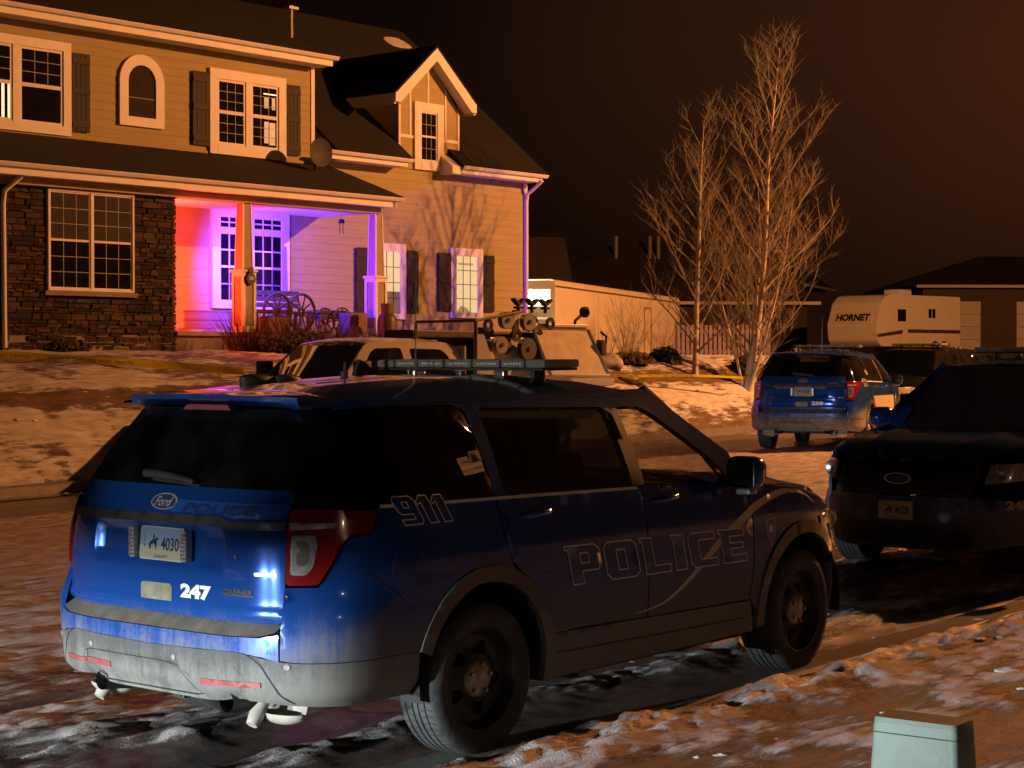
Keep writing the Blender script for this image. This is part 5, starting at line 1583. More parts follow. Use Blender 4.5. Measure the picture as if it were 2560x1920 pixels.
# added lamps for the porch's unseen red and blue sources: stone end, first column
def added_porch_lamp(t, d, z, col, watts, label, aim=None):
    e = empty('added_porch_lamp', hw(t, d, z), math.atan2(.757, .653), label, 'lamp')
    MB().cyl((0, 0, -.06), (0, 0, .0), .05, 12).cyl((0, 0, 0), (0, 0, .05), .035, 12).build('lamp_body', TRIM, e)
    MB().lathe([(.034, .051), (.034, .075), (.02, .09), (.001, .095)], n=12, axis='z').build('lens', mat('lens_'+('red' if col[0] > col[2] else 'blue'), col, .3, emit=col, estr=3), e)
    if aim is None:
        l = bpy.data.lights.new('added_porch_light', 'POINT')
    else:
        l = bpy.data.lights.new('added_porch_light', 'SPOT'); l.spot_size = math.radians(135); l.spot_blend = .95
    l.energy = watts; l.color = col; l.shadow_soft_size = .012 if aim else .05
    o = bpy.data.objects.new('added_porch_light', l); COL.objects.link(o); o.parent = e; o.location = (0, 0, -.12 if aim else .16)
    if aim: o.rotation_euler = Vector(aim).to_track_quat('-Z', 'Y').to_euler()
    return e
added_porch_lamp(2.16, -.75, 3.55, (1.0, .055, .02), 560, 'added red lamp at the stone end of the porch')
added_porch_lamp(3.86, -.27, 4.05, (.055, .030, 1.0), 1900, 'added blue lamp hanging in the porch behind the first column', (1.0, .62, -.22))
_pl = [c for c in bpy.data.objects if c.name.startswith('added_porch_lamp')][-1]
MB().box((-.07, -.045, -.24), (.17, -.040, .02)).build('spill_block_plate', TRIM, _pl)  # added plate that keeps the blue light off the trees
MB().cyl((3.86, .27, 4.15), (3.86, .27, 4.86), .008, 6).build('lamp_cord', TRIM, house)
MB().box((2.02, .69, 3.44), (2.30, .81, 3.49)).build('lamp_bracket', TRIM, house)

# satellite dish on the porch roof
sd = empty('satellite_dish', hw(6.46, -1.05, 5.72), math.atan2(.757, .653), 'grey satellite dish on the porch roof beside the upper corner', 'satellite dish')
MB().tube([(0, 0, 0), (0, -.02, .30)], .02, 8).tube([(.22, .05, .05), (.30, .02, .24), (.12, -.08, .34)], .012, 6).build('mast', DARKMETAL, sd)
n = 20; V = [(.36*r*math.cos(a), -.10-.10*(1-r*r)*-1-.10, .40+.30*r*math.sin(a)) for r in (.001, .4, .75, 1) for a in np.linspace(0, 6.283, n, endpoint=False)]
F = [(i*n+k, i*n+(k+1) % n, (i+1)*n+(k+1) % n, (i+1)*n+k) for i in range(3) for k in range(n)]
mb = MB(); mb.add([(x*.9+.25*(z-.4)*0, y, z) for x, y, z in V], F); mb.build('reflector', mat('grey_dish', (.05, .05, .05), .7), sd, smooth=True)

# porch furniture: wagon-wheel bench, small cart, planters, bell, sign, gas bottle
IRON = mat('weathered_brown_wood', (.06, .04, .03), .8, var=.3)
def wagon_wheel(mb, c, r, th=.04, sp=10):
    mb.tube([(c[0]+r*math.cos(a), c[1], c[2]+r*math.sin(a)) for a in np.linspace(0, 2*math.pi, 33)], th/2, 6, caps=False)
    mb.tube([(c[0]+.07*math.cos(a), c[1], c[2]+.07*math.sin(a)) for a in np.linspace(0, 2*math.pi, 13)], .03, 6, caps=False)
    for k in range(sp):
        a = 2*math.pi*k/sp; mb.tube([(c[0]+.08*math.cos(a), c[1], c[2]+.08*math.sin(a)), (c[0]+r*math.cos(a), c[1], c[2]+r*math.sin(a))], .016, 5)
fz = 2.371
bn = empty('wagon_wheel_bench', hw(4.95, -.35, fz), math.atan2(.757, .653), 'brown bench with two wagon wheel ends on the porch', 'bench')
for x in (-.26, .38):
    mb = MB(); wagon_wheel(mb, (x, -.12+.0*x, .42), .36, .06); mb.build('wheel', IRON, bn)
for k in range(3): MB().box((-.70, .05+k*.14, .40), (.85, .17+k*.14, .44), .004).build('seat_slat', IRON, bn)
for k in range(3): MB().box((-.70, .46, .52+k*.12), (.85, .49, .62+k*.12), .004).build('back_slat', IRON, bn)
for x in (-.62, .77):
    for y in (.07, .45): MB().box((x-.03, y, 0), (x+.03, y+.05, .40)).build('leg', IRON, bn)
ct = empty('wooden_cart', hw(6.25, -.30, fz), math.atan2(.757, .653), 'small dark wooden cart with spoked wheel near the second column', 'cart')
MB().box((-.36, .0, .42), (.40, .40, .48), .005).box((-.30, .03, .30), (.34, .37, .419)).build('tray', IRON, ct)
for y in (-.06, .44):
    mb = MB(); wagon_wheel(mb, (.22, y, .27), .26, .035, 8); mb.build('wheel', IRON, ct)
for y in (.05, .33): MB().box((-.32, y, 0), (-.28, y+.04, .30)).build('leg', IRON, ct)
for (t, d, w, hgt, lb) in ((4.35, .05, .55, .30, 'square brown planter under the wagon wheels'), (6.55, .0, .50, .42, 'tall brown planter box left of the second column')):
    pb = empty('planter_box', hw(t, d, fz), math.atan2(.757, .653), lb, 'planter')
    MB().box((-w/2, -.16, 0), (w/2, .16, hgt), .01).build('box', mat('terracotta_wood', (.20, .11, .07), .8, var=.25), pb)
    MB().box((-w/2+.03, -.13, hgt-.01), (w/2-.03, .13, hgt+.015), .01).build('soil', DARKMETAL, pb)
bl = empty('wind_chime', hw(6.70, -.50, 4.86), math.atan2(.757, .653), 'small dark wind chime hanging from the porch ceiling', 'wind chime')
MB().cyl((0, 0, -.12), (0, 0, 0), .004, 5).build('cord', DARKMETAL, bl)
MB().cyl((0, 0, -.20), (0, 0, -.12), .07, 10, .05).build('cap', DARKMETAL, bl)
for a in (0, 1.6, 3.1, 4.7): MB().cyl((.045*math.cos(a), .045*math.sin(a), -.42), (.045*math.cos(a), .045*math.sin(a), -.20), .008, 6).build('tube', DARKMETAL, bl)
sg_ = empty('house_sign', hw(3.60, .225, 3.36), math.atan2(.757, .653), 'round black sign hanging on the first porch column', 'sign')
MB().lathe([(.001, -.02), (.11, -.02), (.12, 0), (.11, .02), (.001, .02)], axis_o=(0, 0, .03), n=28, axis='y').box((-.06, -.02, .14), (.06, .02, .26), .01).build('board', mat('black_sign', (.012, .012, .012), .5), sg_)
MB().box((-.055, -.026, .01), (.055, -.0205, .07), .002).build('number_plate', mat('grey_plate', (.35, .30, .26), .5), sg_)
gb = empty('propane_tank', hw(6.80, .72, 2.00), math.atan2(.757, .653), 'dark propane tank standing in front of the second column', 'gas bottle')
mb = MB(); mb.lathe([(.001, .0), (.15, .0), (.16, .03), (.19, .10), (.20, .18), (.20, .62), (.18, .72), (.11, .79), (.03, .81)], n=24, axis='z'); mb.build('tank', mat('dark_tank', (.06, .045, .03), .5, var=.2), gb, auto=50)
mb = MB(); mb.lathe([(.12, .78), (.13, .98), (.125, .98), (.115, .80)], n=20, axis='z'); mb.cyl((0, 0, .80), (0, 0, .93), .025, 8); mb.build('collar', mat('olive_collar', (.10, .10, .04), .5), gb, auto=50)

# ------------------------------------------------------------------ white service truck parked by the far kerb
WPAINT = paint_material('dusty_white_paint', (0.42, 0.41, 0.39), (.30, .27, .22), 0.0, .3, 1.2, .8)
GALV = mat('galvanised_steel', (.40, .38, .34), .5, .6, var=.2, scale=8)
def make_truck():
    tk = empty('service_truck', label='white crew cab service truck with hose reels and a tilted panel behind the cab', cat='truck')
    def SY(z): return float(np.interp(z, [.5, .8, 1.1, 1.32, 1.6, 1.86, 1.95], [.96, .99, .99, .965, .87, .775, .72]))
    def TS(x, z): return (x, SY(z), z)
    body_o = [(-.02, .55), (2.42, .55), (2.46, 1.05), (2.42, 1.30), (1.86, 1.83), (1.76, 1.885), (.20, 1.885), (.04, 1.80), (-.03, 1.35)]
    w1 = rounded([(1.12, 1.34), (2.12, 1.34), (1.76, 1.74), (1.66, 1.80), (1.16, 1.81)], .05)
    w2 = rounded([(.20, 1.36), (.98, 1.35), (1.00, 1.80), (.38, 1.79), (.26, 1.70)], .05)
    for sg in (1, -1):
        fn = TS if sg > 0 else (lambda x, z: (x, -SY(z), z))
        side = sheet('cab_side', body_o, fn, WPAINT, tk, holes=[w1, w2], step=.12, thick=.04, flip=(sg > 0))
        sheet('front_door_window', offset_poly(w1, -.003), fn, GLASS_CLEAR, tk, step=.2, off=-.012, flip=(sg > 0))
        sheet('rear_door_window', offset_poly(w2, -.003), fn, GLASS_DARK, tk, step=.2, off=-.012, flip=(sg > 0))
        for x0, z0 in ((1.06, 1.22), (.12, 1.22)): MB().box((x0+.05, sg*.98, z0), (x0+.22, sg*1.02, z0+.03), .006).build('door_handle', TRIM, tk)
        MB().box((2.10, sg*1.00, 1.30), (2.24, sg*1.26, 1.62), .03).box((2.14, sg*.93, 1.36), (2.19, sg*1.01, 1.40)).build('mirror', TRIM, tk, auto=40)
    # roof with ribs
    def rf(a, b):
        z0 = float(np.interp(a, [.02, .2, 1.0, 1.76, 1.86], [1.80, 1.885, 1.90, 1.885, 1.83]))
        y = b*(.755 if .2 < a < 1.7 else .74)
        return (a, y, z0+.055*(1-abs(b)**2.4)*float(smooth01(0, .25, a)*smooth01(1.9, 1.6, a))+.010*math.cos(b*26)*float(smooth01(.2, .35, a)*smooth01(1.7, 1.55, a)))
    sheet('roof', [(.03, -1), (1.85, -1), (1.88, 0), (1.85, 1), (.03, 1)], rf, WPAINT, tk, step=.06)
    V = []; F = []
    for sg in (-1, 1):
        k = len(V)
        for i, x in enumerate(np.linspace(.03, 1.84, 14)):
            p_ = rf(x, sg); z_ = float(np.interp(x, [.04, .2, 1.76, 1.86], [1.80, 1.885, 1.885, 1.83]))
            V += [p_, (x, sg*(SY(z_)+.004), z_-.015)]
            if i: F.append((k+2*i-2, k+2*i-1, k+2*i+1, k+2*i))
    mesh_obj('roof_drip', V, F, WPAINT, tk, smooth=True)
    def wsf(a, b): return ((2.50-.16*a*a)*(1-b)+(1.88-.04*a*a)*b, a*(.88*(1-b)+.735*b), 1.30*(1-b)+1.845*b+.02*math.sin(b*3.1))
    sheet('windshield', [(-1, 0), (1, 0), (1, 1), (-1, 1)], wsf, GLASS_CLEAR, tk, step=.2, flip=True)
    for sg in (-1, 1):
        V = []; F = []
        for i, b in enumerate(np.linspace(0, 1, 6)):
            g = wsf(sg, b); s_ = (2.42+(1.80-2.42)*b, sg*SY(1.30+.56*b), 1.30+.56*b)
            V += [g, s_]
            if i: F.append((2*i-2, 2*i-1, 2*i+1, 2*i))
        mesh_obj('pillar', V, F, WPAINT, tk, smooth=True)
    MB().tube([wsf(.55, .03), wsf(.25, .22), wsf(.05, .42)], .010, 5).tube([wsf(-.25, .03), wsf(-.5, .25), wsf(-.62, .40)], .010, 5).build('wiper', TRIM, tk)
    def hd(a, b): return (a, b*float(np.interp(a, [2.4, 3.3, 3.6], [.93, .90, .84])), float(np.interp(a, [2.4, 3.0, 3.5, 3.62], [1.27, 1.25, 1.20, 1.12]))-.03*b*b)
    sheet('hood', [(2.42, -1), (3.62, -1), (3.62, 1), (2.42, 1)], hd, WPAINT, tk, step=.15)
    MB().box((2.40, -.97, .60), (3.60, .97, 1.09), .05).build('front_clip', WPAINT, tk, auto=40)
    MB().box((3.58, -.80, .70), (3.66, .80, 1.08), .02).build('grille', TRIM, tk, auto=40)
    MB().box((3.60, -.98, .42), (3.78, .98, .66), .04).build('front_bumper', CHROME, tk, auto=40)
    for sg in (-1, 1): MB().box((3.585, sg*.82-.12, .84), (3.65, sg*.82+.12, 1.08), .02).build('headlamp', CLEARLENS, tk, auto=40)
    MB().box((-.05, -.90, .55), (-.02, .90, 1.84)).build('cab_back', WPAINT, tk)
    MB().box((-2.9, -.45, .50), (3.4, .45, .68)).build('chassis', DARKMETAL, tk)
    MB().box((.0, -.80, .60), (2.4, .80, .70)).box((1.9, -.85, .70), (2.35, .85, 1.20), .04).build('cabin_floor', INTER, tk)
    for x, y in ((1.25, .42), (1.25, -.42), (.32, 0)):
        w = .5 if y else 1.4
        MB().box((x-.25, y-w/2, .70), (x+.25, y+w/2, .92), .04).box((x-.30, y-w/2, .90), (x-.16, y+w/2, 1.42), .04).box((x-.30, y-.12, 1.43), (x-.20, y+.12, 1.62), .03).build('seat', INTER, tk)
    # service body
    MB().box((-2.75, -.97, .70), (-.12, -.50, 1.95), .02).build('tool_compartment', mat('grey_box_paint', (.28, .27, .25), .6, var=.15), tk)
    MB().box((-2.80, -1.0, 1.98), (-.06, -.46, 2.10), .02).box((-2.75, -.97, 1.951), (-.12, -.5, 1.98)).build('compartment_lid', TRIM, tk)
    MB().box((-2.75, .55, .70), (-.12, .97, 1.30), .02).build('tool_compartment', WPAINT, tk)
    MB().box((-2.75, -.49, .70), (-.12, .54, .78)).build('bed_floor', GALV, tk)
    rk = MB()
    for y in (-.42, .93): rk.tube([(-.22, y, 1.30), (-.22, y, 2.22)], .03, 8)
    rk.tube([(-.22, -.42, 2.22), (-.22, .93, 2.22)], .022, 8); rk.tube([(-.22, .90, 2.22), (-1.25, .90, 2.38)], .022, 8)
    rk.build('headache_rack', mat('dark_rack_steel', (.12, .11, .10), .6, .3), tk)
    MB().prism([(-.28, 1.32), (-.75, 1.32), (-.42, 2.02), (-.28, 2.02)], lambda a, b: (a, .90, b), lambda a, b: (a, .82, b)).build('side_plate', WPAINT, tk)
    MB().box((-.90, -.1, 1.30), (-.35, .55, 1.95), .03).build('welder', DARKMETAL, tk)
    # hose reels, two rows
    def reel(x, y, z, r, m_):
        e_ = empty('hose_reel'); e_.parent = tk; e_.location = (x, y, z)
        MB().lathe([(.02, .05), (r, .05), (r, .035), (r*.55, .03), (r*.55, -.03), (r, -.035), (r, -.05), (.02, -.05)], n=26, axis='y').build('drum', m_, e_, auto=35)
        MB().lathe([(.001, .075), (.03, .075), (.035, .05)], n=12, axis='y').build('hub', TRIM, e_)
    RW = mat('reel_grey', (.22, .205, .185), .5, var=.2); RD = mat('reel_dark', (.06, .055, .05), .5)
    for x, y, z, r, m_ in ((-.95, .84, 2.24, .135, RW), (-1.12, .70, 2.24, .135, RD), (-1.42, .84, 2.22, .135, RW), (-1.62, .70, 2.20, .13, RD),
                           (-.80, .86, 1.86, .13, RW), (-1.02, .72, 1.84, .13, RD), (-1.38, .86, 1.80, .17, RD), (-1.66, .74, 1.80, .15, RD)): reel(x, y, z, r, m_)
    MB().box((-1.25, .76, 1.98), (-1.15, .82, 2.40)).box((-1.95, .77, 2.33), (-1.15, .83, 2.36)).box((-1.75, .5, 1.30), (-.7, .72, 1.98), .02).build('reel_stand', GALV, tk)
    # flood lamps on little stands above the rack
    for x in (-1.25, -1.55, -1.85):
        e_ = empty('flood_lamp'); e_.parent = tk; e_.location = (x, .80, 2.36)
        MB().box((-.02, -.02, 0), (.02, .02, .17)).build('stand', DARKMETAL, e_)
        MB().prism([(-.12, .20), (-.02, .12), (.02, .12), (.12, .20), (.10, .225), (0, .16), (-.10, .225)], lambda a, b: (a, -.05, b), lambda a, b: (a, .05, b)).build('lamp_head', DARKMETAL, e_)
        MB().box((-.05, -.06, .06), (.05, .06, .10), .01).build('bracket', DARKMETAL, e_)
    # clutter in the bed: coils, cans and boxes
    for x, y, z, w, hh in ((-1.0, .30, 1.95, .22, .28), (-1.35, .35, 1.90, .26, .22), (-1.75, .40, 1.85, .30, .36), (-2.2, .30, 1.80, .34, .30), (-.62, .66, 1.95, .18, .30)):
        MB().box((x-w/2, y-w/2, z-.25), (x+w/2, y+w/2, z+hh*.6), .02).build('tool_box', mat('oily_tool_box', (.07, .06, .05), .6, var=.4), tk)
    for x, z, r in ((-1.15, 2.02, .10), (-1.9, 2.20, .09), (-.55, 2.16, .09)):
        mb = MB()
        for k in range(3): mb.tube([(x+(r-.02*k)*math.cos(a), .86, z+(r-.02*k)*math.sin(a)) for a in np.linspace(0, 6.283, 18)], .014, 5, caps=False)
        mb.build('hose_coil', RUBBER, tk)
    # tilted plywood-coloured panel on the rear, white rail under it
    pan = [(-1.72, 1.40), (-3.05, 1.38), (-2.88, 2.12), (-1.62, 2.14)]
    f0 = lambda a, b: (a, 1.06-(b-1.38)*.42, b); f1 = lambda a, b: (a, 1.03-(b-1.38)*.42, b)
    MB().prism(pan, f0, f1).build('tilted_panel', mat('scuffed_cream_panel', (.44, .37, .26), .75, var=.22, scale=5), tk)
    fr = MB()
    for i in range(4):
        a, b = pan[i], pan[(i+1) % 4]
        fr.tube([f0(*a), f0(*b)], .028, 6)
    fr.build('panel_frame', WPAINT, tk)
    MB().box((-3.12, .70, 1.22), (-2.1, 1.12, 1.34), .02).build('rear_rail', WPAINT, tk)
    MB().tube([(-2.6, .72, 2.14), (-2.62, .72, 2.26), (-2.80, .70, 2.36)], .025, 6).lathe([(.001, -.05), (.085, -.04), (.09, .03), (.05, .06)], axis_o=(-2.86, .70, 2.40), n=16, axis='y').build('work_lamp', DARKMETAL, tk)
    MB().tube([(-2.95, .90, 1.70), (-3.12, .90, 1.78), (-3.16, .90, 2.0), (-3.05, .88, 2.08)], .022, 6).box((-3.10, .84, 1.70), (-2.98, .96, 1.95), .02).build('hose_bracket', DARKMETAL, tk)
    MB().box((-1.6, .60, 2.148), (-2.85, .80, 2.20), .01).build('top_shelf', GALV, tk)
    for x in (-1.9, 2.95):
        for sg in (-1, 1):
            e_ = empty('wheel'); e_.parent = tk; e_.location = (x, sg*.84, .40)
            MB().lathe([(.22, .13), (.30, .14), (.38, .12), (.40, .09), (.40, -.09), (.38, -.12), (.30, -.14), (.22, -.13)], n=36).build('tyre', RUBBER, e_, auto=40)
            MB().lathe([(.001, sg*.06), (.10, sg*.08), (.18, sg*.04), (.225, sg*.12)], n=24).build('rim', GALV, e_, auto=40)
    for sg in (-1, 1):
        for x in (2.95,):
            V = []; F = []
            for i, a in enumerate(np.linspace(0, math.pi, 14)):
                for y in (.72, 1.0): V.append((x+.47*math.cos(a), sg*y, .42+.47*math.sin(a)))
                if i: F.append((2*i-2, 2*i-1, 2*i+1, 2*i))
            mesh_obj('wheel_arch', V, F, DARKMETAL, tk)
    return tk
truck = make_truck()
truck.location = (-1.356, 28.5, ground(-1.356, 28.5)+.05); truck.rotation_euler = (0, 0, math.atan2(-.70, -.71))

# ------------------------------------------------------------------ bare trees and shrubs
BARK = mat('pale_bark', (.50, .44, .36), .85, var=.35, scale=6, bump=.4, bscale=20, stretch=(1, 1, .3))
TWIG = mat('twig_bark', (.25, .225, .17), .85, var=.2)
def limb(mb, p, d, L, r, segs, up=.25, n=5, jit=.12):
    """a bending tapered limb; returns its points"""
    pts = [Vector(p)]; d = Vector(d).normalized()
    for i in range(segs):
        d = (d+Vector((random.gauss(0, jit), random.gauss(0, jit), random.gauss(0, jit)+up/segs))).normalized()
        pts.append(pts[-1]+d*(L/segs))
    mb.tube(pts, [r*(1-.85*i/segs) for i in range(segs+1)], n, caps=False)
    return pts, d
def bare_tree(name, label, loc, stems, seed, nb, blen, group, spread=.62):
    random.seed(seed)
    t = empty(name, loc, 0, label, 'tree', group)
    tr = MB(); cr_ = MB()
    for st_, r0 in stems:
        P = [Vector(q) for q in spline(st_, k=5)]
        n = len(P)
        tr.tube(P, [max(.006, r0*(1-.93*(i/(n-1))**.85)) for i in range(n)], 9, caps=False)
        H = P[-1].z
        nb_ = nb if st_ is stems[0][0] else int(nb*.45)
        for b in range(nb_):
            f = .10+.88*(b+random.random())/nb_
            q = f*(n-1); i = min(n-2, int(q)); p = P[i].lerp(P[i+1], q-i)
            az = b*2.4+random.gauss(0, .5)
            L = blen*(1.0-.72*f)*random.uniform(.65, 1.2)*(.55+.6*min(1, f*4))
            d = Vector((math.cos(az)*spread, math.sin(az)*spread, .95-.30*(1-f)))
            rb = max(.007, r0*.42*(1-f*.75))
            pts, dd = limb(cr_, p, d, L, rb, 6, .55, 5, .09)
            for s in range(int(2+L*3.6)):
                g = random.uniform(.18, .98); k = min(5, int(g*6)); pp = pts[k].lerp(pts[min(6, k+1)], g*6-k)
                a2 = random.random()*6.28; base = (pts[min(6, k+1)]-pts[k]).normalized()
                sd = Vector((math.cos(a2), math.sin(a2), .35))
                L2 = L*random.uniform(.22, .48)*(1.15-g*.6)
                p2, d2 = limb(cr_, pp, base*.8+sd*.75, L2, max(.0045, rb*.38), 4, .25, 4, .12)
                for s3 in range(int(2+L2*6.0)):
                    g3 = random.uniform(.15, 1); k3 = min(3, int(g3*4)); p3 = p2[k3].lerp(p2[min(4, k3+1)], g3*4-k3)
                    a3 = random.random()*6.28
                    limb(cr_, p3, d2*.7+Vector((math.cos(a3), math.sin(a3), .3))*.7, random.uniform(.15, .40), .0036, 2, .1, 3, .1)
    tr.build('trunk', BARK, t, smooth=True)
    cr_.build('crown', TWIG, t, smooth=True)
    return t
T1 = (3.93, 39.9); T2 = (5.10, 40.5)
g1 = ground(*T1); g2 = ground(*T2)
bare_tree('bare_tree', 'slender leafless tree nearer the house, one straight pale trunk', (T1[0], T1[1], g1-.05),
          [([(0, 0, 0), (.03, 0, 1.5), (.08, 0, 3.0), (.11, 0, 4.2), (.18, 0, 5.5)], .075)], 3, 38, 2.25, 'leafless trees by the street', .80)
bare_tree('bare_tree', 'tallest leafless tree with several trunks, behind the parked police car', (T2[0], T2[1], g2-.05),
          [([(0, 0, 0), (.28, .05, 1.6), (.42, .05, 3.3), (.48, 0, 5.0), (.60, 0, 6.3), (.72, 0, 7.5)], .085),
           ([(-.03, .05, 0), (.20, .25, 1.5), (.33, .30, 3.0), (.30, .35, 4.6)], .055),
           ([(.05, -.05, 0), (.45, -.12, 1.4), (.80, -.15, 2.9), (1.0, -.10, 4.2)], .050),
           ([(-.05, 0, 0), (-.25, -.05, .9), (-.55, -.1, 2.0), (-.62, -.1, 3.0)], .040)], 9, 46, 2.75, 'leafless trees by the street', .76)
def bare_shrub(label, x, y, h_, n, spread, seed, z=None):
    random.seed(seed)
    e = empty('bare_shrub', (x, y, (ground(x, y) if z is None else z)-.03), 0, label, 'shrub', 'leafless shrubs in the yard')
    mb = MB()
    for i in range(n):
        a = random.random()*6.28; tl = random.uniform(.1, spread)
        pts, d = limb(mb, (.06*math.cos(a), .06*math.sin(a), 0), (math.cos(a)*tl, math.sin(a)*tl, 1), h_*random.uniform(.55, 1.05), .009, 5, .1, 4, .10)
        for s in range(5):
            k = random.randrange(1, 5); b = random.random()*6.28
            limb(mb, pts[k], d*.7+Vector((math.cos(b), math.sin(b), .4))*.6, h_*random.uniform(.15, .35), .0045, 3, .1, 3, .1)
    mb.build('stems', TWIG, e, smooth=True)
    return e
bare_shrub('large leafless shrub against the box trailer, left', 3.05, 49.0, 2.0, 34, .55, 21)
bare_shrub('large leafless shrub against the box trailer, right', 4.35, 53.0, 1.9, 34, .55, 22)
bare_shrub('low twiggy shrub under the box trailer near the truck', 2.25, 44.4, 1.0, 26, .8, 23)
# dry grass clump and brushy stalks in front of the porch
STRAW = mat('dry_straw', (.16, .10, .055), .9, var=.35, scale=8)
def grass_clump(label, x, y, h_, n, seed, z=None):
    random.seed(seed)
    e = empty('dry_grass', (x, y, (ground(x, y) if z is None else z)-.03), 0, label, 'grass', 'dry grass clumps before the porch')
    mb = MB()
    for i in range(n):
        a = random.random()*6.28; r = random.uniform(0, .35)
        limb(mb, (r*math.cos(a), r*math.sin(a), 0), (math.cos(a)*random.uniform(.05, .55), math.sin(a)*random.uniform(.05, .55), 1), h_*random.uniform(.45, 1.1), .007, 4, -.35, 3, .08)
    mb.build('blades', STRAW, e)
for i, (t_, d_, h_, n_, lb) in enumerate(((2.75, 1.1, .85, 260, 'tall dry grass clump just left of the first column'), (3.9, 1.0, .95, 300, 'dense dry grass clump in front of the first column'), (5.2, .8, .8, 260, 'dry grass before the wagon wheel bench'), (6.1, .8, .6, 200, 'short dry grass before the small cart'))):
    p_ = hw(t_, d_, 0); grass_clump(lb, p_[0], p_[1], h_, n_, 40+i)
# evergreen mound and bushes
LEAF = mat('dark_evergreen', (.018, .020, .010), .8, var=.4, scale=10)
def bush(label, x, y, rx, rz, n, seed, m_=LEAF, z=None):
    random.seed(seed)
    e = empty('bush', (x, y, ground(x, y) if z is None else z), 0, label, 'bush')
    V = []; F = []
    for i in range(n):
        u = random.random()*6.28; v = math.acos(random.uniform(-.1, 1)); r = random.uniform(.80, 1.04)*(1+.12*math.sin(3*u+seed)*math.sin(v*2))
        c = Vector((rx*r*math.sin(v)*math.cos(u), rx*r*math.sin(v)*math.sin(u), rz*r*math.cos(v)))
        a = Vector((random.gauss(0, 1), random.gauss(0, 1), random.gauss(0, 1))).normalized(); b = a.orthogonal().normalized(); s = random.uniform(.03, .065)
        k = len(V); V += [c+a*s, c+b*s*.5, c-a*s, c-b*s*.5]; F.append((k, k+1, k+2, k+3))
    mesh_obj('foliage', V, F, m_, e)
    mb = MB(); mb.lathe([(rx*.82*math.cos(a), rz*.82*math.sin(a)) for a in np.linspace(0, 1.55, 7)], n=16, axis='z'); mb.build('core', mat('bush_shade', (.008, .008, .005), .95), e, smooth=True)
bush('black rounded bush on the snow left of the bare trees', 3.35, 40.5, .36, .34, 900, 5)
bush('black bush at the foot of the tallest tree', 5.15, 41.6, .30, .40, 700, 6)
bush('low olive shrub at the foot of the stone front', *hw(-.9, .55, 0)[:2], .40, .22, 500, 7, mat('olive_shrub', (.05, .05, .022), .8, var=.4))
bush('brown juniper spreading before the porch steps', *hw(3.3, 1.9, 0)[:2], .75, .40, 1500, 8, mat('brown_juniper', (.055, .038, .022), .85, var=.45))
bush('brown low brush near the kerb by the tilted panel', 2.55, 39.6, .50, .22, 700, 12, mat('brown_brush', (.06, .04, .02), .85, var=.45))
# snowy boulders
BOULDER = mat('snow_dusted_rock', (.30, .27, .24), .9, var=.5, scale=5, bump=.6, bscale=12)
def boulder(label, x, y, s, seed):
    random.seed(seed)
    bm = bmesh.new(); bmesh.ops.create_icosphere(bm, subdivisions=3, radius=1)
    for v in bm.verts:
        n = v.co.normalized(); v.co = n*(1+.22*math.sin(3*n.x+seed)*math.cos(4*n.y)+random.gauss(0, .03)); v.co.z *= .6; v.co *= s
    me_ = bpy.data.meshes.new('boulder'); bm.to_mesh(me_); bm.free(); me_.materials.append(BOULDER)
    for p_ in me_.polygons: p_.use_smooth = True
    o = bpy.data.objects.new('boulder', me_); COL.objects.link(o); o.location = (x, y, ground(x, y)+s*.2)
    tag(o, label, 'rock', 'rocks on the snowy bank')
boulder('pale rock right behind the tilted truck panel', 1.98, 38.3, .34, 1)
boulder('flat rock right of the truck panel, lower', 2.35, 37.6, .22, 2)
boulder('small rock between the bush and the truck', 2.6, 37.6, .16, 3)
# picket fence behind the trees
PICK = mat('weathered_picket', (.20, .165, .11), .85, var=.3)
fn_ = empty('picket_fence', (4.3, 48.5, ground(4.3, 48.5)), math.radians(12), 'weathered picket fence behind the leafless trees', 'fence')
for i in range(20): MB().box((i*.125, -.01, .05), (i*.125+.085, .01, 1.02+random.uniform(-.03, .03)), .004).build('picket', PICK, fn_)
for z in (.28, .80): MB().box((-.05, .011, z), (2.55, .05, z+.08)).build('rail', PICK, fn_)
for x in (0, 1.25, 2.5): MB().box((x, .051, 0), (x+.09, .14, 1.1)).build('post', PICK, fn_)

# ------------------------------------------------------------------ long enclosed trailer beside the house
BOXW = mat('cream_trailer_skin', (.62, .55, .44), .55, var=.07, scale=2)
a0 = np.array((1.07, 46.0)); a1 = np.array((5.40, 60.0)); dv = a1-a0; LT = float(np.linalg.norm(dv)); dv /= LT
bt = empty('enclosed_trailer', (a0[0], a0[1], 1.55), math.atan2(dv[1], dv[0]), 'long cream enclosed trailer beside the house, its rear open', 'trailer')
# local x along the side, y to the left (away), z up; near end open
HT = 2.28
def wallx(name, pts, y0, y1, m_): MB().prism(pts, lambda a, b: (a, y0, b), lambda a, b: (a, y1, b)).build(name, m_, bt)
xs = [0, 4.2, 4.24, 9.0, LT]
for i in range(4):
    if xs[i+1]-xs[i] < .1: continue
    wallx('side_panel', [(xs[i]+.006, .35), (xs[i+1]-.006, .35), (xs[i+1]-.006, HT-.20), (xs[i]+.006, HT-.20)], 0, .04, BOXW)
wallx('side_rail', [(0, HT-.195), (LT, HT-.195), (LT, HT-.155), (0, HT-.155)], -.012, .03, mat('dark_rail', (.10, .07, .05), .6))
sec = [(0.0, HT-.154), (.0, HT-.09), (.04, HT-.03), (.12, HT), (2.3, HT), (2.40, HT-.05), (2.40, HT-.154)]
n = len(sec); MB().add([(0, a, b) for a, b in sec]+[(LT, a, b) for a, b in sec], [(i, (i+1) % n, n+(i+1) % n, n+i) for i in range(n-1)]).build('roof', BOXW, bt)
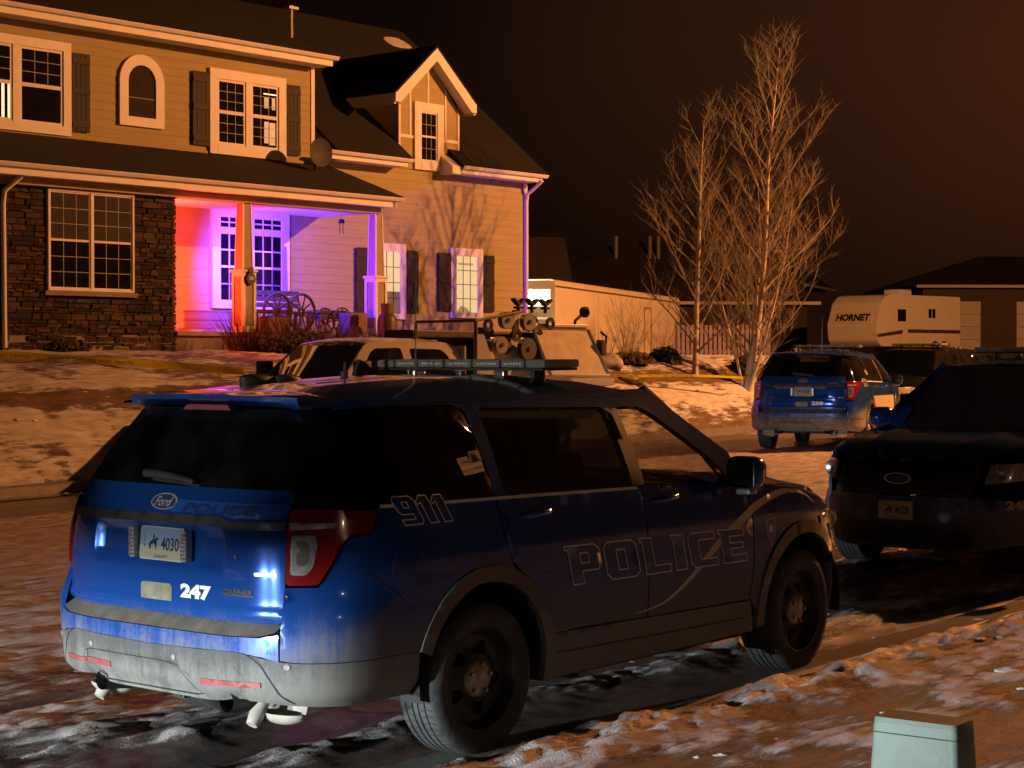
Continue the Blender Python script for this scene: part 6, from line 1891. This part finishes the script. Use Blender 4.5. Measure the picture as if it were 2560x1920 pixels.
wallx('far_wall', [(0, .35), (LT, .35), (LT, HT-.2), (0, HT-.2)], 2.36, 2.40, BOXW)
MB().box((LT-.04, .05, .35), (LT, 2.35, HT-.2)).build('front_wall', BOXW, bt)
MB().box((0, .05, .28), (LT-.05, 2.35, .345)).build('floor', PORCHWOOD, bt)
WHT = mat('white_interior', (.75, .72, .66), .5, var=.05)
MB().box((-.03, 0, .28), (.0, .12, HT-.05)).box((-.03, 2.28, .28), (.0, 2.4, HT-.05)).box((-.03, .12, HT-.25), (.0, 2.28, HT-.03)).build('rear_frame', WHT, bt)
MB().box((.9, .05, .35), (.95, 2.35, HT-.2)).build('inner_wall', WHT, bt)
for z in (.95, 1.30, 1.62): MB().box((.55, .10, z), (.89, 2.30, z+.05)).build('shelf', WHT, bt)
MB().lathe([(.001, -.03), (.06, -.03), (.07, 0)], axis_o=(.45, 1.2, HT-.10), n=14, axis='z').build('ceiling_lamp', LIT3, bt)
_l = bpy.data.lights.new('ceiling_lamp_light', 'POINT'); _l.energy = 160; _l.color = (1, .80, .55); _l.shadow_soft_size = .08
_o = bpy.data.objects.new('ceiling_lamp_light', _l); COL.objects.link(_o); _o.parent = bt; _o.location = (.45, 1.2, HT-.25)
MB().box((9.6, -.025, .45), (9.66, .0, 1.85)).box((10.5, -.025, .45), (10.56, .0, 1.85)).box((9.66, -.025, 1.79), (10.5, .0, 1.85)).build('door_frame', mat('door_outline_brown', (.28, .20, .12), .7), bt)  # brown strips that draw the outline of the side door
for x in (6.2, 7.2):
    MB().lathe([(.20, .0), (.34, .02), (.36, .08), (.36, .18), (.34, .22)], axis_o=(x, .06, .30), n=24, axis='y').build('wheel', RUBBER, bt, auto=40)
MB().box((-.06, 2.0, 1.30), (-.03, 2.1, 1.75)).cyl((-.05, 2.05, 1.25), (-.05, 2.05, 1.3), .05, 10).build('door_latch', TRIM, bt)

# ------------------------------------------------------------------ houses beyond
DKSID = mat('far_house_siding', (.10, .075, .05), .8, var=.15)
FARROOF = mat('far_roof_shingles', (.030, .022, .017), .95, var=.3, scale=10)
def gable_house(name, label, loc, rz, w, dpt, hwall, rise, over=.5, wallm=DKSID, hip=0.0):
    e = empty(name, loc, rz, label, 'house')
    MB().box((0, 0, -1), (w, dpt, hwall)).build('wall', wallm, e)
    for sg in (0, 1):
        y0 = -over if sg == 0 else dpt+over
        P = [(-over, y0, hwall-.05), (w+over, y0, hwall-.05), (w+over-hip, dpt/2, hwall+rise), (-over+hip, dpt/2, hwall+rise)]
        V = P+[(p[0], p[1], p[2]-.12) for p in P]
        MB().add(V, [(0, 1, 2, 3), (7, 6, 5, 4), (0, 4, 5, 1), (1, 5, 6, 2), (2, 6, 7, 3), (3, 7, 4, 0)]).build('roof', FARROOF, e)
    if hip:
        for xe, xr in ((-over, -over+hip), (w+over, w+over-hip)):
            MB().add([(xe, -over, hwall-.05), (xe, dpt+over, hwall-.05), (xr, dpt/2, hwall+rise), (xe, -over, hwall-.15), (xe, dpt+over, hwall-.15), (xr, dpt/2, hwall+rise-.1)], [(0, 1, 2), (5, 4, 3), (0, 3, 4, 1), (1, 4, 5, 2), (2, 5, 3, 0)]).build('roof', FARROOF, e)
    for x in ((0.0, w-.1) if not hip else ()):
        MB().prism([(0, hwall), (dpt, hwall), (dpt/2, hwall+rise-.16)], lambda a, b: (x, a, b), lambda a, b: (x+.1, a, b)).build('gable', wallm, e)
    MB().box((-over, -over-.12, hwall-.20), (w+over, -over, hwall-.06)).build('gutter', WHITE_TRIM, e)
    return e
nh = gable_house('neighbor_house', 'brown neighbouring house with garage doors behind the travel trailer', (21.2, 96, 2.2), math.radians(3), 16, 10, 3.5, 1.7, hip=5.0)
for a, b in ((1.2, 3.0), (4.9, 9.8), (10.2, 13.0)):
    g_ = MB().box((a, -.06, .0), (b, -.001, 2.6)).build('garage_door', WHITE_TRIM, nh)
    for k in range(1, 4): MB().box((a+.05, -.075, .65*k-.015), (b-.05, -.061, .65*k+.015)).build('door_joint', GBAR, g_)
nh2 = gable_house('neighbor_house', 'dim pale gabled house between the bare trees and the neighbour', (17.2, 112, 2.2), math.radians(70), 9, 7, 4.2, 2.6, wallm=mat('dim_pale_siding', (.20, .16, .11), .8))
MB().box((-.02, 2.6, 1.6), (-.001, 3.5, 3.2)).build('window', PANE, nh2)
nh3 = gable_house('neighbor_house', 'dark roofed house behind the enclosed trailer', (0.5, 84, 1.5), math.radians(4), 13, 9, 3.0, 3.0, hip=5.5, wallm=mat('dark_far_siding', (.05, .038, .026), .8))
for x in (4.6, 6.2, 6.6): MB().cyl((x, 3.0, 5.0), (x, 3.0, 6.1), .09, 8).build('vent_pipe', GALV, nh3)
gh = gable_house('garage_shed', 'low tan garage with a sloping roof between house and trailer', (-3.5, 58, 1.6), math.radians(4), 5.2, 7, 2.1, 2.2, .3, SIDING)
gh['category'] = 'garage'

# ------------------------------------------------------------------ travel trailer
TT = empty('travel_trailer', (15.1, 76.0, 1.95), math.atan2(-.70, -.71), 'cream travel trailer lettered HORNET parked before the neighbouring house', 'travel trailer')
CRM = mat('cream_caravan', (.80, .76, .69), .5, var=.06, scale=2, stretch=(1, 1, 4), bump=.2)
# local x forward, y left; the visible corner is front left at the origin
L_, Wd, Ht = 5.9, 2.4, 2.55
prof = [(-L_, .42), (.0, .42), (.32, .62), (.40, 1.30), (.05, 2.20), (-.35, 2.50), (-.8, Ht), (-L_, Ht)]
prof = rounded(prof, .12)
MB().prism(prof, lambda a, b: (a, 0, b), lambda a, b: (a, -Wd, b)).build('shell', CRM, TT, auto=45)
MB().prism([(-L_+.02, .98), (-1.9, .98), (-1.9, 1.13), (-L_+.02, 1.13)], lambda a, b: (a, .012, b), lambda a, b: (a, .001, b)).build('side_stripe', mat('brown_stripe', (.08, .045, .03), .5), TT)
MB().prism([(-1.5, .94), (.30, .78), (.32, .90), (-1.5, 1.10)], lambda a, b: (a, .012, b), lambda a, b: (a, .001, b)).build('side_stripe', mat('brown_stripe', (.08, .045, .03), .5), TT)
for a, b, c, d in ((-1.75, -1.15, 1.45, 1.95), (-3.95, -3.72, 1.62, 2.0), (-3.66, -3.45, 1.62, 2.0)): MB().box((a, .001, c), (b, .015, d)).build('window', PANE, TT)
def fr_at(a, b):   # front face: a across, b up, along the slanting nose
    k = (b-1.30)/(2.20-1.30); return (.40-.35*k+.012, -Wd/2+a, b)
MB().prism([(-.95, 1.35), (.95, 1.35), (.95, 1.85), (-.95, 1.85)], lambda a, b: fr_at(a, b), lambda a, b: (fr_at(a, b)[0]-.02, fr_at(a, b)[1], b)).build('name_panel', mat('white_name_panel', (.78, .70, .58), .5, var=.05), TT)
lettering('name_lettering', 'HORNET', lambda a, b: tuple(np.array(fr_at(-a*-1, 1.60+b))+np.array((.006, 0, 0))), INK, TT, .4, 0, .022, 1.65, .30)
for x in (-3.95, -4.65):
    MB().lathe([(.001, .0), (.10, .02), (.17, .0), (.18, .0), (.30, .02), (.33, -.02), (.33, -.16), (.28, -.18)], axis_o=(x, .02, .33), n=24, axis='y').build('wheel', RUBBER, TT, auto=40)
    MB().tube([(x+.40*math.cos(a), .02, .36+.40*math.sin(a)) for a in np.linspace(.1, 3.04, 12)], .03, 5).build('wheel_arch', CRM, TT)
MB().box((-3.4, -1.6, Ht), (-2.5, -.8, Ht+.28), .06).build('roof_unit', CRM, TT, auto=40)
MB().tube([(.35, -Wd/2, .45), (1.5, -Wd/2, .42)], .05, 6).build('tow_bar', DARKMETAL, TT)
MB().box((1.2, -Wd/2-.05, -.0), (1.3, -Wd/2+.05, .42)).build('jack', DARKMETAL, TT)

# ------------------------------------------------------------------ the other patrol cars (copies, each with its own number)
def clone_suv(label, number, plate, xy_, heading, skip=(), cat='police car', group='police patrol cars', name='police_suv'):
    c = copy_tree(suv, None, skip+('unit_number', 'plate_number', 'plate_exempt', 'plate_county', 'plate_emblem'))
    c.name = name
    tag(c, label, cat, group)
    place_car(c, xy_[0], xy_[1], heading)
    if number: number_decal(c, number)
    if plate: plate_text(c, plate)
    return c
suv2 = clone_suv('blue police SUV parked on the far side, seen from behind beside the bare trees', '238', '4036', (5.40, 33.05), (.36, .933), skip=('side_swoosh', 'side_letter', 'side_letter_outline'))
# its doors carry a pale panel
pan_ = sheet('door_panel', XZ([(.35, .56), (2.30, .50), (2.30, .93), (.25, .95)]), S, mat('pale_door_vinyl', (.42, .36, .26), .45), suv2, off=.0024, step=.12)
suv3 = clone_suv('dark police SUV at the right edge, facing the camera with front plate 4028', None, None, (5.53, 17.78), (-AX[0], -AX[1]))
def front_plate(c, number):
    pl = rounded([(-.1525, -.076), (.1525, -.076), (.1525, .076), (-.1525, .076)], .016)
    f = lambda d: (lambda a, b: (3.868+d, a, .545+b))
    plate = MB().prism(pl, f(.006), f(-.012)).build('license_plate', PLATE_RIM, c)
    MB().prism(offset_poly(pl, .006), f(.0075), f(.005)).build('plate_print', mat('brightened_plate', (.80, .80, .74), .4, var=.15), plate)  # plate colour raised in place of retroreflected light
    lettering('plate_number', number, lambda a, b: f(.0085)(a+.060, b), INK, plate, .07, 0, .0012, .125, .060)
    lettering('plate_exempt', 'EXEMPT', lambda a, b: f(.0085)(a+.005, b-.058), NAVY, plate, .02, 0, 0, .09, .015)
    hs = [(-.040,-.040),(-.030,-.040),(-.022,-.012),(.000,-.006),(.014,-.022),(.012,-.042),(.020,-.042),(.026,-.018),(.022,.004),(.030,.018),(.040,.016),(.036,.028),(.022,.030),(.012,.016),(.004,.020),(.006,.040),(-.004,.046),(-.010,.036),(-.006,.022),(-.018,.010),(-.034,.004),(-.044,-.014)]
    V, F = fill2d([(a*.8-.052, b*.8+.004) for a, b in hs], (), .05)
    mesh_obj('plate_emblem', [f(.0085)(a, b) for a, b in V], F, INK, plate)
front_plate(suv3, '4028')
_n = lettering('unit_number', '245', lambda a, b: tuple(np.array(S(UE+.97+a, .60+b))+np.array((.020, .016, 0))), mat('grey_number', (.45, .43, .40), .5), suv3, .07, 0, .004, .22, .075)
suv4 = clone_suv('distant dark police SUV facing the camera under a light bar', None, None, (9.67, 41.8), (-AX[0], -AX[1]))
NOBAR = ('light_bar', 'tailgate_lettering', 'reflective_band', 'side_swoosh', 'side_letter', 'side_letter_outline', 'side_number', 'side_number_outline', 'shield_outline', 'shield_centre', 'belt_stripe', 'aerial_pod', 'whip_aerial', 'aerial_fin', 'aerial_base', 'warning_light')
suv5 = clone_suv('dark SUV whose roof shows before the wheels of the travel trailer', None, None, (13.2, 58.0), (.95, -.3), NOBAR, 'car', 'far parked cars', 'parked_suv')
suv6 = clone_suv('dark SUV whose roof shows before the nose of the travel trailer', None, None, (10.6, 60.0), (-AX[0], -AX[1]), NOBAR, 'car', 'far parked cars', 'parked_suv')
BLACKP = paint_material('black_car_paint', (.006, .006, .007), (.10, .09, .08), 0.0)
def repaint(o):
    for c in o.children:
        if c.type == 'MESH' and c.data.materials and c.data.materials[0] == BLUE:
            c.material_slots[0].link = 'OBJECT'; c.material_slots[0].material = BLACKP
        repaint(c)
for q_ in (suv4, suv5, suv6): repaint(q_)
# the patrol car behind, whose headlamps light the scene; it stands outside the picture
suv7 = clone_suv('police SUV with lit headlamps standing behind the nearest one', None, None, (-0.8801-12.9*AX[0], 9.3603-12.9*AX[1]), (AX[0], AX[1]))

# ------------------------------------------------------------------ utility pedestal
SAGE = mat('sage_green_plastic', (.13, .18, .14), .6, var=.16, scale=5, bump=.12, bscale=60)
ub = empty('utility_pedestal', (1.52, 6.85, ground(1.52, 6.85)-.03), math.atan2(-.19, .26), 'sage green utility pedestal box standing in the snowy lawn', 'utility box')
V = []; F = []
def ring_(hx, hy, z, r=.02):
    return [(x, y, z) for x, y in rounded([(-hx, -hy), (hx, -hy), (hx, hy), (-hx, hy)], r, 3)]
rows = [ring_(.195, .112, 0), ring_(.176, .096, .20), ring_(.166, .086, .42), ring_(.164, .084, .435, .024)]
n = len(rows[0])
for r_ in rows: V += r_
for i in range(len(rows)-1):
    for k in range(n): F.append((i*n+k, i*n+(k+1) % n, (i+1)*n+(k+1) % n, (i+1)*n+k))
F.append(tuple((len(rows)-1)*n+k for k in range(n)))
MB().add(V, F).build('cabinet', SAGE, ub, auto=45)
cap_ = [(x*1.015, y*1.03, z) for x, y, z in ring_(.164, .084, .436, .024)]
MB().add([(x, y, .436) for x, y, z in cap_]+[(x*.97, y*.95, .452) for x, y, z in cap_], [(k, (k+1) % n, n+(k+1) % n, n+k) for k in range(n)]+[tuple(n+k for k in range(n)), tuple(range(n-1, -1, -1))]).build('lid', SAGE, ub, auto=45)

MB().box((-.166, -.0885, .395), (.166, -.0865, .399)).build('seam', DARKMETAL, ub)
# ------------------------------------------------------------------ yellow tape
TAPE = lens_material('yellow_tape', (.88, .74, .04))
def tape(label, pts, w=.085):
    P = [Vector(q) for q in spline(pts, k=10)]
    e = empty('barrier_tape', tuple(P[0]), 0, label, 'tape'); o0 = P[0]
    V = []; F = []; cum = [0]
    for i, p_ in enumerate(P):
        if i: cum.append(cum[-1]+(p_-P[i-1]).length)
        tw = .25*math.sin(i*.55)
        V += [tuple(p_-o0+Vector((0, tw*w*.5, w/2))), tuple(p_-o0-Vector((0, tw*w*.5, w/2)))]
        if i: F.append((2*i-2, 2*i-1, 2*i+1, 2*i))
    mesh_obj('strip', V, F, TAPE, e)
    L = cum[-1]; k = 0; s = .2
    while s+1.5 < L:
        def f(a, b, s=s):
            q = s+.7+a; i = min(len(P)-2, max(0, int(np.searchsorted(cum, q))-1)); g = (q-cum[i])/max(1e-6, cum[i+1]-cum[i])
            p_ = P[i].lerp(P[i+1], g)-o0
            return (p_.x, p_.y-.004, p_.z+b)
        for dy in (-.004, .004):
            lettering('tape_lettering', 'POLICE LINE DO NOT CROSS', lambda a, b: (lambda r: (r[0], r[1]+dy*.0, r[2]))(f(a, b)), INK, e, .05, 0, 0, 1.3, .040)['kind'] = 'stuff'
            break
        s += 1.6
    return e
def pxw(px, py, Y):
    return (Y*(px-1280)/4650, Y, CAM_H+Y*math.tan(CAM_PITCH)+Y*(960-py)/4650)
tape('yellow police tape across the snowy yard before the stone front', [(-9.0, 28.6, 2.02), (-7.5, 28.8, 1.90), (-5.6, 28.9, 1.78), (-4.2, 29.2, 1.67)], .12)
tape('yellow police tape running from the truck to the bare trees', [(1.2, 36.5, 1.58), (2.4, 37.2, 1.52), (3.6, 38.2, 1.52), (4.9, 39.4, 1.46)], .05)

# extra snow heap at the corner of the lawn
def heap(label, x, y, s, seed):
    random.seed(seed)
    bm = bmesh.new(); bmesh.ops.create_icosphere(bm, subdivisions=4, radius=1)
    for v in bm.verts:
        n_ = v.co.normalized(); v.co = n_*(1+.20*math.sin(5*n_.x+seed)*math.cos(6*n_.y+1)+.10*math.sin(13*n_.x)*math.sin(11*n_.y+seed)+random.gauss(0, .03)); v.co.z *= .45; v.co *= s
    me_ = bpy.data.meshes.new('snow_heap'); bm.to_mesh(me_); bm.free(); me_.materials.append(MATS['clod_snow'])
    for p_ in me_.polygons: p_.use_smooth = True
    o = bpy.data.objects.new('snow_heap', me_); COL.objects.link(o); o.location = (x, y, ground(x, y)+.02); tag(o, label, 'snow heap')
heap('lumpy white snow heap at the right of the utility pedestal', 1.92, 6.62, .22, 4)

# ------------------------------------------------------------------ sodium street lamp (right of the frame)
lx, ly, lz = LAMP_POS
gz_ = ground(lx, ly)
sl = empty('street_lamp', (lx+1.6, ly+.6, gz_), 0, 'sodium street lamp on a tall grey pole', 'street lamp')
MB().tube([(0, 0, 0), (0, 0, 5), (0, 0, lz-gz_+.3)], [.10, .08, .06], 12).build('pole', GALV, sl)
MB().tube([(0, 0, lz-gz_+.1), (-.8, -.3, lz-gz_+.42), (-1.5, -.56, lz-gz_+.38)], .035, 8).build('arm', GALV, sl)
MB().box((-1.95, -.76, lz-gz_+.16), (-1.35, -.46, lz-gz_+.36), .05).build('luminaire', GALV, sl, auto=40)
MB().lathe([(.14, .13), (.13, .08), (.09, .05), (.001, .035)], axis_o=(-1.6, -.6, lz-gz_+.03), n=20, axis='z').build('lens', mat('sodium_lens', (1, .5, .15), .4, emit=(1.0, .42, .10), estr=20), sl)
l = bpy.data.lights.new('lamp_light', 'POINT'); l.energy = LAMP_W; l.color = LAMP_COL; l.shadow_soft_size = .12
o = bpy.data.objects.new('lamp_light', l); COL.objects.link(o); o.parent = sl; o.location = (-1.6, -.6, lz-gz_-.05)

# low-beam lamps of the patrol car behind, with added plates that cut the beam above
for sg in (-1, 1):
    hx, hy, hz = 3.98, sg*.74, .74
    MB().box((hx-.02, hy-.16, hz+.0105), (hx+.30, hy+.16, hz+.0165)).build('beam_cutoff_plate', TRIM, suv7)  # added plate over the lamp, blocks light above the cutoff
    l = bpy.data.lights.new('headlamp_light', 'SPOT'); l.energy = HEAD_W; l.color = (.86, .94, 1.0); l.spot_size = math.radians(66); l.spot_blend = .45; l.shadow_soft_size = .010
    o = bpy.data.objects.new('headlamp_light', l); COL.objects.link(o); o.parent = suv7; o.location = (hx, hy, hz)
    o.rotation_euler = Vector((1, 0, -.08)).to_track_quat('-Z', 'Y').to_euler()
# added narrow roof spots that brighten only the near car's light bar
for sg in (-1, 1):
    l = bpy.data.lights.new('bar_fill_light', 'SPOT'); l.energy = BAR_FILL_W; l.color = (.95, .96, .90); l.spot_size = math.radians(9); l.spot_blend = .7; l.shadow_soft_size = .04
    o = bpy.data.objects.new('bar_fill_light', l); COL.objects.link(o); o.parent = suv7; o.location = (1.24, sg*.30, 1.868)
    o.rotation_euler = Vector((12.9+1.08-1.24, -sg*.30, -.02)).to_track_quat('-Z', 'Y').to_euler()
# a far street lamp down the road behind the camera
sl2 = copy_tree(sl); tag(sl2, 'street lamp down the road behind the camera', 'street lamp')
sl2.location = (27.0, -15.0, ground(27.0, -15.0)); sl2.rotation_euler = (0, 0, 2.2)
for c in sl2.children:
    if c.type == 'LIGHT':
        c.data = c.data.copy(); c.data.energy = FAR_LAMP_W; c.data.color = (1.0, .62, .42)
place_car(suv, -0.8801, 9.3603, (AX[0], AX[1]), 0.0096, 0.0)
plate_text(suv, '4030'); number_decal(suv, '247')
